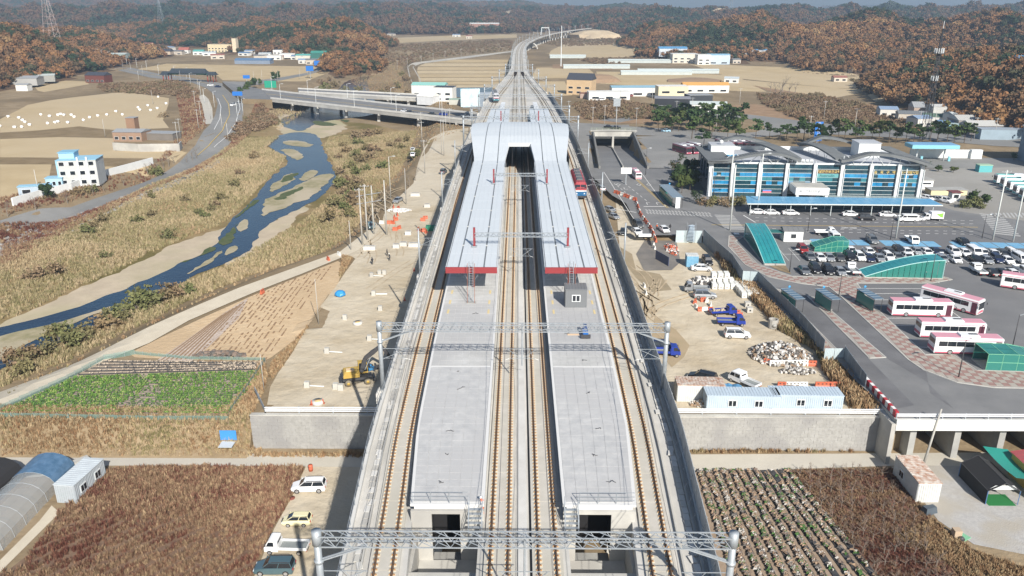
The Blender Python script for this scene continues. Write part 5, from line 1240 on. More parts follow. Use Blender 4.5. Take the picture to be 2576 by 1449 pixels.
boxhouse('taxi_booth', 'white booth with grey roof beside the left green glass entrance', 'booth', at(1990, 604, Z7), (4.6, 3.4, 2.7), m_ww, mat('grey_roof_tile', (.15, .155, .16), .8), wins=[('f', 0, 1.5, 1.2, 1.0)], gable=.7, rz=GR)
mb = MB(); mb.box((0, 0, 2.2), (5.2, 2.6, .12), mat('green_awning', (.02, .14, .13), .6))
for x in (-2.4, 2.4): mb.bar((x, -1.1, 0), (x, -1.1, 2.2), .05, m_steel)
single('awning', mb, 'dark green awning between the booth and the left glass entrance', 'awning', loc=at(1953, 603, Z7), rz=GR)
boxhouse('container_office', 'cream low shed roof behind the end of the blue canopy', 'shed', at(2378, 488, Z7), (11, 4, 1.6), mat('cream_sheet', (.62, .54, .34), .8))
# gas station
rt = root('filling_station', 'light blue and white filling station canopy on two posts behind the terminal', 'filling station', at(2338, 404, Z7), R(-3)); m_lb = mat('pale_turquoise', (.22, .50, .58), .5)
mb = MB(); mb.box((0, 0, 5.6), (17, 7, 1.3), m_lb); mb.box((0, 0, 6.3), (16.4, 6.6, .1), mat('blue_roof_sheet', (.18, .36, .55), .5)); mb.build('canopy', rt)
for x in (-5, 5): 
    mb = MB(); mb.bar((x, 0, 0), (x, 0, 5), .3, m_wcol, 8); mb.build('post', rt)
    mb = MB(); mb.box((x + 1.5, -1, .9), (.8, .6, 1.8), m_lb); mb.build('fuel_pump', rt)
mb = MB(); mb.box((7, 6, 1.6), (24, .5, 3.2), m_ww); mb.build('back_wall', rt)
mb = MB(); mb.box((19, 5.4, 1.7), (4, 2, 3.4), m_ww); mb.build('kiosk', rt)
mb = MB(); mb.box((0, 0, 1.2), (4.5, 2.6, 2.4), mat('teal_container', (.10, .38, .40), .6)); mb.box((0, 0, 2.5), (4.7, 2.8, .2), mat('pale_green_steel2', (.35, .5, .35), .6))
single('container', mb, 'small teal container with a green top at the back of the coach yard', 'container', loc=at(2473, 432, Z7))
rt = root('warehouse', 'tall slate blue warehouse with pale roof cut by the right edge of the view', 'warehouse', at(2640, 425, Z7), R(-3))
mb = MB(); mb.box((10, 6, 6.3), (24, 24, 12.6), mat('slate_blue_sheet', (.16, .22, .28), .6, col2=(.19, .25, .31), scale=.4)); mb.build('wall', rt); mb = MB(); mb.box((10, 6, 12.75), (24.6, 24.6, .3), m_wcol); mb.build('roof', rt)
# green glass entrances of the underground passage
m_gr = mat('teal_roof_glass', (.02, .22, .25), .18, spec=.8, col2=(.03, .27, .28), scale=.3); m_gfr = mat('pale_turquoise_frame', (.35, .62, .60), .4); m_gsd = mat('sea_green_glass', (.03, .20, .17), .15, spec=.8, alpha=.92)
def shell(nm, label, p0, L, W, H, ang, lo=.35, pw=3.0):
    """vaulted glass entrance: low at its start, rising along its length to height H"""
    rt = root(nm, label, 'passage entrance', p0, ang, 'glass entrances of the underground passage'); n_ = 14; k_ = 5
    zf = lambda t: lo + (H - lo) * math.sin(min(1, t) * math.pi / 2 * .96) ** 1.0
    for i in range(n_):
        for j in range(k_):
            x0, x1 = L * i / n_ + .03, L * (i + 1) / n_ - .03; y0, y1 = -W / 2 + W * j / k_ + .03, -W / 2 + W * (j + 1) / k_ - .03; z0, z1 = zf(i / n_), zf((i + 1) / n_)
            mb = MB(); mb.add([(x0, y0, z0), (x1, y0, z1), (x1, y1, z1), (x0, y1, z0), (x0, y0, z0 - .06), (x1, y0, z1 - .06), (x1, y1, z1 - .06), (x0, y1, z0 - .06)], [(0, 1, 2, 3), (7, 6, 5, 4), (0, 4, 5, 1), (2, 6, 7, 3), (1, 5, 6, 2), (3, 7, 4, 0)], m_gr); mb.build('roof_pane', rt)
    for s_ in (-1, 1):
        mb = MB(); y = s_ * (W / 2 - .05)
        for i in range(n_): x0, x1 = L * i / n_ + .04, L * (i + 1) / n_ - .04; mb.add([(x0, y, .1), (x1, y, .1), (x1, y, zf((i + 1) / n_) - .1), (x0, y, zf(i / n_) - .1)], [(0, 1, 2, 3)], m_gsd)
        mb.build('side_glass', rt)
        mb = MB()
        for i in range(n_): mb.bar((L * i / n_, s_ * W / 2, zf(i / n_)), (L * (i + 1) / n_, s_ * W / 2, zf((i + 1) / n_)), .1, m_gfr)
        mb.bar((L, s_ * W / 2, 0), (L, s_ * W / 2, H), .1, m_gfr); mb.box((L / 2, s_ * W / 2, .1), (L, .3, .3), m_conc); mb.build('edge_frame', rt)
    mb = MB(); mb.box((0, 0, .2), (.3, W, .5), m_conc); mb.build('sill', rt)
    mb = MB(); mb.add([(L * .4, -W / 2 + .2, .12), (L, -W / 2 + .2, .12), (L, W / 2 - .2, .12), (L * .4, W / 2 - .2, .12)], [(0, 1, 2, 3)], m_dark); mb.build('stairwell_shade', rt)  # flat black sheet painted as the shade of the stairwell
    return rt
a = P(1949, 668, Z7); shell('passage_entrance', 'curved teal glass entrance left of the car park, its roof sloping this way', (a.x, a.y, Z7), 22, 4.6, 3.9, R(86.5))
a = P(2165, 691, Z7); shell('passage_entrance', 'curved teal glass entrance in the car park, low at left and high at right', (a.x, a.y, Z7), 16.2, 4.4, 4.2, R(-2.5))
def cage(nm, label, p0, L, W, H0, H1, ang):
    rt = root(nm, label, 'passage entrance', p0, ang, 'boxy green glass entrances'); fr_ = mat('green_frame', (.20, .50, .32), .5); n_ = 6
    z = lambda x: H0 if x < L * .35 else H0 + (H1 - H0) * (x - L * .35) / (L * .65)
    for i in range(n_):
        x0, x1 = L * i / n_, L * (i + 1) / n_
        for s_ in (-1, 1):
            y = s_ * W / 2; mb = MB(); mb.add([(x0 + .05, y, .15), (x1 - .05, y, .15), (x1 - .05, y, z(x1) - .08), (x0 + .05, y, z(x0) - .08)], [(0, 1, 2, 3)], m_gsd); mb.build('pane', rt)
        for j in range(2): mb = MB(); y0, y1 = -W / 2 + W * j / 2, -W / 2 + W * (j + 1) / 2; mb.add([(x0 + .04, y0 + .04, z(x0)), (x1 - .04, y0 + .04, z(x1)), (x1 - .04, y1 - .04, z(x1)), (x0 + .04, y1 - .04, z(x0))], [(0, 1, 2, 3)], mat('green_roof_glass', (.02, .17, .14), .25, col2=(.03, .22, .19), scale=.6)); mb.build('roof_pane', rt)
    mb = MB()
    for i in range(n_ + 1):
        x = L * i / n_
        for s_ in (-1, 1): mb.bar((x, s_ * W / 2, 0), (x, s_ * W / 2, z(x)), .05, fr_); 
        mb.bar((x, -W / 2, z(x)), (x, W / 2, z(x)), .05, fr_)
    for s_ in (-1, 1):
        for k in (0, .5, 1): mb.bar((0, s_ * W / 2, .08 + k * (H0 - .08)), (L * .35, s_ * W / 2, .08 + k * (H0 - .08)), .05, fr_); mb.bar((L * .35, s_ * W / 2, .08 + k * (H0 - .08)), (L, s_ * W / 2, .08 + k * (H1 - .08)), .05, fr_)
    mb.build('frame', rt)
    mb = MB(); mb.box((L / 2, 0, .06), (L + .4, W + .4, .14), m_conc); mb.build('base', rt)
a = P(2462, 918, Z7); cage('passage_entrance', 'boxy green glass entrance on the checkered pavement near the pink buses', (a.x, a.y, Z7), 14, 4.4, 2.9, 1.2, R(-3.6))
a = P(2125, 630, Z7); cage('passage_entrance', 'boxy green glass stair entrance between the blue bays and the first car row', (a.x, a.y, Z7), 7.6, 4.0, 2.9, 1.2, R(180 - 3.6))
# bus shelters
def shelter(label, px, py, L, ang, group, W=1.9, H=2.7):
    rt = root('bus_shelter', label, 'bus shelter', at(px, py, Z7 + .14), ang, group)
    mb = MB(); k_ = max(3, int(L / 1.2)); 
    mb.box((0, 0, H), (L, W, .12), mat('shelter_roof_slate', (.10, .16, .22), .35)); 
    for i in range(k_ + 1): mb.beam((-L / 2 + L * i / k_, -W / 2, H + .1), (-L / 2 + L * i / k_, W / 2, H + .1), .05, .04, m_steel)
    mb.build('roof', rt)
    for x in (-L / 2 + .15, L / 2 - .15):
        for y in (-W / 2 + .15, W / 2 - .15): mb = MB(); mb.bar((x, y, 0), (x, y, H), .06, m_trim); mb.build('post', rt)
    mb = MB(); mb.box((0, W / 2 - .15, 1.3), (L - .5, .05, 2.1), m_gsd); mb.box((L / 2 - .15, 0, 1.3), (.05, W - .5, 2.1), m_gsd); mb.build('glass_wall', rt)
    mb = MB(); mb.box((0, .4, .45), (L - .8, .4, .06), m_concd); mb.build('bench', rt)
    mb = MB(); mb.bar((L / 2 + .1, -W / 2, H + .25), (L / 2 + .16, -W / 2, H + .25), .28, mat('blue_disc', (.05, .3, .6), .5), 10); mb.build('disc_sign', rt)
for i, (px, py) in enumerate(((1990, 772), (2078, 773), (2183, 772))):
    shelter('%s of the three small bus shelters between the lanes, counted from the left' % ORD[i], px, py, 6.0, R(100), 'bus shelters between the bus lanes')
shelter('long bus shelter with a light grey roof on the street left of the terminal', 1686, 505, 17, R(93), None, 3.2, 3.0)
mb = MB(); mb.box((0, 0, 1.6), (1.3, .35, 3.2), m_wcol); mb.box((0, -.19, 1.9), (.9, .03, 1.9), mat('ad_panel_white', (.8, .8, .8), .4)); single('sign_board', mb, 'white advertising panel at the near end of the long street bus shelter', 'sign board', loc=at(1704, 524, Z7))
# site fence between lot and bus lanes
m_fd = mat('site_fence_shaded', (.17, .21, .25), .55, col2=(.20, .24, .28), scale=1); m_fl = mat('site_fence_pale', (.48, .56, .58), .5, col2=(.42, .50, .53), scale=1)  # left-facing runs get a darker copy, their shade put into the colour
def sitefence(label, pts, hgt, m, z0=5.5, brace=True, side=-1, z=None):
    rt = root('site_fence', label, 'site fence', (0, 0, 0), 0, 'steel site fence round the construction lot'); W = [P(a, b, z or 7.0) for a, b in pts]
    for a, b in zip(W, W[1:]):
        n_ = max(1, round((b - a).length / 2.0)); d = (b - a).normalized(); nrm = Vector((d.y, -d.x, 0)) * side
        for i in range(n_):
            p = a.lerp(b, i / n_) + d * .04; q = a.lerp(b, (i + 1) / n_) - d * .04; mb = MB(); p.z = q.z = z0 + hgt + rnd.uniform(-.03, .03); mb.beam(p, q, .05, hgt + .3, m)
            for k in range(1, 6): c = p.lerp(q, k / 6); mb.bar((c.x, c.y, z0), (c.x, c.y, z0 + hgt), .05, m, 4)
            mb.build('panel', rt)
            if brace and i % 2 == 0: mb = MB(); p2 = Vector((p.x, p.y, z0 + hgt * .75)); q2 = p2 + nrm * 2.1; q2.z = z0; mb.bar(p2, q2, .035, m_fl); mb.bar((p.x, p.y, z0), (p.x, p.y, z0 + hgt + .2), .05, m_steel); mb.build('brace', rt)
sitefence('dark fence run from the crossing down to the first pale panels beside the bus lane', [(1769, 597), (1800, 627), (1840, 662), (1867, 704)], 3.6, m_fd)
sitefence('short pale fence panels standing across at the first bend of the dark fence', [(1867, 704), (1905, 706)], 3.5, m_fl, brace=False)
sitefence('dark fence run from the first bend down to the second, beside the checkered island', [(1905, 706), (1960, 762), (2020, 822), (2072, 884)], 3.6, m_fd)
sitefence('short pale fence panels standing across at the second bend of the dark fence', [(2072, 900), (2122, 900)], 3.2, m_fl, brace=False)
sitefence('last dark fence run before the red and white barriers', [(2122, 900), (2150, 940), (2176, 975)], 3.6, m_fd)
sitefence('pale fence panels behind the spiral stair at the top of the lot', [(1700, 596), (1766, 597)], 3.2, m_fl, brace=False)
# retaining walls and guard rails along the lane
m_wallb = mat('retaining_wall_block', (.29, .285, .27), .9, col2=(.36, .355, .34), scale=1.6, detail=9, col3=(.27, .265, .26), bump=.04, bscale=4)
def blockwall(label, x0, x1, y, z1, z0=0):
    rt = root('retaining_wall', label, 'wall', (x0, y, z0), 0); n_ = int((x1 - x0) / 1.0); rows = int((z1 - z0) / .55)
    mb = MB(); mb.box(((x1 - x0) / 2, .3, (z1 - z0) / 2 - .02), (x1 - x0, .5, z1 - z0), m_wallb); mb.build('wall_core', rt)
    acc = MB(); cnt = 0; t_ = MB(); t_.box((0, 0, 0), (.985, .12, .54), m_wallb); me = t_.mesh('wall_block')
    for r_ in range(rows):
        for i in range(n_):
            x = i + .5 + (.5 if r_ % 2 else 0); yy = rnd.uniform(-.03, .02)
            if x + .5 > x1 - x0: continue
            if cnt < 298: o = obj('wall_block', me, rt); o.location = (x, yy, .3 + r_ * .55)
            else: acc.box((x, yy, .3 + r_ * .55), (.985, .12, .54), m_wallb)
            cnt += 1
    if acc.v: tag(acc.build('wall_blocks', rt), kind='stuff')
    mb = MB(); mb.box(((x1 - x0) / 2, .3, z1 - z0 + .03), (x1 - x0, .8, .14), m_conc); mb.build('coping', rt)
xl = P(648, 1112, 0).x; xr_ = P(2236, 1125, 0).x
blockwall('grey block retaining wall left of the viaduct, below the excavator lot', xl, -16.2, WALLY - .35, 5.5)
blockwall('grey block retaining wall right of the viaduct, below the site containers', 15.5, xr_, WALLY - .35, 5.5)
def guard(label, pts, z, n=3, m=None, post=5.0, h0=1.0, sc=1.0):
    rt = root('guard_rail', label, 'guard rail', (0, 0, 0), 0, 'guard rails beside the lane'); m = m or mat('white_rail_paint', (.70, .72, .74), .4)
    W = [Vector(p) for p in pts]
    for k in range(n):
        mb = MB()
        for a, b in zip(W, W[1:]): mb.beam(a + Vector((0, 0, h0 - k * .28)), b + Vector((0, 0, h0 - k * .28)), .08, .17, m)
        mb.build('rail', rt)
    for a, b in zip(W, W[1:]):
        for i in range(int((b - a).length / post) + 1): p = a.lerp(b, min(1, i * post / (b - a).length)); mb = MB(); mb.box((p.x, p.y + .08, p.z + h0 / 2), (.16, .14, h0 + .1), m_steel); mb.build('post', rt)
guard('white guard rail on the wall left of the viaduct below the excavator', [(P(668, 1030, 6).x, WALLY + .2, 5.6), (-16.5, WALLY + .2, 5.6)], 0)
guard('white guard rail on the wall right of the viaduct before the containers', [(17, WALLY + .2, 5.6), (xr_, WALLY + .2, 5.6)], 0)
guard('grey guard rail running back from the corner of the left wall', [(P(668, 1030, 6).x, WALLY + .2, 5.6), (P(640, 975, 6).x, P(640, 975, 6).y, 5.2)], 0, 3, m_steel)
# bridge at the right edge
mb = MB(); x0, x1 = P(2250, 1052, 7).x, 92
mb.box(((x0 + x1) / 2, 111.5, 6.55), (x1 - x0, 24, .9), m_conc); mb.box(((x0 + x1) / 2, 99.4, 6.35), (x1 - x0, .35, 1.7), mat('white_girder', (.66, .67, .64), .7, col2=(.58, .59, .56), scale=.5)); 
for x in np.arange(x0 + 3.6, x1, 6.4): mb.box((x, 111, 3), (.9, 20, 6.1), m_concd)
mb.box(((x0 + x1) / 2, 123.3, 3), (x1 - x0, .4, 6.4), m_concd); mb.box((x0 - .3, 111.5, 3.2), (.6, 24.4, 6.6), m_conc)
single('road_bridge', mb, 'white girder bridge on concrete piers at the right, carrying the bus road', 'bridge')
guard('steel rail with blue posts on the white girder bridge at the right', [(x0, 99.5, 7.15), (x1, 99.5, 7.15)], 0, 2, mat('white_rail_paint', (.70, .72, .74), .4), 3.2, .9)
for i in range(12):
    a, b = P(2176 + i * 6.6, 962 + i * 7.4, 7), P(2176 + (i + .96) * 6.6, 962 + (i + .96) * 7.4, 7); mb = MB(); a.z = b.z = 7.95; mb.beam(a, b, .45, .95, mat('barrier_red', (.42, .03, .04), .5) if i % 2 else mat('barrier_white', (.74, .74, .72), .5))
    single('road_barrier', mb, ('dark red' if i % 2 else 'white') + ' plastic barrier, %s from the top in the row ending at the white bridge' % ORD[i], 'barrier', 'red and white barriers on the edge of the bus road')
# ---------------------------------------------------------------- vehicles of the right side
CN = {'sedan': 'saloon car', 'hatch': 'hatchback', 'suv': 'four wheel drive car', 'van': 'van', 'truck': 'flatbed truck', 'crew': 'double cab flatbed truck', 'jeep': 'off-roader', 'box': 'box truck'}
def row(name, group, L, zc=Z7, head=-93.6, dy=5):
    L = sorted(L, key=lambda a: a[0])
    for i, a in enumerate(L):
        x, y, c, k = a[:4]
        vehicle(k, c, 1932 + x / 4, 362.25 + y / 4 + dy, head + (a[4] if len(a) > 4 else 0), '%s %s, %s from left in the %s' % (c, CN[k].replace('four wheel drive car', 'off-roader').replace('double cab flatbed truck', 'pickup truck'), ORD[i], name), group, z=zc + .07)
row('row of blue painted bays', 'cars on the blue bays', [(665, 945, 'white', 'van'), (1045, 970, 'grey', 'suv'), (1440, 970, 'white', 'crew'), (1960, 985, 'black', 'sedan')])
row('back row of the car park', 'cars in the back row of the car park', [(345, 1065, 'red', 'suv'), (830, 1075, 'white', 'sedan'), (1010, 1085, 'white', 'sedan'), (1110, 1085, 'brown', 'sedan'), (1215, 1087, 'dark grey', 'sedan'), (1310, 1080, 'black', 'suv'), (1390, 1085, 'white', 'sedan'), (1490, 1088, 'silver', 'hatch'), (1590, 1090, 'white', 'sedan'), (1685, 1085, 'dark blue', 'sedan'), (1865, 1090, 'white', 'suv'), (1970, 1095, 'white', 'sedan'), (2065, 1090, 'white', 'van'), (2165, 1100, 'white', 'hatch'), (2265, 1105, 'white', 'sedan'), (2360, 1103, 'dark grey', 'sedan'), (2450, 1105, 'white', 'suv')])
row('middle row of the car park', 'cars in the middle row of the car park', [(415, 1135, 'grey', 'sedan'), (520, 1145, 'white', 'sedan'), (610, 1145, 'silver', 'sedan'), (710, 1143, 'dark grey', 'sedan'), (815, 1140, 'black', 'suv'), (915, 1140, 'white', 'suv'), (1010, 1150, 'dark blue', 'sedan'), (1110, 1148, 'silver', 'sedan'), (1205, 1142, 'white', 'suv'), (1295, 1138, 'grey', 'sedan'), (1395, 1135, 'white', 'sedan'), (1740, 1155, 'silver', 'sedan'), (1875, 1162, 'white', 'sedan'), (2085, 1165, 'black', 'sedan'), (2190, 1168, 'silver', 'sedan'), (2290, 1160, 'dark blue', 'suv'), (2400, 1172, 'white', 'sedan'), (2530, 1160, 'white', 'van')])
row('front row, left of the curved glass entrance', 'cars in the front row of the car park', [(360, 1275, 'grey', 'sedan'), (470, 1262, 'black', 'suv'), (600, 1275, 'black', 'suv'), (720, 1285, 'silver', 'sedan'), (850, 1275, 'white', 'truck', 180)])
row('front row, right of the curved glass entrance', 'cars in the front row of the car park', [(2110, 1280, 'white', 'crew', 180), (2240, 1295, 'black', 'sedan', 180), (2350, 1303, 'black', 'sedan'), (2460, 1308, 'white', 'sedan'), (2550, 1275, 'white', 'crew')])
row('taxi line before the blue canopy', 'cars waiting at the blue canopy', [(-100, 690, 'white', 'sedan', 90), (30, 697, 'white', 'sedan', 90), (225, 700, 'white', 'sedan', 90), (830, 713, 'white', 'sedan', 90), (1200, 718, 'white', 'sedan', 90)], dy=3)
for k, c, x, y, hd, lb in [('suv', 'black', 990, 745, -4, 'black car in the street lane before the white taxis'), ('van', 'white', 1405, 757, 176, 'white van in the street lane right of the tall lamp post'), ('hatch', 'white', 1500, 750, -4, 'small white hatchback just behind the white van in the street'),
                       ('truck', 'white', 570, 892, -4, 'white flatbed truck on the street behind the booth'), ('sedan', 'white', 1600, 540, -60, 'white car parked behind the right end of the blue canopy, first of three'), ('sedan', 'silver', 1700, 552, -60, 'silver car parked behind the right end of the blue canopy, middle of three'), ('suv', 'white', 1780, 568, -60, 'white car parked behind the blue canopy, nearest the gate hut'),
                       ('box', 'white', 1650, 748, 176, 'white box truck with a green swoosh on its cargo box, in the street')]:
    o = vehicle(k, c, 1932 + x / 4, 362.25 + y / 4 + 5, hd, lb, z=Z7 + .07)
    if k == 'box':
        mb = MB(); g_ = mat('green_swoosh', (.25, .5, .08), .5); mb.add([(-2.3 + 1.2 * t, .885, 1.0 + .5 * t * t) for t in (0, .5, 1, 1.5)] + [(-2.3 + 1.2 * t, .885, 2.3 - .3 * t) for t in (1.5, 1, .5, 0)], [tuple(range(8))], g_); mb.build('swoosh', o)
L7 = 5.62
for k, c, px, py, hd, lb in [('sedan', 'white', 1764, 680, -3, 'white saloon in the lot beside the blue container and the dark jeep'), ('jeep', 'black', 1779, 664, -86, 'black jeep standing by the site fence behind the white saloon'),
                             ('truck', 'silver', 1752, 733, 176, 'silver pickup truck standing half behind the silver car near the white blocks'), ('suv', 'silver', 1773, 749, -3, 'silver car in the lot in front of the stacked white barrier blocks'),
                             ('truck', 'blue', 1818, 792, 8, 'blue flatbed truck loaded with rubble, farther of the blue pair'), ('truck', 'blue', 1838, 817, -4, 'blue flatbed truck with tools on its bed, nearer of the blue pair'), ('suv', 'white', 1854, 848, -4, 'white four wheel drive car alone in the middle of the lot'),
                             ('suv', 'dark blue', 1668, 879, -4, 'dark blue car behind the blue truck beside the railway fence'), ('truck', 'blue', 1672, 894, -3, 'blue flatbed truck beside the railway fence under the portal mast'),
                             ('crew', 'white', 1872, 968, 128, 'white double cab truck standing behind the pale site containers'), ('suv', 'black', 1766, 958, 150, 'black car behind the rusty roofed container'),
                             ('sedan', 'silver', 1533, 531, -62, 'silver car on the sand beside the barrier row, farther one'), ('sedan', 'silver', 1543, 549, -62, 'silver car on the sand beside the barrier row, nearer one'),
                             ('sedan', 'black', 1568, 588, -100, 'dark car at the sandy edge behind the red and white barriers')]:
    o = vehicle(k, c, px, py, hd, lb, z=L7)
    if 'rubble' in lb:
        mb = MB(); r_ = random.Random(2)
        for i in range(26): blob(mb, (r_.uniform(-2.2, .3), r_.uniform(-.6, .6), r_.uniform(.9, 1.15)), r_.uniform(.15, .3), r_.uniform(.1, .2), m_sand, r_, 5, 3)
        single('rubble_load', mb, 'heap of pale rubble on the bed of the farther blue truck', 'rubble', loc=tuple(o.location), rz=R(hd))
for k, c, px, py, hd, lb in [('suv', 'silver', 1512, 479, 100, 'silver car driving on the street beside the railway fence'), ('suv', 'dark grey', 1605, 570, -80, 'dark car at the end of the barrier row before the white car'), ('sedan', 'white', 1602, 588, -80, 'white car at the end of the barrier row behind the low white barrier'), ('sedan', 'white', 1670, 582, -80, 'white car with people at both sides on the dark asphalt patch')]:
    vehicle(k, c, px, py, hd, lb, z=Z7 + .07)
bus = make_bus('city_bus'); buses = [(2311, 792, -3.6, 'pink and white city bus, farthest of the three parked side by side'), (2386, 846, -3.6, 'pink and white city bus, middle of the three parked side by side'), (2424, 886, -3.6, 'pink and white city bus, nearest of the three, behind the boxy green entrance'), (2390, 772, -52, 'pink and white city bus standing askew, its rear towards the camera'), (1600, 446, 93, 'pink and white city bus driving on the street below the underpass'), (2592, 730, -30, 'pink and white city bus cut by the right edge of the view')]
for i, (px, py, hd, lb) in enumerate(buses):
    p = at(px, py, Z7 + .07)
    if i == 0: bus.location = p; bus.rotation_euler = (0, 0, R(hd)); bus['label'] = lb; bus['group'] = 'pink city buses'
    else: dup(bus, p, R(hd), lb, 'pink city buses', scale=.8 if i == 4 else None)
coach = make_bus('coach', 11.5, 'teal')
for i in range(6):
    p = at(2512 + i * 17 + 36, 462 + i * 9.5, Z7 + .07); lb = '%s white and teal coach from the back in the row at the right edge' % ORD[i]
    if i == 0: coach.location = p; coach.rotation_euler = (0, 0, R(176)); coach['label'] = lb; coach['group'] = 'coaches parked side by side'
    else: dup(coach, p, R(176), lb)
mm = {'body': mat('maroon_bus', (.13, .03, .05), .4), 'roof_panel': mat('bus_roof_grey', (.30, .28, .30), .5)}
for i, (px, py) in enumerate(((1715, 384), (1733, 383), (1750, 380), (1822, 372), (1842, 372), (1862, 372), (1885, 372))):
    dup(bus, at(px, py), R(-70), '%s maroon bus from the left among those parked behind the terminal' % ORD[i], 'maroon buses behind the terminal', mats=mm)
# locomotives
def loco(nm, label, Y, x, hd, cols, L=18):
    rt = root(nm, label, 'locomotive', (x, Y, ZRAIL), R(hd)); a, b, c = [mat('loco_%s_%d' % (nm, i), q, .4) for i, q in enumerate(cols)]
    pr = lambda x_, k, zt: [(x_, -1.45 * k, .75), (x_, 1.45 * k, .75), (x_, 1.5 * k, 2.1), (x_, 1.45 * k, zt - .5), (x_, 1.0 * k, zt), (x_, -1.0 * k, zt), (x_, -1.45 * k, zt - .5), (x_, -1.5 * k, 2.1)]
    mb = MB(); mb.loft([pr(-L / 2, .9, 3.0), pr(-L / 2 + .8, 1, 3.9), pr(L / 2 - 1.0, 1, 3.9), pr(L / 2 - .1, .93, 2.7), pr(L / 2, .9, 2.0)], a); mb.build('body', rt)
    mb = MB(); mb.box((L / 2 - .35, 0, 1.35), (1.0, 2.9, 1.1), b); mb.build('nose', rt); mb = MB(); mb.box((L / 2 + .08, 0, 1.95), (.16, 2.75, .3), c); mb.build('nose_band', rt)
    for y in (-.68, .68): mb = MB(); mb.add([(L / 2 - .52, y - .6, 3.35), (L / 2 - .52, y + .6, 3.35), (L / 2 - .02, y + .6, 2.55), (L / 2 - .02, y - .6, 2.55)], [(3, 2, 1, 0)], m_glass); mb.build('windscreen', rt)
    for y in (-.9, .9): mb = MB(); mb.bar((L / 2 + .1, y, 1.3), (L / 2 + .2, y, 1.3), .16, m_lamp, 8); mb.build('headlight', rt)
    mb = MB(); mb.box((L / 2 - .5, 0, .55), (1.2, 2.7, .55), m_trim); mb.box((0, 0, .5), (L - 3, 2.4, .6), m_trim); mb.build('underframe', rt)
    for i in range(4): mb = MB(); mb.box((-L / 2 + 3 + i * 3.6, 0, 4.05), (2.2, 1.5, .35), mat('roof_grille', (.12, .13, .14), .6)); mb.build('roof_unit', rt)
    for i in range(4):
        for y in (-.75, .75): mb = MB(); mb.bar((-L / 2 + 2.5 + (i % 2) * 2.6 + (i // 2) * (L - 7.6), y - .07, .1), (-L / 2 + 2.5 + (i % 2) * 2.6 + (i // 2) * (L - 7.6), y + .07, .1), .46, m_rust, 12); mb.build('wheel', rt)
loco('electric_locomotive', 'red, white and blue locomotive under the right edge of the white station roof', 196.5, TR[3](190), -90, [(.32, .04, .05), (.02, .13, .30), (.6, .6, .6)])
loco('train', 'white and grey train head on the far left track behind the station roof', 398, TR[0](392) - .1, -86, [(.50, .50, .52), (.03, .16, .2), (.5, .08, .1)], 20)
# barriers, blocks, containers, huts of the lots
m_or = mat('orange_barrier', (.50, .12, .06), .6); m_wh = mat('white_barrier', (.74, .74, .70), .5)
def barrier_mb(m):
    mb = MB(); mb.loft([[(x, -.25, 0), (x, .25, 0), (x, .2, .3), (x, .11, .45), (x, .09, .85), (x, -.09, .85), (x, -.11, .45), (x, -.2, .3)] for x in (-.6, .6)], m); mb.box((-.25, -.1, .62), (.2, .1, .12), m_trim); mb.box((.25, -.1, .62), (.2, .1, .12), m_trim); return mb
BAR = {k: barrier_mb(m).mesh('water_barrier') for k, m in (('orange', m_or), ('white', m_wh))}
def barrier(c, px, py, rz, label, group, z=5.6, scl=1.0):
    o = obj('water_barrier', BAR[c]); o.location = at(px, py, z); o.rotation_euler = (0, 0, R(rz)); o.scale = (scl,) * 3; tag(o, label, 'barrier', group)
g_ = 'orange and white barriers in the right lot'
for i in range(5): barrier('white', 1946 + i * 19, 920 - i * .3, -3, '%s white barrier from the left in the row below the rubble heap' % ORD[i], g_, scl=1.15)
barrier('orange', 1930, 914, -25, 'orange barrier at the left end of the row below the rubble heap', g_); barrier('orange', 2043, 920, -3, 'orange barrier at the right end of the row below the rubble heap', g_, scl=1.1)
for i in range(3): barrier('orange', 2062 + i * 20, 976, -2, '%s of three orange barriers side by side before the dry bushes' % ORD[i], g_, scl=1.25)
for i, c in enumerate(('orange', 'white', 'white', 'white')): barrier(c, 1966 + i * 18, 974, -3, '%s barrier, %s from the left beside the brushwood heap' % (c, ORD[i]), g_, scl=1.1)
for i, (c, x, y, a) in enumerate([('orange', 1748, 762, 60), ('white', 1750, 775, 100), ('orange', 1762, 782, 10), ('white', 1772, 782, -4), ('orange', 1785, 782, -3), ('white', 1788, 770, 80), ('white', 1778, 760, 60), ('orange', 1768, 758, 20), ('orange', 1854, 790, 0), ('orange', 1860, 797, 10)]):
    barrier(c, x, y, a, '%s barrier, %s round the jumbled ring beside the blue trucks' % (c, ORD[i]), g_)
for i in range(26):
    t = i / 25; pts = [(1550, 484), (1600, 503), (1612, 540), (1640, 578), (1650, 606)]; k = t * 4; j = min(3, int(k)); a, b = pts[j], pts[j + 1]; u = k - j; c = ('orange', 'orange', 'white')[i % 3]
    ang = math.degrees(math.atan2(-(b[1] - a[1]) * 3, b[0] - a[0])); barrier(c, a[0] + (b[0] - a[0]) * u - 1, a[1] + (b[1] - a[1]) * u + 2, ang, '%s barrier, %s from the top of the curved row between street and sandy lot' % (c, ORD[i]), 'curved row of red and white barriers', z=Z7 + .05, scl=1.15)
for i, (x, y) in enumerate([(1643, 615), (1646, 626), (1620, 722), (1624, 740)]): barrier('white', x, y, 100, '%s lone white barrier on the sand beside the wet ramp' % ORD[i], g_)
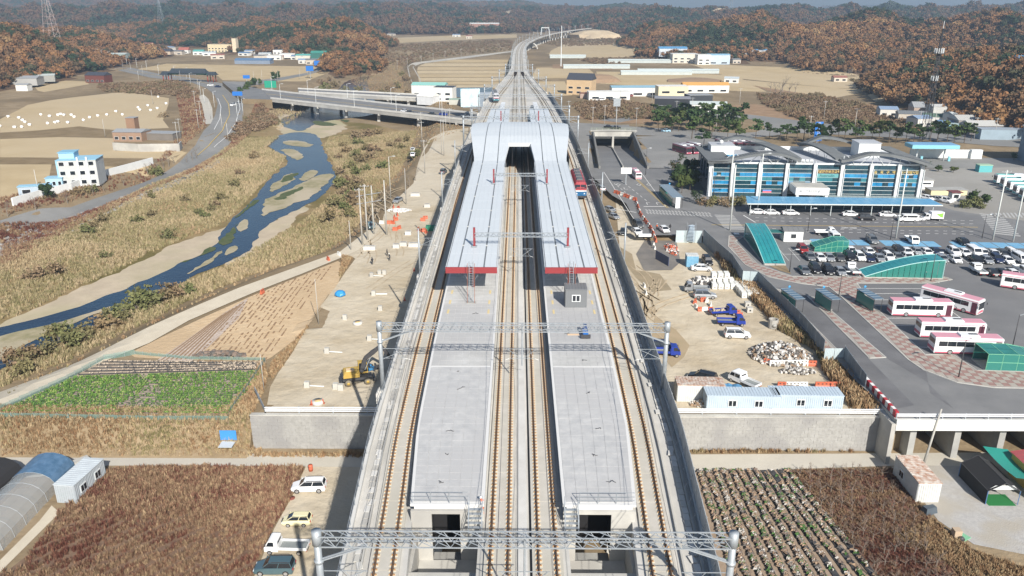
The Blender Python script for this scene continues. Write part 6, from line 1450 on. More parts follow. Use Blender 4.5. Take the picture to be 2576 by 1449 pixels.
for i, (x, y, c) in enumerate([(990, 520, 'orange'), (1002, 523, 'orange'), (992, 546, 'orange'), (1000, 540, 'orange'), (996, 552, 'orange'), (960, 560, 'white'), (978, 560, 'orange'), (988, 560, 'orange'), (994, 577, 'orange'), (1004, 573, 'orange'), (1064, 553, 'orange'), (1070, 548, 'orange'), (1053, 577, 'orange'), (1064, 580, 'orange'), (1072, 583, 'orange'), (826, 652, 'orange'), (853, 640, 'white'), (660, 735, 'orange')]):
    barrier(c, x, y + 3, rnd.uniform(0, 180), '%s barrier strewn on the sand left of the viaduct, %dth in order of distance' % (c, i + 1), 'barriers strewn over the left construction ground', scl=1.1)
blk = MB(); blk.box((0, 0, .55), (1.0, 1.9, 1.1), m_wh); blk.box((0, -.96, .4), (.5, .04, .4), m_conc); BLK = blk.mesh('barrier_block'); n_ = 0
for r_, (x0, y0, k, dx) in enumerate([(1795, 697, 3, 16), (1792, 712, 4, 15.5), (1796, 724, 4, 15.5)]):
    for i in range(k):
        o = obj('white_block', BLK); o.location = at(x0 + i * dx, y0, L7 + (1.1 if r_ == 0 else 0)); o.rotation_euler = (0, 0, R(-3)); tag(o, 'white block, %s from left in the %s row of the stack by the silver cars' % (ORD[i], ('back', 'middle', 'front')[r_]), 'block', 'white barrier blocks')
for r_ in range(3):
    for i in range(4):
        o = obj('white_block', BLK); o.location = at(1851 + r_ * 15 + i * 6.3, 722 + i * 8, L7); o.rotation_euler = (0, 0, R(-3)); tag(o, 'white block, %s from the back in the %s slanting line beside the stack' % (ORD[i], ('left', 'middle', 'right')[r_]), 'block', 'white barrier blocks')
for i, (x, y) in enumerate(((1880, 771), (1885, 785))):
    mb = MB(); mb.box((0, 0, .5), (1.1, 1.0, 1.0), m_conc); mb.bar((0, -.51, .5), (0, -.56, .5), .16, m_dark, 8); single('concrete_block', mb, 'hollow concrete block on the lot, %s of two right of the blue trucks' % ('farther', 'nearer')[i], 'concrete block', loc=at(x, y, L7))
mb = MB(); n_ = 12; mb.loft([[(math.cos(t * 2 * math.pi / n_) * r_, math.sin(t * 2 * math.pi / n_) * r_, z) for t in range(n_)] for r_, z in ((.9, 0), (.9, 1.7), (.7, 1.7), (.7, .6))], m_conc, caps=False); mb.bar((0, -.6, .7), (0, -1.0, .7), .4, m_concd, 10); single('concrete_pipe', mb, 'upright concrete pipe ring beside the dry weeds of the fence', 'concrete pipe', loc=at(1944, 824, L7))
def container(nm, label, px, py, L, W, H, ang, m, roofm, z, wins=(), group=None):
    rt = root(nm, label, 'container', at(px, py, z), R(ang), group); mb = MB(); mb.box((0, 0, H / 2), (L, W, H), m)
    for s_ in (-1, 1):
        k = int(L / .3)
        for i in range(k): mb.box((-L / 2 + L * (i + .5) / k, s_ * (W / 2 + .02), H / 2), (.14, .06, H - .3), m)
        k = int(W / .3)
        for i in range(k): mb.box((s_ * (L / 2 + .02), -W / 2 + W * (i + .5) / k, H / 2), (.06, .14, H - .3), m)
    mb.build('wall', rt); mb = MB(); mb.box((0, 0, H + .05), (L + .14, W + .14, .1), roofm)
    for i in range(int(L / .45)): mb.box((-L / 2 + (i + .5) * .45, 0, H + .12), (.12, W, .04), roofm)
    mb.build('roof', rt)
    for s_, u in wins:
        mb = MB(); g = MB()
        if s_ == 'f': mb.box((u, -W / 2 - .08, 1.5), (1.3, .08, 1.1), m_wcol); g.box((u - .29, -W / 2 - .13, 1.5), (.45, .04, .85), m_glass); g.box((u + .29, -W / 2 - .13, 1.5), (.45, .04, .85), m_glass)
        else: sx = -1 if s_ == 'l' else 1; mb.box((sx * (L / 2 + .08), u, 1.5), (.08, 1.3, 1.1), m_wcol); g.box((sx * (L / 2 + .13), u - .29, 1.5), (.04, .45, .85), m_glass); g.box((sx * (L / 2 + .13), u + .29, 1.5), (.04, .45, .85), m_glass)
        w_ = mb.build('window', rt); g.build('pane', w_)
    return rt
m_rustroof = mat('rusty_white_roof', (.60, .57, .52), .8, col2=(.34, .17, .10), scale=1.3, detail=8); m_cw = mat('container_white', (.62, .64, .63), .6, col2=(.55, .56, .54), scale=1)
m_cblue = mat('container_pale_blue', (.47, .56, .64), .55, col2=(.43, .51, .58), scale=.6); m_cgrey = mat('container_grey', (.35, .39, .42), .6, col2=(.40, .43, .46), scale=.6)
container('site_container', 'white container with a rusty corrugated roof beside the blue tarpaulin', 1757, 1000, 7.0, 2.9, 2.7, -2, m_cw, m_rustroof, L7)
container('site_container', 'pale blue site container with two windows, left one of the long pair', 1862, 1026, 10.6, 2.9, 2.6, -2, m_cblue, m_cblue, L7, [('f', -1.6), ('f', 2.2)], 'pale blue site containers')
container('site_container', 'pale blue site container with two windows, right one of the long pair', 2021, 1024, 10.2, 2.9, 2.6, -2, m_cblue, m_cblue, L7, [('f', -1.0), ('f', 2.9)], 'pale blue site containers')
container('platform_hut', 'small dark grey corrugated hut with a white window on the right platform', 1447, 765, 3.2, 2.9, 2.8, 0, mat('dark_grey_sheet', (.17, .18, .19), .6), mat('dark_grey_sheet', (.17, .18, .19), .6), ZPL + .02, [('f', 0)])
container('site_container', 'blue container with a white torn top at the foot of the wet ramp', 1739, 668, 2.6, 2.4, 2.6, -3, mat('faded_blue_sheet', (.13, .33, .50), .6, col2=(.2, .4, .55), scale=1.5), m_cw, L7)
container('site_container', 'grey container with two white windows beside the plastic greenhouse', 208, 1230, 6.6, 2.8, 2.7, 84, m_cgrey, mat('pale_grey_roof', (.52, .57, .60), .5, col2=(.46, .50, .53), scale=.8), 0, [('f', -1.6), ('f', 1.5)])
container('storage_container', 'white container with a rusty striped roof on the gravel yard', 2301, 1227, 6.8, 3.0, 2.9, -90, m_cw, m_rustroof, 0, [('f', -1)])
mb = MB(); r_ = random.Random(4)
for i in range(22): blob(mb, (r_.uniform(-2, 2), r_.uniform(-1, 1), .3), r_.uniform(.5, 1.0), r_.uniform(.3, .7), mat('blue_tarpaulin', (.07, .20, .36), .6, col2=(.10, .27, .45), scale=2), r_, 6, 4)
single('tarpaulin_heap', mb, 'heap under a blue tarpaulin between the rusty container and the white truck', 'tarpaulin', loc=at(1838, 984, L7))
# heaps of rubble: pieces
m_rb = [mat('rubble_grey', (.42, .40, .37), .9), mat('rubble_white', (.62, .60, .57), .9), mat('rubble_brown', (.30, .21, .14), .9), mat('rubble_dark', (.12, .11, .10), .9)]
def heap(nm, label, px, py, z, a, b, hh_, n, s0, mats, seed=1):
    mb = MB(); r_ = random.Random(seed); blob(mb, (0, 0, -.1), min(a, b) * .9, hh_ * .7, mats[0], r_, 9, 5)
    for i in range(n):
        t = r_.uniform(0, 6.283); q = math.sqrt(r_.random()); x, y = math.cos(t) * q * a, math.sin(t) * q * b; zz = hh_ * (1 - q * q) * r_.uniform(.7, 1.1)
        s_ = s0 * r_.uniform(.4, 1.3); mb.box((x, y, zz + .1), (s_, s_ * r_.uniform(.4, 1), s_ * r_.uniform(.2, .8)), mats[r_.randrange(len(mats))], rz=r_.uniform(0, 3), top=r_.uniform(.5, 1))
    o = mb.build(nm); o.location = at(px, py, z); tag(o, label, 'heap', kind='stuff')
heap('rubble_heap', 'big heap of broken grey and brown rubble in the right lot', 1962, 896, L7, 5.2, 4.6, 2.0, 700, .55, m_rb)
heap('rubble_heap', 'low heap of grey rags and rubble below the white barriers', 2008, 936, L7, 3, 1.2, .6, 150, .4, m_rb[:2] + m_rb[3:], 2)
heap('brush_heap', 'low heap of brushwood between orange and white barriers', 1992, 982, L7, 3.2, 1.2, .6, 260, .4, [m_rb[2], m_twig, m_rb[1]], 3)
heap('scrap_heap', 'heap of black frames and scrap beside the white blocks', 1770, 712, L7, 3.2, 2.2, 1.2, 150, .8, [m_rb[3], m_trim, m_rb[1]], 4)
heap('rag_heap', 'white plastic scraps and bags strewn beside the dug sand on the left ground', 1004, 530, 5.6, 3.5, 2.4, .4, 160, .45, [m_wcol, m_rb[1]], 5)
heap('spoil_heap', 'heap of twigs and white debris at the right end of the rail fence', 1772, 1018, L7, 2.2, 1, .5, 120, .4, [m_rb[1], m_rb[2]], 6)
heap('brush_heap', 'long pile of dark brushwood on the tilled plot edge', 553, 897, None, 4.6, .8, .9, 240, .7, [m_rb[3], m_twig, m_twig], 7)
heap('tool_heap', 'heap of red netting and tools at the edge of the wet ramp', 1690, 628, L7, 1.4, 5, .8, 200, .5, [m_or, m_rb[3], m_rb[1], m_or], 8)
# tyre ruts of the yards
m_rut = mat('rut_sand', (.36, .28, .18), .95, col2=(.47, .385, .27), scale=.6, detail=6)
for i in range(26):
    r_ = random.Random(i + 40); L_ = i % 2; x0, y0 = (r_.uniform(1600, 1720), r_.uniform(700, 900)) if L_ else (r_.uniform(860, 1010), r_.uniform(500, 760)); p = P(x0, y0, 5.5); a = r_.uniform(1.2, 2.1); q = []
    for k in range(14): q.append(p.copy()); p = p + Vector((math.cos(a), math.sin(a), 0)) * 1.6; a += r_.uniform(-.16, .16)
    mb = MB()
    for s_ in (-.8, .8):
        for u, v in zip(q, q[1:]): n3 = Vector((-(v - u).y, (v - u).x, 0)).normalized() * s_; mb.beam(u + n3 + Vector((0, 0, .12)), v + n3 + Vector((0, 0, .12)), .28, .06, m_rut)
    tag(mb.build('tyre_rut'), kind='structure')
# people
def person(label, px, py, z, ang, top, legs_, helm=None, pose=0.):
    p = at(px, py, z); rt = root('person', label, 'person', p, R(ang)); me = bpy.data.meshes.new('body')
    J = {'hip': (0, 0, .95), 'ch': (0, .02 + pose * .2, 1.35), 'nk': (0, .03 + pose * .3, 1.52), 'hd': (0, .05 + pose * .35, 1.70), 'kl': (-.1, .06, .5), 'fl': (-.11, -.05, .06), 'kr': (.1, .16, .5), 'fr': (.12, .2, .06), 'tl': (-.11, .08, .04), 'tr': (.12, .34, .04),
         'sl': (-.2, .03 + pose * .2, 1.42), 'el': (-.27, .0, 1.14), 'hl': (-.22, .2, .95), 'sr': (.2, .03 + pose * .2, 1.42), 'er': (.27, .05, 1.14), 'hr': (.22, .26, 1.0), 'pl': (-.1, 0, .9), 'pr': (.1, 0, .9)}
    ks = list(J); E_ = [('hip', 'ch'), ('ch', 'nk'), ('nk', 'hd'), ('hip', 'pl'), ('pl', 'kl'), ('kl', 'fl'), ('fl', 'tl'), ('hip', 'pr'), ('pr', 'kr'), ('kr', 'fr'), ('fr', 'tr'), ('ch', 'sl'), ('sl', 'el'), ('el', 'hl'), ('ch', 'sr'), ('sr', 'er'), ('er', 'hr')]
    me.from_pydata([J[k] for k in ks], [(ks.index(a), ks.index(b)) for a, b in E_], []); o = obj('body', me, rt); rad = {'hip': .15, 'ch': .17, 'nk': .07, 'hd': .12, 'kl': .075, 'kr': .075, 'fl': .05, 'fr': .05, 'tl': .045, 'tr': .045, 'sl': .085, 'sr': .085, 'el': .05, 'er': .05, 'hl': .04, 'hr': .04, 'pl': .11, 'pr': .11}
    md = o.modifiers.new('skin', 'SKIN'); 
    if not me.skin_vertices: me.attributes.new
    bpy.context.view_layer.update()
    sv = me.skin_vertices[0].data if me.skin_vertices else None
    if sv is None:
        bm_ = __import__('bmesh').new(); bm_.from_mesh(me); bm_.verts.layers.skin.verify(); bm_.to_mesh(me); bm_.free(); sv = me.skin_vertices[0].data
    for i, k in enumerate(ks): sv[i].radius = (rad[k], rad[k]); sv[i].use_root = k == 'hip'
    sb = o.modifiers.new('sub', 'SUBSURF'); sb.levels = 1; sb.render_levels = 1
    me.materials.append(legs_)
    j = MB(); j.loft([[(math.cos(t) * r_, .02 + pose * .1 + math.sin(t) * r_ * .7, z_) for t in [k * .785 for k in range(8)]] for r_, z_ in ((.2, .92), (.21, 1.1), (.23, 1.4), (.13, 1.52))], top); j.build('jacket', rt)
    hm = MB(); blob(hm, (0, .05 + pose * .35, 1.77), .14, .12, helm or m_trim, random.Random(1), 8, 5); hm.build('helmet' if helm else 'hair', rt)
m_dkc = mat('dark_cloth', (.03, .03, .035), .9); m_vest = mat('orange_vest', (.65, .15, .06), .8)
person('person in dark clothes walking on the sandy ground left of the viaduct', 937, 666, 5.6, 20, m_dkc, m_dkc)
person('person in dark clothes, farther one of the pair on the left sandy ground', 974, 645, 5.6, -60, m_dkc, m_dkc)
person('person with a white helmet, nearer one of the pair on the left sandy ground', 981, 656, 5.6, 130, mat('grey_cloth', (.12, .12, .12), .9), m_dkc, m_wcol, .3)
person('person in an orange vest standing left of the white car', 1652, 580, Z7 + .07, 0, m_vest, m_dkc, m_wcol); person('person in dark clothes standing right of the white car', 1685, 580, Z7 + .07, 180, m_dkc, m_dkc)
person('person in an orange vest bending beside the steel stair of the left platform', 1216, 1292, ZD + .1, 90, m_vest, m_vest, m_wcol, .5)
person('person in dark clothes standing at the taxi line', 2234, 546, Z7 + .07, 90, mat('maroon_cloth', (.15, .03, .08), .9), m_dkc)
# spiral stair and small things of the lot
rt = root('steel_stair_tower', 'pale steel site stair behind the pale fence panels at the top of the lot', 'stair', at(1745, 610, L7), 0)
for k in range(12): mb = MB(); mb.box((-.9 + (k % 6) * .0, -.2 - .0 * k, .5 + k * .36), (1.9 - k * .04, .9, .07), m_cblue, rz=-.5 + k * .09); mb.build('step', rt)
mb = MB()
for x, y in ((-1.9, -.5), (.2, -.5), (-1.9, .5), (.2, .5)): mb.bar((x, y, 0), (x, y, 5.2), .05, m_steel)
mb.build('frame', rt)
mb = MB(); mb.box((0, 0, .9), (.9, .08, 1.8), m_trim); mb.beam((-3, 0, 2.1), (3, 0, 2.1), .1, 2.1, mat('navy_board', (.06, .08, .16), .5)); single('board_wall', mb, 'leaning navy board wall casting a blue shadow on the wet ramp', 'board wall', loc=at(1665, 660, L7), rz=R(110))
mb = MB(); mb.beam((-1.6, 0, .8), (1.6, 0, .8), .5, .7, m_wcol); single('road_barrier', mb, 'long low white barrier before the white car at the end of the barrier row', 'barrier', loc=at(1622, 596, Z7))
mb = MB(); mb.box((0, 0, .45), (.7, 1.9, .7), mat('machine_blue', (.02, .13, .42), .5)); mb.box((0, .9, .8), (.5, .9, 1.0), mat('machine_navy', (.03, .06, .16), .5)); mb.box((0, -1.0, .35), (1.3, .2, .5), m_trim); single('floor_machine', mb, 'small blue machine standing on the right platform behind the portal truss', 'machine', loc=at(1472, 845, ZPL + .03))
mb = MB(); mb.box((0, 0, .04), (1.6, .35, .08), mat('plank_wood', (.62, .45, .30), .8)); single('plank', mb, 'short wooden plank on the right platform left of the blue machine', 'plank', loc=at(1442, 842, ZPL + .03))
for i, (x, y) in enumerate([(1122, 1085), (1500, 1080), (1188, 790), (1150, 935), (1465, 905), (1150, 980), (1475, 990), (1120, 1140), (1493, 1148), (1105, 1215), (1525, 1212), (1420, 840)]):
    mb = MB(); r_ = random.Random(i); p0 = Vector((0, 0, .02))
    for k in range(5): p1 = p0 + Vector((r_.uniform(-.1, .35), r_.uniform(-.2, .25), 0)); p1.z = .03 + (.12 if k == 2 else 0); mb.bar(p0, p1, .03, m_trim); p0 = p1
    single('cable_loop', mb, 'black cable end sticking out of the %s platform, %s counted from all of them' % ('left' if x < 1300 else 'right', ORD[i]), 'cable', 'cable ends on the platforms', loc=at(x, y, ZPL + .02))
# ---------------------------------------------------------------- left side and foreground
for k, c, px, py, hd, lb in [('suv', 'white', 778, 1232, 183, 'white people carrier, farthest of the four parked left of the viaduct'), ('hatch', 'pale yellow', 748, 1317, 181, 'pale yellow hatchback parked left of the viaduct'), ('truck', 'white', 724, 1386, 178, 'white flatbed truck with empty bed parked left of the viaduct'), ('suv', 'slate blue', 692, 1437, 181, 'slate blue and grey four wheel drive car, nearest of the parked four')]:
    vehicle(k, c, px, py, hd, lb, z=.05)
for k, c, px, py, hd, lb, z in [('sedan', 'silver', 1001, 508, -105, 'silver saloon on the sandy ground left of the viaduct', 5.65), ('truck', 'slate blue', 932, 573, -70, 'blue grey truck beside the four tall poles', 5.65), ('sedan', 'white', 1038, 392, 95, 'white car, nearer of the two on the dirt road', 5.7), ('sedan', 'white', 1038, 380, 95, 'white car, farther of the two on the dirt road', 5.7), ('jeep', 'grey', 1116, 436, 80, 'grey jeep on the dirt road beside the viaduct', 5.7)]:
    vehicle(k, c, px, py, hd, lb, z=z)
mb = MB(); mb.bar((0, 0, 0), (0, 0, .95), .3, m_or, 10); mb.bar((0, 0, .3), (0, 0, .4), .33, m_or, 10); mb.bar((0, 0, .7), (0, 0, .8), .33, m_or, 10); single('orange_drum', mb, 'orange plastic drum at the end of the brown field', 'drum', loc=at(782, 1184, .05))
mb = MB(); mb.bar((0, 0, 0), (0, 0, .03), .55, mat('manhole_red', (.22, .07, .05), .8), 12); single('manhole_cover', mb, 'rusty red manhole cover beside the white people carrier', 'manhole cover', loc=at(732, 1253, .05))
# (vehicles end)
m_cat = mat('excavator_yellow', (.44, .30, .07), .55); m_exg = mat('excavator_dark', (.05, .05, .055), .6); m_dust = mat('dusty_tyre', (.20, .175, .13), .9)
ex = root('wheeled_excavator', 'yellow wheeled excavator with folded dark arm on the left construction ground', 'excavator', at(900, 962, 5.6), R(16))
mb = MB(); mb.box((0, 0, .95), (4.6, 1.5, .5), m_exg); mb.box((-2.6, 0, .7), (.3, 2.3, .6), m_exg); mb.box((2.6, 0, .7), (.3, 2.0, .5), m_exg); mb.build('chassis', ex)
for x in (-1.5, 1.5):
    for y in (-1.05, 1.05): mb = MB(); mb.bar((x, y - .25, .52), (x, y + .25, .52), .52, m_dust, 14); w_ = mb.build('wheel', ex); mb = MB(); sg = 1 if y > 0 else -1; mb.bar((x, y + sg * .2, .52), (x, y + sg * .27, .52), .25, m_cat, 10); mb.build('rim', w_)
mb = MB(); mb.bar((0, 0, 1.2), (0, 0, 1.45), .7, m_exg, 12); mb.loft([[(x, -1.2, 1.45), (x, 1.2, 1.45), (x, 1.2, z_), (x, .9, z_ + .15), (x, -.9, z_ + .15), (x, -1.2, z_)] for x, z_ in ((-2.2, 1.9), (-2.0, 2.25), (.3, 2.25))], m_cat); mb.box((-2.2, 0, 1.75), (.25, 2.2, .5), m_exg); mb.build('upper_body', ex)
mb = MB(); mb.box((-1.1, -.4, 2.5), (1.2, .9, .25), mat('peach_hood', (.68, .50, .30), .6)); mb.build('engine_hood', ex)
mb = MB(); mb.box((.95, .65, 2.35), (1.5, 1.05, 1.7), m_glass, top=.88); mb.build('cab_glass', ex)
mb = MB()
for x in (.25, 1.65):
    for y in (.15, 1.15): mb.bar((x, y, 1.5), (x * .9 + .1, y, 3.2), .06, m_cat)
mb.box((.92, .65, 3.25), (1.4, 1.0, .1), m_cat); mb.box((.9, .65, 1.55), (1.6, 1.1, .25), m_cat); mb.build('cab_frame', ex)
def armseg(nm, a, b, w0, w1, m, y=-.35): 
    mb = MB(); a, b = Vector(a), Vector(b); d = (b - a).normalized(); n = Vector((-d.z, 0, d.x)); mb.loft([[(p.x + n.x * s * k, y + t, p.z + n.z * s * k) for s, t in ((-1, -.2), (-1, .2), (1, .2), (1, -.2))] for p, k in ((a, w0), (a.lerp(b, .5), max(w0, w1) * 1.15), (b, w1))], m); mb.build(nm, ex)
armseg('boom', (.6, 0, 1.9), (1.4, 0, 4.2), .28, .3, m_exg); armseg('boom', (1.4, 0, 4.2), (3.9, 0, 6.0), .3, .2, m_exg)
armseg('stick', (3.8, 0, 6.2), (5.6, 0, 3.4), .22, .15, m_exg)
mb = MB(); mb.loft([[(5.4, -.8, 3.5), (5.9, -.8, 3.3), (6.0, -.8, 2.6), (5.5, -.8, 2.2), (4.9, -.8, 2.5)], [(5.4, .1, 3.5), (5.9, .1, 3.3), (6.0, .1, 2.6), (5.5, .1, 2.2), (4.9, .1, 2.5)]], mat('bucket_grey', (.22, .21, .2), .6)); mb.build('bucket', ex)
mb = MB(); mb.bar((1.2, -.35, 2.2), (2.4, -.35, 4.6), .07, m_steel, 6); mb.bar((3.0, -.35, 5.7), (4.4, -.35, 5.4), .06, m_steel, 6); mb.build('hydraulic_ram', ex)
for i, (x, y, hd, lb) in enumerate([(3.0, 0, 0, 'spare excavator attachment')]):
    mb = MB(); r_ = random.Random(9)
    for k in range(16): mb.box((r_.uniform(-1.2, 1.0), r_.uniform(-.8, .8), r_.uniform(.2, 1.5)), (r_.uniform(.4, 1.2), r_.uniform(.1, .4), r_.uniform(.15, .5)), m_exg if k % 4 else mat('tool_blue', (.05, .2, .4), .5), rz=r_.uniform(0, 3))
    single('machine_parts', mb, 'dark pile of machine attachments right behind the yellow excavator', 'machine parts', loc=at(938, 932, 5.6))
# marker stones with pipes, manholes, cones, crates
for i, (x, y) in enumerate([(935, 690), (940, 737), (957, 775), (868, 798), (930, 850), (823, 882), (773, 968), (858, 975), (845, 972), (967, 684), (955, 684)]):
    mb = MB(); mb.box((0, 0, .5), (.85, .7, 1.0), m_conc, top=.9)
    if i in (0, 4, 5, 6): mb.bar((.4, 0, .25), (2.6, .1, .1), .09, m_wcol, 6)
    single('marker_stone', mb, '%s pale concrete marker block from the viaduct end on the left construction ground' % ORD[i], 'concrete block', 'concrete marker blocks', loc=at(x, y + 6, 5.6))
for i, (x, y) in enumerate([(900, 811), (800, 1010)]):
    mb = MB(); mb.bar((0, 0, 0), (0, 0, .5), .95, m_lite, 14, .85); mb.bar((0, 0, .5), (0, 0, .56), .5, m_cat if False else mat('manhole_tan', (.6, .42, .2), .8), 12); single('manhole', mb, 'round white manhole with tan lid, %s one on the left ground' % ('farther', 'nearer')[i], 'manhole', loc=at(x, y + 5, 5.55))
for i, (x, y) in enumerate([(784, 1018), (813, 1015), (1018, 756), (1042, 682), (1330, 690)][:4]):
    mb = MB(); mb.bar((0, 0, .04), (0, 0, .8), .2, m_or, 8, .04); mb.box((0, 0, .03), (.5, .5, .06), m_or); mb.bar((0, 0, .4), (0, 0, .55), .125, m_wcol, 8, .085); single('traffic_cone', mb, 'orange traffic cone, %s from the viaduct wall, on the left ground' % ORD[i], 'traffic cone', 'traffic cones', loc=at(x, y, 5.6))
mb = MB(); blob(mb, (0, 0, .55), 1.1, .75, mat('blue_tank', (.03, .25, .55), .5), random.Random(2), 9, 5); single('blue_bag', mb, 'round blue bag on the left construction ground', 'bag', loc=at(856, 745, 5.6))
mb = MB(); mb.bar((0, 0, .2), (3.2, .1, .2), .16, m_wcol, 8); single('pipe', mb, 'white pipe lying on the ground right of the blue bag', 'pipe', loc=at(935, 742, 5.6))
for i, (x, y, L) in enumerate([(930, 625, 3), (1015, 615, 1.8), (1043, 617, 3), (997, 620, 1.6), (1027, 587, 1.6), (1075, 518, 1.8), (1045, 490, 3)]):
    mb = MB(); mb.box((0, 0, .45), (L, 1.4, .9), m_lite, top=.95); mb.box((0, 0, .95), (L * .7, 1.0, .12), m_conc); single('concrete_unit', mb, 'pale concrete unit, %s in order from the four poles, on the left ground' % ORD[i], 'concrete unit', 'concrete units on the left ground', loc=at(x, y + 3, 5.6))
mb = MB(); mb.box((0, 0, .7), (2.6, 1.4, 1.4), mat('green_crate', (.03, .20, .12), .7)); single('green_crate', mb, 'green box close to the viaduct beside the orange barriers', 'box', loc=at(1084, 580, 5.6))
# net fence round the vegetable plot, stakes
m_net = mat('green_net', (.16, .28, .25), .8, alpha=.55)
def netfence(label, pts, hgt=1.0):
    rt = root('net_fence', label, 'net fence', (0, 0, 0), 0, 'green net fences round the plots'); W = [P(a, b) for a, b in pts]; mb = MB()
    for a, b in zip(W, W[1:]):
        n_ = max(1, int((b - a).length / 1.5))
        for i in range(n_):
            p = a.lerp(b, i / n_); q = a.lerp(b, (i + 1) / n_); p.z = hh(p.x, p.y); q.z = hh(q.x, q.y); u = Vector((0, 0, hgt)); mb.add([p, q, q + u * rnd.uniform(.8, 1), p + u], [(0, 1, 2, 3)], m_net)
            s_ = MB(); s_.bar(p, p + u * 1.1, .03, m_steel); s_.build('stake', rt)
    mb.build('net', rt)
netfence('green net fence along the left edge of the vegetable plot beside the path', [(0, 1034), (170, 957), (262, 906), (340, 892)])
netfence('green net fence between the vegetable plot and the grassy bank at the right', [(668, 912), (645, 945), (575, 1055)])
netfence('green net fence along the near edge of the vegetable plot', [(0, 1048), (200, 1052), (400, 1056), (575, 1056)], .7)
netfence('green net fence between the vegetable plot and the tilled plot', [(340, 892), (480, 905), (668, 908)], .7)
# crop rows
def crop(nm, label, P0, P1, P2, P3, n, mats_, wid, z=None, den=3.0, hgt=.3, mulch=None):
    """rows running from the edge P0-P3 to the edge P1-P2"""
    A, B, C, D = [P(*q, z) for q in (P0, P1, P2, P3)]; r_ = random.Random(n); mb = MB(); bed = MB()
    for i in range(n):
        t = (i + .5) / n; a = A.lerp(D, t); b = B.lerp(C, t); L = (b - a).length; d = (b - a) / L; k = int(L / 3) + 1
        for j in range(k):
            p = a + d * L * j / k; q = a + d * L * (j + 1) / k; p.z = hh(p.x, p.y) + .16; q.z = hh(q.x, q.y) + .16; bed.beam(p, q, wid, .2, mulch)
        for j in range(int(L * den)):
            p = a + d * r_.uniform(0, L); f = mnoise.noise(p * .09 + Vector((n, 0, 0)))
            if f < -.38 and r_.random() < .7: continue
            p.z = hh(p.x, p.y) + .2; m = mats_[r_.randrange(len(mats_))]; s_ = wid * r_.uniform(.35, .75)
            for q in range(3):
                t2 = r_.uniform(0, 6.28); e = Vector((math.cos(t2), math.sin(t2), 0)) * s_; f2 = Vector((-e.y, e.x, 0)) * .5; c = p + Vector((r_.uniform(-.12, .12), r_.uniform(-.12, .12), 0)); mb.add([c - f2, c + e * .6 - f2 * .3 + Vector((0, 0, hgt)), c + e + Vector((0, 0, hgt * .3)), c + f2 + Vector((0, 0, hgt * .7))], [(0, 1, 2, 3)], m)
    tag(bed.build('mulch_beds'), 'long soil beds of the ' + label, 'beds', kind='stuff'); tag(mb.build(nm), label, 'crop', kind='stuff')
m_g1, m_g2, m_g3 = mat('cabbage_green', (.10, .20, .03), .8), mat('leaf_green_dark', (.05, .12, .025), .8), mat('leaf_yellow_green', (.22, .28, .08), .8); m_mul = mat('black_mulch_film', (.03, .03, .035), .5, col2=(.07, .07, .07), scale=2); m_st = mat('pale_stalks', (.45, .38, .30), .9)
crop('vegetable_rows', 'green vegetable rows in the netted plot left of the path', (0, 1040), (578, 1048), (664, 935), (190, 950), 21, [m_g1, m_g2, m_g1, m_g2, m_g3], .32, den=8, mulch=mat('mulch_light', (.10, .09, .08), .8, col2=(.30, .26, .22), scale=3))
crop('stalk_rows', 'pale dry stalk rows at the back of the netted plot', (190, 948), (655, 932), (664, 914), (266, 908), 5, [m_st, m_st, m_rb[3]], .3, den=6, mulch=m_mul)
crop('pepper_rows', 'dry rows on black film beside the right edge of the viaduct', (1750, 1186), (1860, 1540), (2290, 1540), (1990, 1184), 12, [m_g2, m_rb[2], m_rb[2], m_rb[3], m_twig, m_rb[0]], .8, z=0, den=8, hgt=.3, mulch=m_mul)
sheet('field_soil', [(1745, 1184), (2000, 1182), (2300, 1540), (1840, 1540)], mat('field_soil_pale', (.34, .26, .19), .95, col2=(.27, .20, .14), scale=.8, detail=6), .05, z=0)
sheet('orchard_soil', [(1990, 1184), (2250, 1180), (2330, 1300), (2440, 1450), (2480, 1540), (2280, 1540)], mat('orchard_soil', (.15, .07, .05), .95, col2=(.21, .105, .07), scale=.5, detail=6), .06, z=0)
for i in range(14):                                   # furrows of the tilled plot
    a, b = P(480 + i * 14, 905 - i * .2, 5.2), P(640 + i * 15, 742 - i * 5.5, 5.2); mb = MB(); k = 24; r_ = random.Random(i)
    for j in range(k):
        if r_.random() < .75: p = a.lerp(b, j / k); q = a.lerp(b, (j + r_.uniform(.4, 1)) / k); p.z = hh(p.x, p.y) + .13; q.z = hh(q.x, q.y) + .13; mb.beam(p, q, r_.uniform(.12, .35), .1, mat('furrow_clods', (.26, .17, .10), .95))
    tag(mb.build('furrow'), kind='structure')
sheet('grey_tilled_patch', [(395, 898), (470, 850), (560, 790), (625, 752), (600, 800), (520, 870), (480, 902)], mat('grey_tilled', (.50, .42, .36), .95, col2=(.38, .30, .24), scale=1.2, detail=7, bump=.15), .10, pz=5.2)
for i in range(7):
    a, b = P(405 + i * 12, 898 - i * .3, 5.2), P(560 + i * 9, 792 - i * 5, 5.2); mb = MB(); a.z = hh(a.x, a.y) + .16; b.z = hh(b.x, b.y) + .16; mb.beam(a, b, .22, .1, mat('furrow_clods', (.26, .17, .10), .95)); tag(mb.build('furrow'), kind='structure')
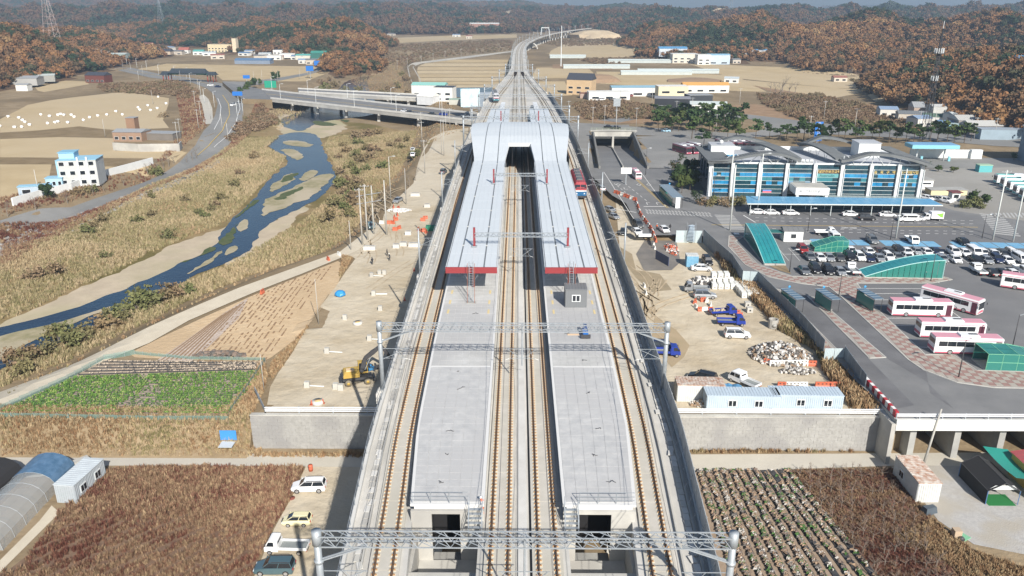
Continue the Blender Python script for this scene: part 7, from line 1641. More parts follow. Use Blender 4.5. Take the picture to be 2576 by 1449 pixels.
# greenhouses
m_film = mat('greenhouse_film', (.50, .54, .56), .25, alpha=.42, spec=.7); m_bnet = mat('black_shade_net', (.02, .02, .022), .9)
def tunnelhouse(label, a, b, W, H, m, cover=None, z=0, hoops=True, nm='greenhouse', group=None, ribm=None):
    A, B = P(*a, z), P(*b, z); d = B - A; L = d.length; rt = root(nm, label, 'greenhouse', tuple(A), math.atan2(d.y, d.x), group); n_ = 9; k_ = max(2, int(L / 2.2))
    sec = lambda x, s_=1: [(x, math.cos(math.pi * i / n_) * W / 2 * s_, math.sin(math.pi * i / n_) ** .8 * H * s_) for i in range(n_ + 1)]
    mb = MB(); mb.loft([sec(L * i / k_) for i in range(k_ + 1)], m, closed=False, caps=False); mb.build('film', rt)
    if cover: c_ = MB(); c_.loft([sec(L * i / k_, 1.02) for i in range(int(k_ * cover[0]), int(k_ * cover[1]) + 1)], cover[2], closed=False, caps=False); c_.build('cover_sheet', rt)
    if hoops:
        for i in range(k_ + 1):
            mb = MB(); s_ = sec(L * i / k_, 1.01)
            for p, q in zip(s_, s_[1:]): mb.bar(p, q, .035, ribm or m_steel, 3)
            mb.build('hoop', rt)
    e = MB(); e.add(sec(0) + [], [tuple(range(n_ + 1))], m); e.add(sec(L), [tuple(range(n_, -1, -1))], m); e.build('end_wall', rt)
    return rt
tunnelhouse('plastic greenhouse with a blue tarpaulin over its far end, left of the grey container', (-60, 1385), (135, 1184), 6.4, 2.9, m_film, (.72, 1.0, mat('greenhouse_tarp', (.06, .13, .22), .5, col2=(.11, .2, .32), scale=1)))
tunnelhouse('black netted greenhouse cut by the left edge of the view', (-160, 1330), (15, 1195), 6.0, 2.9, m_bnet, hoops=False)
# yard at the right edge
rt = root('shade_tent', 'long black shade net tent with a blue frame and green floor on the gravel yard', 'tent', (63.7, 93, 0), R(-90)); 
mb = MB(); L_, W_ = 6.8, 4.2
mb.loft([[(x, -W_ / 2, 0), (x, -W_ / 2, 2.1), (x, 0, 3.3), (x, W_ / 2, 2.1)] for x in (-L_ / 2, L_ / 2)], m_bnet, closed=False, caps=False); mb.build('net_cover', rt)
mb = MB(); 
for y, z_ in ((-W_ / 2, 2.1), (W_ / 2, 2.1), (0, 3.3)): mb.bar((-L_ / 2, y, z_), (L_ / 2, y, z_), .05, m_trim)
for x in (-L_ / 2, L_ / 2):
    for y in (-W_ / 2, W_ / 2): mb.bar((x, y, 0), (x, y, 2.1), .06, mat('blue_pole', (.1, .2, .4), .5)); mb.bar((x, y, 2.1), (x, 0, 3.3), .06, m_trim)
mb.build('frame', rt); mb = MB(); mb.add([(L_ / 2 - .3, -2, 2.1), (L_ / 2 - .3, 2, 2.1), (L_ / 2 - .2, 1.2, 2.8), (L_ / 2 - .2, -1.2, 2.8)], [(0, 1, 2, 3)], m_wcol); mb.build('white_cloth', rt)
mb = MB(); mb.box((L_ / 2 - 1, 0, .03), (2.6, 3.6, .05), mat('green_mat', (.02, .18, .05), .8)); mb.build('green_mat', rt)
mb = MB(); n_ = 8; mb.loft([[(x, -1.8, 3.2 - .3 * math.sin(math.pi * i / n_)), (x, 1.8, 2.7 - .5 * math.sin(math.pi * i / n_))] for i, x in enumerate(np.linspace(-4, 4, n_ + 1))], mat('green_tarp', (.02, .24, .20), .6), closed=False, caps=False); single('awning', mb, 'sagging green tarpaulin between the black tent and the red roof', 'awning', loc=(67.6, 95, 0), rz=R(-90))
boxhouse('farm_shed', 'shed with a red corrugated roof and yellow wall at the right edge', 'shed', (73, 92.5, 0), (9, 8.4, 3.4), mat('yellow_wall', (.60, .42, .12), .8), mat('red_corrugated', (.30, .06, .07), .5), gable=.8, rz=R(-90))
mb = MB(); mb.box((0, 0, .5), (1.0, 1.0, 1.0), mat('dark_sheet_blue', (.07, .09, .11), .6), top=.8); mb.box((.9, .1, .45), (1.1, 1.0, .9), mat('dark_sheet_blue', (.07, .09, .11), .6), top=.7); single('covered_crates', mb, 'crates under a dark blue sheet before the white container', 'crates', loc=at(2330, 1292, 0), rz=.3)
mb = MB(); mb.box((0, 0, .6), (.9, .9, 1.2), mat('tan_box', (.45, .35, .25), .8)); mb.bar((.3, -.6, .3), (.3, -.9, .3), .35, m_trim, 10); single('wheelbarrow', mb, 'tan box with a round tyre leaning at it on the yard edge', 'box', loc=at(2404, 1352, 0))
mb = MB(); mb.box((0, 0, .05), (1.5, 1.2, .08), mat('pale_green_sheet', (.20, .45, .28), .7)); single('green_board', mb, 'pale green board lying beside the tan box on the yard', 'board', loc=at(2422, 1352, 0), rz=.5)
for i in range(8):
    mb = MB(); mb.box((0, 0, .12 + .0 * i), (1.6, .12, .05), mat('pallet_wood', (.50, .40, .32), .8)); o = mb.build('plank'); o.location = Vector(at(2348 + i * 2.5, 1325 + i * 3, 0)); o.rotation_euler = (0, 0, -.5); tag(o, 'weathered plank, %s in the loose stack at the yard edge' % ORD[i], 'plank', 'planks at the yard edge')
mb = MB(); mb.box((0, 0, 1.0), (2.4, .05, 1.6), mat('flag_blue', (.05, .25, .60), .6)); mb.box((0, -.9, .02), (2.0, 1.8, .05), mat('grey_plastic', (.55, .58, .60), .5)); single('blue_tarpaulin', mb, 'blue and white plastic sheet on the grassy bank left of the wall', 'tarpaulin', loc=at(576, 1110, 1.5), rz=0)
mb = MB(); mb.box((0, 0, .5), (2.6, 1.2, .5), m_concd); mb.box((0, 0, .9), (2.2, 1.0, .4), m_conc); single('farm_cart', mb, 'small loaded farm cart beside the lane under the brown bank', 'cart', loc=at(205, 1172, 0), rz=R(50))
# poles
def pole(label, base, H, z=None, m=None, arms=0, r=.15, lean=0, nm='utility_pole', group='utility poles', lamp=0, cat='pole'):
    p = at(base[0], base[1], z); mb = MB(); mb.bar((0, 0, -.2), (lean, 0, H), r, m or m_conc, 7, r * .6)
    rt = root(nm, label, cat, p, 0, group); mb.build('shaft', rt)
    for k in range(arms): mb = MB(); mb.bar((-1.1, 0, H - .5 - k * .9), (1.1, 0, H - .5 - k * .9), .06, m_steel); [mb.bar((x, 0, H - .5 - k * .9), (x, 0, H - .2 - k * .9), .05, m_wcol) for x in (-1, -.3, .3, 1)]; mb.build('crossarm', rt)
    if lamp: mb = MB(); mb.bar((lean, 0, H - .1), (lean + lamp, 0, H + .25), .07, m_steel); mb.box((lean + lamp * 1.15, 0, H + .22), (.8, .3, .14), m_wcol); mb.build('lamp', rt)
    return rt
for i, (x, y, H) in enumerate([(912, 617, 14.5), (925, 605, 14.5), (941, 590, 13), (973, 592, 14.5)]): pole('%s from the left of the four tall poles beside the left construction ground' % ORD[i], (x, y), H, 5.5, arms=1 if i < 2 else 0, r=.24, group='four tall poles')
mb = MB(); a, b = P(912, 600, 5.5), P(925, 588, 5.5)
for zz in (16.5, 14.5): mb.bar((a.x - 1, a.y, zz), (b.x + 4, b.y, zz), .09, m_steel)
single('pole_crossbeams', mb, 'steel crossbeams joining the four tall poles', 'crossbeam')
for i, (x, y, H, lm) in enumerate([(883, 630, 7.5, 0), (983, 500, 13, 1.4), (1022, 515, 11, 0), (1069, 437, 12, 0), (1117, 392, 14, 0), (1111, 390, 14, 0), (1062, 365, 10, 0)]): pole('%s grey pole along the left edge of the construction ground, counted from the near end' % ORD[i], (x, y), H, 5.5, arms=1 if i > 2 else 0, lamp=lm, group='poles along the construction ground')
pole('leaning utility pole on the lane before the white girder bridge at the right', (2322 - 0, 1170 + 0), 9.0, 0, lean=1.0, r=.2)
pole('thin pole at the corner between the tilled plot and the sandy ground', (802, 816), 9, 5.5, r=.08); pole('thin pole at the corner of the green net fence', (664, 978), 6, 4.6, r=.07)
for i, (x, y, H, lm) in enumerate([(1836, 580, 17, 0), (2253, 600, 17.5, 0), (2497, 604, 17.5, 0), (2548, 608, 19, 0), (1833, 515, 15, 0), (1905, 535, 16.5, 1.5), (1650, 650, 3, 0)][:6]): pole('%s tall pale pole along the streets of the bus terminal, counted from the left' % ['first', 'fourth', 'fifth', 'sixth', 'second', 'third'][i], (x, y), H, Z7, arms=1 if i in (2, 3) else 0, lamp=lm, r=.22, m=mat('pale_pole', (.55, .57, .55), .6), group='tall poles round the terminal')
for i, (x, y, H) in enumerate([(1624, 440, 9), (1793, 510, 8), (2032, 583, 6), (2240, 603, 6), (1986, 685, 5), (2341, 708, 6.2), (2411, 950, 6.5), (2543, 890, 7), (2110, 745, 5), (2470, 600, 6)]): pole('%s slim dark lamp post of the terminal square, in order from far to near' % ORD[i], (x, y), H, Z7, lamp=1.0, r=.1, m=m_trim, nm='lamp_post', group='slim lamp posts of the square', cat='lamp post')
# ---------------------------------------------------------------- trees, bushes, reeds
drop_protos()
def tuft(sd, m, n=22, hg=.9, sp=.45, w_=.05):
    r = random.Random(sd); mb = MB()
    for i in range(n):
        t = r.uniform(0, 6.283); a = Vector((math.cos(t), math.sin(t), 0)); b = Vector((-a.y, a.x, 0)) * w_ * r.uniform(.6, 1.5); p = a * r.uniform(0, sp); H = hg * r.uniform(.5, 1.15); q = p + a * r.uniform(0, .35) * H; q.z = H
        mb.add([p - b, p + b, q + b * .4, q - b * .4], [(0, 1, 2, 3)], m)
    return mb
m_weed1 = ramp_mat('dry_red_weeds', [(.11, .04, .03), (.14, .062, .045), (.21, .135, .085), (.29, .21, .13), (.16, .08, .055), (.115, .045, .035)], .07, objrand=.5, fine=2)
m_reedt = ramp_mat('tan_reeds', [(.31, .235, .14), (.36, .285, .18), (.29, .24, .14), (.19, .175, .085), (.31, .22, .135)], .03, objrand=.55, fine=2)
m_bankt = ramp_mat('bank_grass', [(.33, .25, .15), (.22, .13, .07), (.36, .28, .17), (.19, .17, .08)], .08, objrand=.6, fine=2)
T1 = [proto('weed model', tuft(i, m_weed1, 20, .85, .4)) for i in range(3)]; T2 = [proto('reed model', tuft(i + 5, m_reedt, 20, 1.1, .7, .07)) for i in range(3)]; T3 = [proto('grass model', tuft(i + 9, m_bankt, 20, .8, .5, .06)) for i in range(3)]
FIELD = [(60, 1420), (140, 1300), (262, 1186), (400, 1178), (700, 1176), (762, 1182), (738, 1240), (690, 1320), (640, 1430), (600, 1560), (-150, 1560), (-100, 1480)]
sheet('weed_field', FIELD, mat('weedy_soil', (.13, .075, .05), .95, col2=(.21, .14, .09), scale=.6, detail=6), .03, z=0, smooth=1)
fp = scatter(FIELD, 15000, z=0, zz=0); dd = (fp[:, 0] * math.cos(.75) + fp[:, 1] * math.sin(-.75) * -1 * -1)
u = fp[:, 0] * .72 - fp[:, 1] * .69; keep = (np.abs((u / 2.1) % 1 - .5) < .33) | ((fp[:, 1] > 84) & (fp[:, 0] > -42)) | (fp[:, 1] > 91); fp = fp[keep & (fp[:, 1] < 97.6)]
instancer('weeds', fp, T1, nrs.uniform(.35, .75, len(fp)) * np.where(fp[:, 1] > 86, 1.3, .85), 'dense dry red brown weeds in the field left of the parked cars', 'weeds', .4)
BANK = [[(0, 1056), (200, 1058), (420, 1060), (580, 1058), (642, 975), (664, 935), (676, 975), (660, 1040), (652, 1110), (920, 1108), (918, 1140), (640, 1138), (350, 1138), (150, 1122), (0, 1128)], [(1720, 1120), (2236, 1122), (2250, 1120), (2600, 1112), (2600, 1134), (1725, 1140)], [(2250, 1350), (2350, 1310), (2440, 1385), (2600, 1440), (2600, 1560), (2500, 1560), (2400, 1430)]]
bp_ = np.vstack([scatter(b, n, zz=z_) for b, n, z_ in ((BANK[0], 6500, 2.2), (BANK[1], 1800, 0), (BANK[2], 2200, 0), ([(862, 648), (900, 655), (858, 724), (795, 800), (748, 884), (690, 950), (676, 930), (684, 902), (775, 826), (852, 722)], 2200, 5.2))]); bp_ = bp_[((bp_[:, 1] < WALLY - .7) & (bp_[:, 1] > 100.6)) | ((bp_[:, 0] < -39) & (bp_[:, 1] > 101.4)) | (bp_[:, 1] < 90)]
instancer('bank_grass', bp_, T3, nrs.uniform(.3, .8, len(bp_)), 'dry brown and yellow grass on the banks below the plots and walls', 'dry grass', .5)
FW = [[(1800, 640), (1865, 712), (1905, 712), (1960, 775), (2072, 892), (2122, 905), (2176, 985), (2236, 1040), (2150, 1030), (2080, 940), (2060, 885), (1960, 830), (1900, 760), (1850, 715)]]
wp = scatter(FW[0], 2200, zz=5.5, z=5.55); wp[:, 2] = 5.55; instancer('fence_weeds', wp, T3, nrs.uniform(.8, 2.0, len(wp)), 'tall dry brown weeds along the dark site fence', 'weeds', .5)
RP = [[(0, 660), (130, 590), (260, 525), (380, 465), (500, 420), (600, 350), (700, 345), (668, 372), (720, 395), (700, 425), (655, 468), (600, 530), (550, 570), (470, 598), (380, 635), (300, 680), (205, 718), (60, 790), (0, 805)], [(830, 345), (1050, 330), (1010, 425), (925, 525), (880, 595), (800, 645), (640, 690), (500, 748), (320, 835), (150, 920), (0, 975), (0, 940), (150, 875), (320, 795), (430, 728), (580, 665), (690, 600), (760, 560), (850, 480), (850, 430), (815, 370)], [(650, 292), (790, 240), (840, 230), (700, 330)], [(960, 230), (1050, 235), (1060, 285), (960, 280)]]
rp_ = np.vstack([scatter(b, n, zz=2.2) for b, n in zip(RP, (20000, 17000, 800, 1500))])
instancer('reeds', rp_, T2, nrs.uniform(.3, .8, len(rp_)), 'tan and olive reeds covering the river plain', 'reeds', .5)
gp = scatter([(-200, 1010), (0, 1000), (300, 860), (640, 712), (880, 606), (960, 520), (1060, 380), (1170, 330), (1170, 290), (1050, 230), (1000, 140), (900, 150), (880, 200), (1040, 300), (1000, 400), (900, 520), (760, 640), (500, 740), (250, 860), (-200, 1040)], 9000, zz=4)
instancer('bank_grass', gp, T3, nrs.uniform(.3, .8, len(gp)), 'brown grass on the banks of the river', 'dry grass', .5)
lp = np.vstack([scatter([(0, 575), (180, 530), (320, 478), (450, 426), (560, 372), (620, 300), (660, 240), (690, 250), (650, 300), (600, 350), (500, 415), (380, 460), (260, 520), (130, 580), (0, 650)], 9000, zz=4.5), scatter([(0, 500), (130, 470), (300, 440), (420, 400), (520, 320), (500, 240), (440, 220), (460, 330), (400, 400), (380, 430), (300, 455), (170, 503), (0, 545)], 3000, zz=5.5)])
instancer('bank_weeds', lp, T1, nrs.uniform(.5, 1.1, len(lp)), 'red brown weeds on the slope below the riverside road', 'weeds', .5)
sp_ = []
for t in nrs.rand(900): x = t * 560; sp_.append((x, np.interp(x, [0, 130, 260, 380, 470, 560], [600, 562, 508, 462, 425, 380]) + nrs.normal() * 8 * (1.15 - x / 700) + 22))
mb = MB()
for x, y_ in sp_: p = P(x, y_); mb.box((p.x, p.y, hh(p.x, p.y) + .15), (rnd.uniform(.6, 1.6), rnd.uniform(.6, 1.4), .5), mat('riprap', (.27, .26, .25), .9), rz=rnd.uniform(0, 3), top=.7)
tag(mb.build('bank_stones'), 'grey riprap stones of the slope below the riverside road', 'stones', kind='stuff')
# single trees and bushes
m_bush = ramp_mat('bush_leaves', [(.19, .14, .08), (.15, .135, .065), (.11, .125, .05), (.17, .12, .075), (.21, .16, .10)], .03, objrand=.8, fine=1.5)
m_dkg = ramp_mat('dark_evergreen', [(.02, .035, .015), (.035, .055, .02), (.06, .07, .02)], .05, objrand=.6)
def baretree(sd, H=5, m=m_twig):
    r = random.Random(sd); mb = MB()
    def br(p, d, L, rr, k):
        q = p + d * L; mb.bar(p, q, rr, m, 4 if k < 2 else 3, rr * .6)
        if k < 4:
            for i in range(3 if k < 3 else 4):
                nd = (d + Vector((r.gauss(0, .5), r.gauss(0, .5), r.uniform(-.05, .4)))).normalized(); br(p.lerp(q, r.uniform(.55, 1)), nd, L * r.uniform(.55, .8), rr * .55, k + 1)
    br(Vector((0, 0, 0)), Vector((0, 0, 1)), H * .3, .09, 0); return mb
def pine(sd):
    r = random.Random(sd); mb = MB()
    for k in range(6):
        c = (r.uniform(-1.5, 1.5), r.uniform(-1.5, 1.5), 3.4 + k * .55); 
        for i in range(34):
            t = r.uniform(0, 6.28); q = r.uniform(.2, 1.5) * (1.1 - k * .08); o = Vector((c[0] + math.cos(t) * q, c[1] + math.sin(t) * q, c[2] + r.uniform(-.25, .3))); d = Vector((r.gauss(0, 1), r.gauss(0, 1), r.gauss(0, .6))).normalized() * .42; e = d.orthogonal() * .8; mb.add([o - d, o - e, o + d, o + e], [(0, 1, 2, 3)], m_pine)
    return mb
def trunk(H, m, r0=.14): t = MB(); t.bar((0, 0, -.3), (.1, .05, H), r0, m, 6, r0 * .5); [t.bar((.05, 0, H * .7), (math.cos(a) * 1.2, math.sin(a) * 1.2, H * 1.1), r0 * .4, m, 4, .03) for a in (0, 2.1, 4.2)]; return t
def plant(nm, crown, tr):
    me = [c.mesh('crown') for c in crown]; tm_ = tr.mesh('trunk') if tr else None
    def mk(label, cat, pos, s_, group=None, sz=1.0):
        rt = root(nm, label, cat, pos, rnd.uniform(0, 6), group); o = obj('crown' if tr else 'foliage', me[rnd.randrange(len(me))], rt); 
        if tm_: obj('trunk', tm_, rt)
        rt.scale = (s_, s_, s_ * sz); return rt
    return mk
PINE = plant('pine_tree', [pine(i) for i in range(4)], trunk(4.6, m_bark)); BUSH = plant('bush', [crown_mb(m_bush, 1.5, 1.1, 46, 7, .34, .9, 50 + i, core=False) for i in range(4)], trunk(.8, m_barkg, .06)); LEAF = plant('broadleaf_tree', [crown_mb(m_aut, 2.4, 2.3, 60, 7, .5, 4, 70 + i, core=False) for i in range(3)], trunk(3.6, m_bark)); EVER = plant('evergreen_tree', [crown_mb(m_dkg, 2.2, 2.4, 60, 7, .5, 3.4, 80 + i) for i in range(2)], trunk(2.5, m_bark)); BARE = plant('bare_tree', [baretree(i) for i in range(5)], trunk(1.6, m_barkg, .1)); GREY = plant('bare_tree', [baretree(i + 7, 7, m_barkg) for i in range(4)], trunk(2.4, m_barkg, .16))
def lots(mk, cat, pts, s_, label, group, order='by distance', zz=None, sz=1.0, j=.25):
    pts = sorted(pts, key=lambda p: -p[1])
    for i, (x, y_) in enumerate(pts): mk('%s, %s %s' % (label, ORD[i], order), cat, at(x, y_, zz), s_ * rnd.uniform(1 - j, 1 + j), group, sz)
lots(PINE, 'tree', [(1650 + (i % 12) * 19 + (i * 7) % 9, 302 + (i // 12) * 13 + (i * 5) % 7) for i in range(36)], 1.25, 'green pine in the grove inside the ring road', 'pines of the ring road grove')
lots(PINE, 'tree', [(1935 + i * 21 + (i * 5) % 9, 347 + (i * 7) % 12 + i * .35) for i in range(25)], 1.2, 'green pine in the belt behind the bus terminal', 'pines behind the terminal')
lots(PINE, 'tree', [(1770, 372), (1850, 360), (1740, 350), (2060, 372), (1900, 352), (1790, 345), (1830, 350)], 1.3, 'green pine beside the slip road left of the terminal', 'pines by the slip road')
lots(EVER, 'tree', [(1705, 470), (1722, 462), (1735, 478), (1715, 485), (1745, 470), (1738, 450)], 1.1, 'dark evergreen in the shade left of the terminal wall', 'evergreens left of the terminal', zz=7.1)
lots(LEAF, 'tree', [(1690, 425), (1700, 440), (1712, 410), (1745, 505), (1752, 512)], .6, 'small brown tree beside the long bus shelter', 'small brown trees left of the terminal', zz=7.1)
lots(BUSH, 'bush', [(1765, 515), (1783, 518), (1802, 514), (1818, 518), (1835, 512), (1850, 516), (1865, 512), (2430, 522), (2450, 518), (2468, 524), (2440, 508)], 1.2, 'low rounded shrub in the planted strip before the terminal', 'shrubs before the terminal', zz=7.1)
lots(EVER, 'tree', [(2328, 425), (2360, 431), (2398, 434)], .65, 'clipped evergreen on the small island of the coach yard', 'clipped trees', zz=7.1, sz=.55)
lots(EVER, 'tree', [(2445, 512), (2475, 518), (2570, 396), (2550, 402)], .8, 'evergreen at the corner of the coach yard', 'evergreens of the coach yard', zz=7.1, sz=.7)
bl = [(30, 925), (60, 915), (90, 900), (50, 945), (150, 862), (170, 855), (190, 868), (210, 850), (285, 812), (300, 800), (320, 805), (345, 782), (365, 775), (390, 770), (420, 752), (440, 745), (480, 738), (350, 760), (270, 830), (120, 890)]
lots(BUSH, 'bush', bl, 1.55, 'brown and olive bush on the river bank beside the farm path', 'bushes between river and path')
br_ = [(545, 520), (560, 505), (500, 540), (518, 548), (535, 532), (240, 575), (255, 560), (225, 588), (470, 508), (590, 470), (350, 560), (380, 545), (150, 690), (90, 700), (380, 500), (605, 440), (640, 400), (420, 600), (270, 650)]
lots(BUSH, 'bush', br_, 1.35, 'brown bush among the reeds left of the river', 'bushes left of the river')
bm = [(850, 400), (870, 385), (890, 395), (905, 410), (880, 425), (860, 440), (900, 440), (920, 430), (930, 400), (870, 465), (890, 480), (905, 465), (850, 475), (875, 500), (895, 505), (850, 520), (870, 530), (985, 370), (1000, 360), (1010, 375), (1025, 358), (960, 425), (940, 385), (900, 350), (925, 345), (950, 340), (830, 560), (1045, 395), (880, 550), (900, 365), (860, 370), (915, 380), (890, 520), (860, 490)]
lots(BUSH, 'bush', bm, 1.75, 'green and brown bush on the right bank of the river', 'bushes right of the river')
lots(BUSH, 'bush', [(815, 215), (830, 205), (840, 220), (860, 190), (980, 232), (1000, 222), (960, 236), (820, 230), (1020, 205), (1010, 190), (900, 232), (870, 238), (1025, 235), (880, 170)], 2.6, 'bush beside the river beyond the two bridges', 'bushes beyond the bridges')
lots(LEAF, 'tree', [(840, 160), (850, 172), (865, 150), (880, 158), (895, 150), (905, 160), (915, 150), (870, 170), (890, 172), (930, 145), (860, 180), (825, 178)], 1.5, 'brown tree at the foot of the hill beside the upper river', 'trees beside the upper river')
lots(GREY, 'tree', [(372, 440), (385, 432), (398, 428), (412, 424), (425, 420), (438, 414), (350, 448), (470, 410), (485, 405), (495, 400), (170, 512), (235, 492), (262, 484), (312, 468), (20, 545), (90, 528)], 1.0, 'bare grey tree along the riverside road', 'bare trees along the riverside road')
lots(BUSH, 'bush', [(235, 480), (218, 486), (395, 440), (385, 436), (120, 500), (413, 295), (190, 490)], 1.5, 'reddish bush beside the riverside road', 'reddish bushes')
lots(EVER, 'tree', [(122, 503), (640, 222), (655, 215), (670, 220), (690, 205), (620, 235), (605, 240), (700, 200), (628, 228)], 1.0, 'dark green tree near the road junction on the left', 'dark trees near the left junction')
ob = [(2010 + i * 26 + j_ * 27, 1200 + j_ * 37 + (i * 7) % 11) for j_ in range(8) for i in range(9 if j_ < 5 else 8)]
lots(BARE, 'tree', [p for p in ob if p[0] < 2270 + (p[1] - 1200) * .62], .62, 'bare young tree in the brown orchard at the lower right', 'bare orchard trees', zz=0)
lots(GREY, 'tree', [(1938, 232), (1950, 238), (1968, 232), (1985, 236), (2000, 234), (1962, 244), (1495, 520 - 20)][:6], 1.9, 'tall bare tree in the clump beside the far field at the right', 'tall bare trees')
lots(GREY, 'tree', [(1030, 470), (1045, 455), (1022, 490)], 1.0, 'bare tree beside the construction ground', 'bare trees beside the construction ground')
wx = scatter([(2090, 185), (2200, 165), (2330, 178), (2440, 205), (2420, 232), (2250, 222), (2130, 205)], 260); instancer('bare_wood', wx, [proto('bare model', baretree(i + 20, 8, m_barkg)) for i in range(3)], nrs.uniform(.9, 1.4, len(wx)), 'grey wood of bare trees below the right hill', 'bare wood')
op = scatter([(1990, 1184), (2250, 1180), (2340, 1300), (2440, 1450), (2480, 1540), (2280, 1540)], 7500, z=0, zz=0); instancer('orchard_weeds', op, T1, nrs.uniform(.2, .5, len(op)), 'low red brown weeds between the orchard trees', 'weeds', .6)
SCR = [([(1440, 262), (1560, 255), (1720, 285), (1640, 300), (1480, 302)], 500), ([(1900, 240), (2060, 238), (2260, 290), (2330, 340), (2120, 320), (2000, 300), (1920, 262)], 900), ([(2130, 200), (2400, 235), (2576, 235), (2576, 300), (2400, 262), (2200, 245)], 700), ([(900, 118), (1290, 100), (1290, 126), (1100, 145), (1030, 160), (940, 150)], 1400), ([(250, 215), (460, 205), (500, 235), (470, 250), (420, 240), (250, 232)], 500), ([(1340, 100), (1680, 90), (1690, 108), (1400, 118)], 1200), ([(1450, 150), (1680, 142), (1720, 150), (1500, 162)], 400), ([(560, 345), (700, 295), (660, 260), (600, 300)], 250)]
q_ = np.vstack([scatter(b, n, zz=5.5) for b, n in SCR]); instancer('scrub', q_, [proto('scrub model', crown_mb(ramp_mat('scrub_leaves', [(.14, .095, .06), (.20, .15, .10), (.17, .11, .07), (.13, .11, .06), (.22, .17, .115)], .02, objrand=.6), 1.4, .8, 22, 6, .4, .5, 90 + i, core=False)) for i in range(3)], nrs.uniform(.7, 1.9, len(q_)), 'brown scrub along field edges, banks and the far river', 'scrub')
# ---------------------------------------------------------------- bridges and far buildings
def bridge(label, n0, n1, f0, f1, z, piers, nm='road_bridge', lamps=0):
    a, b, c, d = P(*n0, z), P(*n1, z), P(*f1, z), P(*f0, z); rt = root(nm, label, 'bridge', (0, 0, 0)); mb = MB(); mb.prism([(p.x, p.y) for p in (a, b, c, d)], z - .5, z, m_conc, m_asph); mb.build('deck', rt)
    for p, q in ((a, b), (d, c)): mb = MB(); mb.beam(p + Vector((0, 0, .9)), q + Vector((0, 0, .9)), .35, 1.0, m_lite); mb.beam(p - Vector((0, 0, .4)), q - Vector((0, 0, .4)), .5, 1.5, m_conc); mb.build('parapet', rt)
    for t in piers: mb = MB(); p = a.lerp(b, t); q = d.lerp(c, t); [mb.box((r_.x, r_.y, z / 2 - 1), (1.6, 1.6, z - 1), m_conc) for r_ in (p.lerp(q, .12), p.lerp(q, .88))]; mb.beam(p - Vector((0, 0, 1.6)), q - Vector((0, 0, 1.6)), 1.6, 1.0, m_conc); mb.build('pier', rt)
    for i in range(lamps):
        for s_, (p, q) in ((0, (a, b)), (1, (d, c))): r_ = p.lerp(q, (i + .3) / lamps); mb = MB(); mb.bar((0, 0, 0), (0, 0, 9), .12, m_wcol, 6, .08); mb.bar((0, 0, 9), (1.6, 0, 9.3), .08, m_wcol); mb.box((1.8, 0, 9.3), (.9, .3, .15), m_wcol); single('street_lamp', mb, 'white street lamp on the %s side of the river bridge, %s from the left' % (('near', 'far')[s_], ORD[i]), 'street lamp', 'street lamps on the river bridge', loc=tuple(r_))
bridge('long river bridge on concrete piers left of the station', (681, 248), (1200, 306), (659, 226), (1200, 287), 8.5, (.13, .27, .42, .58, .76, .92), lamps=5)
bridge('narrow second bridge behind the long river bridge', (752, 232), (1060, 248), (750, 224), (1062, 240), 7.5, (.2, .38, .56, .74, .9))
a, b, c, d = P(600, 222, 8), P(684, 250, 8.45), P(660, 224, 8.45), P(640, 212, 8); mb = MB(); mb.prism([(p.x, p.y) for p in (P(560, 214, 6), P(610, 258, 6), b, c)], 3, 8.3, m_soil, m_asph); tag(mb.build('bridge_embankment'), kind='structure')
def farcar(c, px, py, z, lb, hd=0, s_=(4.4, 1.8, 1.0)):
    mb = MB(); mb.box((0, 0, .65), (s_[0], s_[1], .7), PAINT[c], top=.97); mb.box((-.1, 0, 1.25), (s_[0] * .55, s_[1] * .9, .6), m_glass, top=.8); mb.box((-.1, 0, 1.57), (s_[0] * .42, s_[1] * .7, .06), PAINT[c]); [mb.bar((x, y, .3), (x, y + .1, .3), .3, m_tyre, 8) for x in (-1.3, 1.3) for y in (-.9, .85)]; single('far_car', mb, lb, 'car', 'cars far off', loc=at(px, py, z), rz=R(hd))
for c, x, y_, z, lb, hd in [('white', 1018, 282, 8.5, 'white car on the long river bridge', -38), ('dark grey', 1030, 285, 8.5, 'dark car behind the white one on the river bridge', -38), ('blue', 1115, 290, 8.5, 'blue truck on the right end of the river bridge', -38), ('dark grey', 1087, 290, 8.5, 'dark car before the blue truck on the bridge', -38), ('light blue', 1675, 332, 6, 'pale blue van truck on the ring road', -8), ('black', 1550, 324, 6, 'black car on the ring road behind the underpass', -8), ('black', 1530, 322, 6, 'dark car left of the black car on the ring road', -8), ('white', 587, 266, None, 'white car on the curve of the left main road', 80), ('white', 530, 216, None, 'white car on the left junction below the gate', 0), ('dark blue', 548, 220, None, 'dark blue car on the left junction below the gate', -10), ('grey', 1170, 295, 8.5, 'grey car at the right bridge head', -38)]: farcar(c, x, y_, z, lb, hd)
for i in range(16): farcar(['white', 'white', 'silver', 'black', 'white', 'dark grey', 'white', 'red'][i % 8], 1508 + (i % 6) * 9 + (i // 6) * 26, 253 - (i // 6) * 5 - (i % 3), None, '%s car of the group parked before the white shops right of the station' % ORD[i], 60)
def bh(lb, px, py, L, W, H, wc, rc, rz=0, g=0., wins=2, fl=1, cat='house', nm='house', z=None, par=False):
    ws = [('f', -L / 2 + L * (i + .5) / wins, 1.5 + 3 * k, L / wins * .5, 1.2) for i in range(wins) for k in range(fl)] if wins else []
    return boxhouse(nm, lb, cat, at(px, py, z), (L, W, H), mat('w_%s' % '_'.join(map(str, wc)), wc, .8, col2=tuple(q * .88 for q in wc), scale=.4), mat('r_%s' % '_'.join(map(str, rc)), rc, .6), wins=ws, rz=R(rz), gable=g, parapet=par)
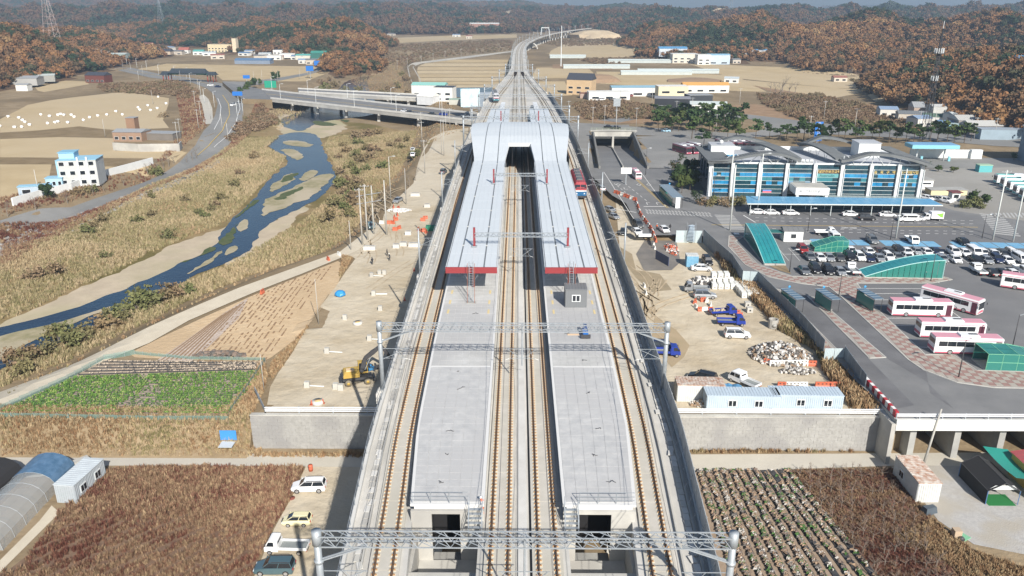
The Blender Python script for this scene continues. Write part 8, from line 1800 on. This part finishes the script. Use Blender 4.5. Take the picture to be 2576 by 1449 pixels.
W_, B_, G_, LB, DK, TL, OR = (.70, .70, .67), (.10, .28, .48), (.30, .31, .32), (.28, .50, .64), (.05, .055, .07), (.10, .36, .33), (.60, .33, .10)
h_ = bh('three storey white and sky blue house beside the riverside road', 212, 462, 12, 8.5, 8.6, (.52, .53, .52), LB, 11, 0, 4, 3); mb = MB(); mb.box((-3.6, 1.4, 9.6), (4.6, 5.0, 1.9), mat('sky_blue_wall', (.30, .52, .68), .6)); mb.box((-3.6, 1.4, 10.7), (5.2, 5.6, .2), mat('sky_blue_roof', (.22, .45, .60), .5)); mb.box((-5.9, 0, 4.6), (.5, 8.7, 8), MATS['sky_blue_wall']); mb.box((.6, -4.5, 5), (.5, .5, 9.4), m_wcol); mb.box((3.4, -4.5, 5), (.5, .5, 9.4), m_wcol); mb.build('blue_tower', h_)
for a in [('pale blue metal container beside the sky blue house', 92, 490, 9, 3, 3, (.38, .46, .54), LB, 18, 0, 2), ('small sky blue annex beside the white house', 143, 470, 5, 3.5, 3.2, (.36, .55, .68), LB, 12, 0, 3), ('low slate roofed brick house behind the long pale wall', 335, 352, 13, 9, 4, (.30, .20, .14), G_, -3, 1.0, 4), ('grey shed with a flat roof right of the brick house', 410, 350, 14, 7, 3, (.18, .16, .14), G_, -8, 0, 0), ('brown tower room of the brick house', 338, 340, 4, 4, 8, (.28, .17, .11), G_, -3, 0, 0),
          ('long grey barn at the left edge of the view', 55, 212, 26, 14, 5, (.35, .35, .34), G_, 10, 1.5, 0), ('barn with a striped roof behind the left field', 95, 205, 24, 9, 4.5, (.3, .3, .28), (.42, .46, .44), 25, 1.2, 0), ('small white shed in front of the grey barns', 62, 228, 8, 6, 4, W_, G_, 0, 1, 0), ('dark two tier wooden house with blue black roofs', 250, 207, 16, 10, 5.5, (.13, .04, .03), DK, -8, 2.2, 4),
          ('long cream school building on the left hillside', 562, 131, 34, 12, 9.5, (.66, .56, .36), (.5, .42, .3), -6, 0, 8, 2), ('cream stair tower of the school building', 594, 131, 5, 7, 16, (.68, .58, .42), (.6, .5, .4), -6, 0, 0), ('white house with a red roof left of the school', 465, 134, 12, 8, 4, W_, (.35, .12, .09), 0, 3, 2), ('blue black roofed house on the left hillside', 405, 137, 26, 10, 3.5, (.5, .4, .3), DK, 0, 3, 2), ('house with a teal roof left of the school', 502, 138, 12, 9, 4, W_, TL, 0, 2, 2),
          ('blue roofed low works among the left works buildings', 640, 160, 36, 12, 3.5, (.2, .25, .33), (.10, .18, .30), -2, 2, 0), ('white long works building with dark roof teeth', 720, 136, 26, 12, 5, W_, DK, -2, 0, 6), ('white flat works building left of the green one', 690, 150, 18, 10, 4.5, W_, W_, -2, 0, 3), ('dark green work building with an orange side', 804, 152, 16, 11, 8, (.03, .14, .12), (.05, .25, .2), 5, 2, 3), ('orange box building beside the dark green one', 820, 153, 6, 7, 7, OR, OR, 5, 0, 0), ('white long shed under the left wood', 735, 130, 26, 10, 4, W_, (.6, .6, .58), 0, 1, 0), ('teal roofed works beside the field', 770, 150, 20, 10, 4.5, (.6, .58, .5), TL, 0, 1.5, 0), ('long green grey greenhouse far on the left road', 262, 146, 46, 12, 4, (.30, .38, .36), (.45, .5, .48), 4, 1, 0),
          ('white shop building with a turquoise roof beside the pond', 1082, 240, 22, 12, 7, W_, (.25, .5, .45), -6, 1.5, 3), ('white two storey house with a dark flat roof', 1120, 253, 12, 10, 8.5, W_, DK, -10, 0, 2, 2), ('white gabled shed in front of the white house', 1078, 262, 11, 9, 5, (.62, .64, .66), W_, -25, 2, 0), ('blue grey two storey block beside the viaduct', 1200, 268, 17, 9, 7.5, (.22, .27, .33), (.4, .45, .5), 6, 0, 3, 2), ('green roofed low shed right of the white house', 1160, 262, 14, 6, 3, (.5, .5, .45), (.30, .42, .34), 0, 0, 0),
          ('two storey peach house with a black pitched roof right of the viaduct', 1462, 236, 17, 12, 9.5, (.55, .40, .24), DK, -20, 4, 3, 2), ('white arcade shop before the peach house', 1530, 250, 26, 8, 5, W_, W_, 4, 0, 3), ('white sheds in a row behind the parked cars', 1600, 240, 34, 12, 5.5, W_, (.25, .42, .52), 2, 1, 3), ('pale yellow fronted shop right of the white sheds', 1688, 248, 19, 10, 8, (.66, .60, .42), W_, 3, 0, 2, 2), ('long shop with an orange roof', 1772, 232, 31, 9, 5, W_, OR, 0, 1.8, 4), ('black flat roofed hall behind the ring road', 1690, 272, 20, 14, 6, (.025, .028, .035), (.25, .25, .27), -10, 0, 2), ('dark grey hall beside the black one', 1755, 266, 14, 10, 6.5, (.04, .045, .055), G_, 8, 0, 0), ('white long house before the black hall', 1780, 280, 20, 8, 4, W_, (.45, .5, .5), -8, 1.6, 3), ('open red brown roofed car shelter', 1478, 246, 10, 6, 3, (.4, .3, .25), (.2, .08, .06), 0, 0, 0),
          ('big pale factory blocks at the foot of the right hill', 1720, 146, 26, 18, 9, (.66, .62, .54), W_, 0, 0, 4, 2), ('second pale factory block at the foot of the right hill', 1768, 146, 13, 14, 9.5, W_, W_, 0, 0, 2, 2), ('blue roofed shed left of the factory', 1690, 142, 30, 14, 8, (.55, .6, .65), B_, 0, 2, 0), ('small blue white houses right of the factory', 1805, 150, 22, 12, 9, (.5, .6, .7), LB, 0, 1, 2), ('blue roofed shed at the edge of the right wood', 1895, 150, 26, 10, 4, (.5, .5, .5), B_, 0, 1, 0),
          ('grey tiled farmhouse in the hamlet at the right', 2330, 290, 16, 11, 4.5, (.42, .33, .27), G_, -10, 2.5, 4), ('white shed in the hamlet at the right', 2350, 310, 11, 7, 3.5, W_, (.1, .16, .12), -25, 1.5, 0), ('pale grey long roof behind the hamlet farmhouse', 2380, 284, 18, 8, 4, (.5, .5, .48), (.5, .5, .48), 0, 1, 0), ('shed with double grey roof at the right hamlet', 2440, 280, 14, 10, 4.5, (.25, .22, .2), (.42, .42, .40), 0, 2, 0), ('shed with grey roof at the right end of the hamlet', 2475, 284, 15, 10, 4.5, (.18, .17, .17), (.45, .45, .43), 0, 2, 0), ('light blue wall house below the antenna mast', 2455, 300, 26, 5, 3, (.25, .48, .58), (.4, .5, .5), -2, 0, 0), ('blue roofed white shed on the right slope', 2500, 208, 28, 9, 4.5, W_, LB, 0, 0, 3), ('blue tarped farm shed on the right slope', 2575, 222, 16, 9, 5, (.3, .3, .35), B_, 0, 1.5, 0), ('pale blue weathered sheds under the dark wood', 2530, 350, 24, 6, 4.5, (.28, .36, .42), (.3, .35, .4), -6, 0, 0), ('white hut with a blue roof at the wood edge', 2620, 362, 10, 6, 3.5, W_, B_, -12, 0, 0),
          ('far brick coloured hall beside the yellow fields', 1222 - 3, 82, 60, 30, 12, (.35, .2, .16), W_, 0, 2, 0)]: bh(*a)
for i, (x, y_, L, W2, rz) in enumerate([(1500, 172, 62, 7, 0), (1640, 158, 90, 8, -2), (1705, 184, 70, 7, -2), (1650, 188, 60, 6, -1), (1428, 146, 40, 6, 0), (1710, 102, 60, 20, 0), (2560, 168, 60, 30, -20)]):
    bh('long low pale greenhouse or film shed beyond the fields, %s one' % ORD[i], x, y_, L, W2, 2.6, (.48, .53, .52), (.52, .58, .57), rz, 1.2, 0, cat='greenhouse', nm='film_house')
# gate with a great hipped roof across the left road
rt = root('traditional_gate', 'wide traditional gate with dark tiled hipped roofs on red pillars across the left road', 'gate', at(478, 206), R(-6)); rt.scale = (.72,) * 3; m_til = mat('dark_roof_tile', (.035, .045, .055), .6)
def hip(nm, x, L, W, z0, H, lift=.8): mb = MB(); rs = []; [rs.append([(x - L / 2 * k, -W / 2 * k2, z0 + H * t + lift * (1 - t) ** 2 * .4), (x + L / 2 * k, -W / 2 * k2, z0 + H * t + lift * (1 - t) ** 2 * .4), (x + L / 2 * k, W / 2 * k2, z0 + H * t + lift * (1 - t) ** 2 * .4), (x - L / 2 * k, W / 2 * k2, z0 + H * t + lift * (1 - t) ** 2 * .4)]) for t, k, k2 in ((0, 1, 1), (.3, .93, .62), (.65, .88, .3), (1, .86, .05))]; mb.loft(rs, m_til); mb.build(nm, rt)
hip('main_roof', 0, 44, 13, 9, 5); hip('side_roof', -25, 12, 11, 7.2, 3.6); hip('side_roof', 25, 12, 11, 7.2, 3.6)
for x in (-28, -22, 22, 28):
    for y_ in (-3, 3): mb = MB(); mb.bar((x, y_, 0), (x, y_, 7.4), .5, mat('red_pillar', (.28, .05, .03), .6), 8); mb.build('pillar', rt)
mb = MB(); mb.box((0, -3.5, 8.4), (44, .4, 1.3), mat('gate_green', (.05, .22, .16), .6)); mb.box((0, -3.8, 8.2), (20, .2, 1.2), m_wcol); mb.build('lintel', rt)
# walls, bales, towers, signs
def wall(lb, pts, H, m, th=.4, nm='wall'): W2 = [P(*p) for p in pts]; mb = MB(); [mb.beam(Vector((a.x, a.y, hh(a.x, a.y) + H)), Vector((b.x, b.y, hh(b.x, b.y) + H)), th, H + .8, m) for a, b in zip(W2, W2[1:])]; single(nm, mb, lb, 'wall')
wall('long pale stained wall below the brick house', [(286, 378), (350, 382), (452, 381), (458, 374)], 3.2, m_conc); wall('white terrace wall below the sky blue house', [(33, 518), (100, 498), (180, 478), (262, 446), (385, 412)], 2.4, m_ww, .5)
BL = [(21, 294), (0, 318), (48, 297), (57, 303), (63, 308), (37, 321), (55, 320), (75, 315), (103, 289), (125, 293), (120, 311), (146, 290), (153, 288), (161, 290), (139, 309), (146, 307), (171, 309), (180, 290), (187, 295), (210, 303), (226, 296), (246, 292), (269, 289), (292, 281), (308, 289), (348, 271), (352, 277), (372, 266), (379, 278), (396, 273), (398, 244), (418, 261)]
me = None
for i, (x, y_) in enumerate(BL):
    if me is None: mb = MB(); mb.bar((0, -.65, .65), (0, .65, .65), .68, mat('white_bale_film', (.80, .80, .78), .4), 12); me = mb.mesh('hay_bale')
    o = obj('hay_bale', me); o.location = at(x, y_ + 2); o.rotation_euler = (0, 0, rnd.uniform(0, 3)); tag(o, 'white wrapped hay bale on the left field, %s counted from the left' % ORD[i], 'hay bale', 'white hay bales'); 
def pylon(lb, px, Y, zb, H, wd, m=None, arms=3, ant=False):
    p = up(px, 100, Y); rt = root('lattice_tower', lb, 'tower', (p.x, Y, zb)); mb = MB(); m = m or m_steel; n_ = 9
    c = lambda t: wd / 2 * (1 - t * .88)
    for i in range(n_):
        t0, t1 = i / n_, (i + 1) / n_
        for a, b in (((-1, -1), (1, -1)), ((1, -1), (1, 1)), ((1, 1), (-1, 1)), ((-1, 1), (-1, -1))):
            mb.bar((a[0] * c(t0), a[1] * c(t0), H * t0), (a[0] * c(t1), a[1] * c(t1), H * t1), .14, m); mb.bar((a[0] * c(t0), a[1] * c(t0), H * t0), (b[0] * c(t1), b[1] * c(t1), H * t1), .08, m, 3); mb.bar((a[0] * c(t1), a[1] * c(t1), H * t1), (b[0] * c(t1), b[1] * c(t1), H * t1), .08, m, 3)
    mb.build('lattice', rt)
    for k in range(arms): mb = MB(); z = H * (.98 - k * .12); mb.bar((-wd * .5, 0, z), (wd * .5, 0, z), .15, m); mb.build('crossarm', rt)
    if ant:
        for z, r_, n2 in ((H * .80, 1.7, 12), (H * .56, 1.3, 8)):
            mb = MB(); mb.bar((0, 0, z - .8), (0, 0, z - .6), r_, m_trim, 10); [mb.bar((math.cos(q * 6.283 / n2) * r_, math.sin(q * 6.283 / n2) * r_, z - .5), (math.cos(q * 6.283 / n2) * r_, math.sin(q * 6.283 / n2) * r_, z + 1.5), .2, m_wcol) for q in range(n2)]; mb.build('antennas', rt)
        mb = MB(); mb.bar((0, 0, H), (0, 0, H + 3), .12, m_wcol); mb.build('top_mast', rt)
m_rw = mat('red_white_steel', (.55, .45, .42), .6)
pylon('tall lattice antenna mast with white antennas at the right', 2368, 352, 5.5, 47, 3.0, m_trim, 0, True)
pylon('tall lattice tower behind the wood at the left edge', 132, 905, 22, 62, 13, m_rw, 2); pylon('grey power pylon on the left middle hill', 412, 1380, 28, 42, 9); pylon('small power pylon at the foot of the left hill', 905, 1120, 6, 30, 8); pylon('hazy power pylon on the right ridge', 2230, 1900, 55, 55, 12); pylon('hazy power pylon on the centre right hill', 1832, 1800, 40, 45, 10)
p = up(1412, 120, 800); mb = MB(); mb.bar((0, 0, 0), (0, 0, 38), .5, m_wcol, 6, .3); single('tall_pole', mb, 'very tall white pole in the fields right of the far viaduct', 'pole', loc=(p.x, 800, 5))
for i in range(34):
    t = i / 33; x, y_ = [(505, 240), (540, 270), (612, 290), (598, 300), (470, 200), (440, 195), (400, 190), (370, 178), (345, 172), (320, 166), (300, 160), (275, 154), (258, 150), (245, 148), (480, 216), (515, 262), (530, 300), (560, 330), (575, 358), (640, 210), (660, 205), (700, 210), (755, 200), (775, 195), (360, 192), (330, 182), (310, 175), (425, 205), (455, 208), (500, 232), (350, 205), (385, 262), (265, 345), (98, 490)][i]
    pole('slim pale pole beside the left roads and fields, %s in a count from the junction' % ORD[i], (x, y_), 9 if i < 30 else 8, lamp=1.2 if i < 16 else 0, r=.13, group='poles along the left roads', m=m_wcol if i < 16 else None)
for i, (x, y_) in enumerate([(500, 325), (506, 300), (492, 270), (448, 362), (455, 352), (1490, 338), (1520, 330), (1550, 326), (1600, 320), (1700, 300), (1740, 290), (1860, 262), (2310, 330), (2340, 322), (2350, 322), (2450, 350), (2500, 352), (2150, 322), (2072, 300), (1560, 268), (1430, 300), (1640, 262), (2035, 345), (1800, 340), (1060, 330), (1122, 330), (1132, 322), (1000, 176), (1025, 172), (1060, 166), (1090, 158), (1120, 152), (1160, 146), (1200, 142)]):
    pole('thin utility pole, %s in a count from the left roads to the far right' % ORD[i], (x, y_), 9.5, arms=1, r=.14, group='scattered utility poles')
def board(lb, x, y_, W2, H2, zc, m, rz=0, nm='sign_board', txt=None, z=None):
    rt = root(nm, lb, 'sign', at(x, y_, z), R(rz)); mb = MB(); mb.bar((0, .3, 0), (0, .3, zc), .22, m_steel, 6); mb.build('post', rt); mb = MB(); mb.box((0, 0, zc + H2 / 2), (W2, .3, H2), m); mb.build('panel', rt)
    if txt: text(txt, rt, (0, -.18, zc + H2 / 2), W2 * .5 / max(1, len(txt)) * 1.8 if '\n' not in txt else 1.5, m_wcol)
m_sb = mat('sign_blue', (.02, .15, .50), .4); m_sg = mat('sign_green', (.02, .28, .18), .4); m_sk = mat('sky_poster', (.40, .62, .72), .4, col2=(.65, .72, .68), scale=.5)
board('blue direction sign over the left road', 600, 262, 6, 2.4, 5, m_sb, nm='road_sign'); board('blue direction sign beside the left junction', 598 + 24, 215, 5, 2.4, 5, m_sb, nm='road_sign'); board('green direction sign near the bridge head', 682, 232, 8, 4.6, 3, m_sg, nm='road_sign'); board('blue sign left of the upper side road', 804, 176, 9, 4, 4, m_sb, nm='road_sign'); board('blue sign beyond the green direction sign', 781, 198, 6, 4, 6, m_sb, nm='road_sign'); board('grey back of a road sign behind the ring road', 1550, 308, 3.5, 4, 8, m_steel, nm='road_sign')
board('big sky blue billboard between bridge and viaduct', 1184, 312, 9.5, 8.8, 8.5, m_sk, 8); board('tall blue pylon sign with white writing behind the terminal', 2055, 362, 3.4, 8, 1.2, m_sb, 8, 'pylon_sign', '안\n동\n터\n미\n널')
board('white blank road board beside the street entering the underpass', 1556 + 18, 464, 3.4, 2.0, 3.5, m_ww, 0, 'road_sign', z=7)
# far railway: tunnel mouth, arches, white monument, spoil heaps, cuts in the hills
def farbox(nm, lb, cat, px, Y, z, d, m, rz=0, top=1.): p = up(px, 60, Y); mb = MB(); mb.box((0, 0, d[2] / 2), d, m, top=top); single(nm, mb, lb, cat, loc=(p.x, Y, z), rz=R(rz))
p = up(1558, 60, 1975); rt = root('tunnel_portal', 'round concrete tunnel mouth where the far railway enters the hill', 'tunnel', (p.x, 1975, 14)); mb = MB(); mb.bar((0, 0, 6), (0, 25, 6), 11, m_lite, 16); mb.build('ring', rt); mb = MB(); mb.bar((0, -.5, 6), (0, 2, 6), 8.4, m_dark, 16); mb.build('mouth', rt)
for i, (px, Y, wd) in enumerate(((1431, 1600, 17), (1365, 1840, 34), (1340, 1128, 14))):
    p = up(px, 90, Y); rt = root('white_arch', 'white concrete arch beside the far viaduct, %s from the station' % ('second', 'third', 'first')[i], 'arch', (p.x, Y, 5)); mb = MB(); rs = []
    for k in range(9): t = math.pi * k / 8; rs.append([(math.cos(t) * wd / 2, -9, math.sin(t) * 8), (math.cos(t) * wd / 2, 9, math.sin(t) * 8), (math.cos(t) * (wd / 2 - 1.2), 9, math.sin(t) * 7), (math.cos(t) * (wd / 2 - 1.2), -9, math.sin(t) * 7)])
    mb.loft(rs, m_lite); mb.build('arch', rt)
rt = root('white_portal_frame', 'white trapezoid portal frame straddling the far viaduct', 'portal frame', (CEN(1300), 1300, 12)); mb = MB()
for s_ in (-1, 1): mb.bar((s_ * 7.5, 0, 0), (s_ * 5.5, 0, 16), .6, m_wcol)
mb.bar((-6, 0, 16), (6, 0, 16), .7, m_wcol); mb.build('frame', rt)
m_cut = mat('bare_hill_cut', (.52, .42, .28), .95, col2=(.42, .33, .22), scale=.05)
for i, (px, Y, z, w_, H_) in enumerate([(1560, 2010, 5, 95, 22), (1268, 2220, 6, 34, 26), (1270 + 225, 1500, 4, 50, 16), (1512, 640, 5, 17, 6), (1485, 650, 5, 12, 4), (1760, 640, 5, 22, 3)]):
    p = up(px, 60, Y); mb = MB(); blob(mb, (0, 0, 0), w_, H_, m_cut if i < 3 else mat('earth_heap', (.28, .19, .12), .95), random.Random(i), 14, 6); single('earth_mound', mb, 'bare earth mound or cutting beyond the station, %s of those seen' % ORD[i], 'mound', 'bare earth mounds', loc=(p.x, Y, z))
for cx, cy, rx, ry in CLEAR: sheet('bare_cut_slope', [(cx + math.cos(t) * rx * rnd.uniform(.75, 1.05), cy + math.sin(t) * ry * rnd.uniform(.75, 1.05)) for t in [k * .45 for k in range(14)]], m_cut, 4, px=False, step=10)
VC = [((.6, .58, .54), (.22, .30, .42)), ((.5, .45, .38), (.16, .17, .18)), (W_, (.45, .5, .52)), ((.55, .5, .42), (.30, .13, .10)), (W_, (.12, .2, .32))]
for i, (x, y_) in enumerate([(300, 128), (325, 122), (352, 128), (372, 118), (388, 132), (430, 126), (447, 138), (528, 140), (548, 148), (615, 128), (632, 136), (655, 126), (668, 142), (700, 122), (748, 122), (762, 138), (782, 128), (845, 146), (1180, 78), (1148, 80), (1030, 84), (985, 90), (1590, 84), (1640, 74), (1660, 92), (2230, 292), (2290, 306), (2400, 306), (2420, 318), (2385, 326), (2310, 318), (1850, 160), (1840, 208), (2110, 205)]):
    wc, rc = VC[i % 5]; bh('small %s roofed house of the far hamlets, %s from left to right' % (('blue', 'dark grey', 'pale', 'red', 'navy')[i % 5], ORD[i]), x, y_, rnd.uniform(8, 15), rnd.uniform(6, 9), rnd.uniform(3, 4.5), wc, rc, rnd.uniform(-25, 25), 1.3, 2)
lm = MB()
for pl, m in (([(560, 240), (575, 262), (578, 290), (560, 330), (525, 368), (490, 398)], m_yellowp), ([(548, 248), (556, 270), (553, 300), (535, 335)], m_white), ([(600, 250), (604, 275), (594, 308), (570, 345), (530, 380)], m_white), ([(300, 171), (380, 188), (470, 200), (560, 218)], m_yellowp)):
    W2 = [P(*q) for q in pl]; W3 = []
    for a, b in zip(W2, W2[1:]): W3 += [a.lerp(b, t / 5) for t in range(5)]
    for a, b in zip(W3, W3[1:]): lm.beam(Vector((a.x, a.y, hh(a.x, a.y) + .28)), Vector((b.x, b.y, hh(b.x, b.y) + .28)), .3, .04, m)
for z0, z1, t in ((P(681, 247, 8.5), P(1200, 306, 8.5), .5),):
    f0, f1 = P(659, 226, 8.5), P(1200, 287, 8.5); a, b = z0.lerp(f0, t), z1.lerp(f1, t); lm.beam(a + Vector((0, 0, .03)), b + Vector((0, 0, .03)), .3, .03, m_yellowp)
tag(lm.build('lane_markings'), kind='structure')
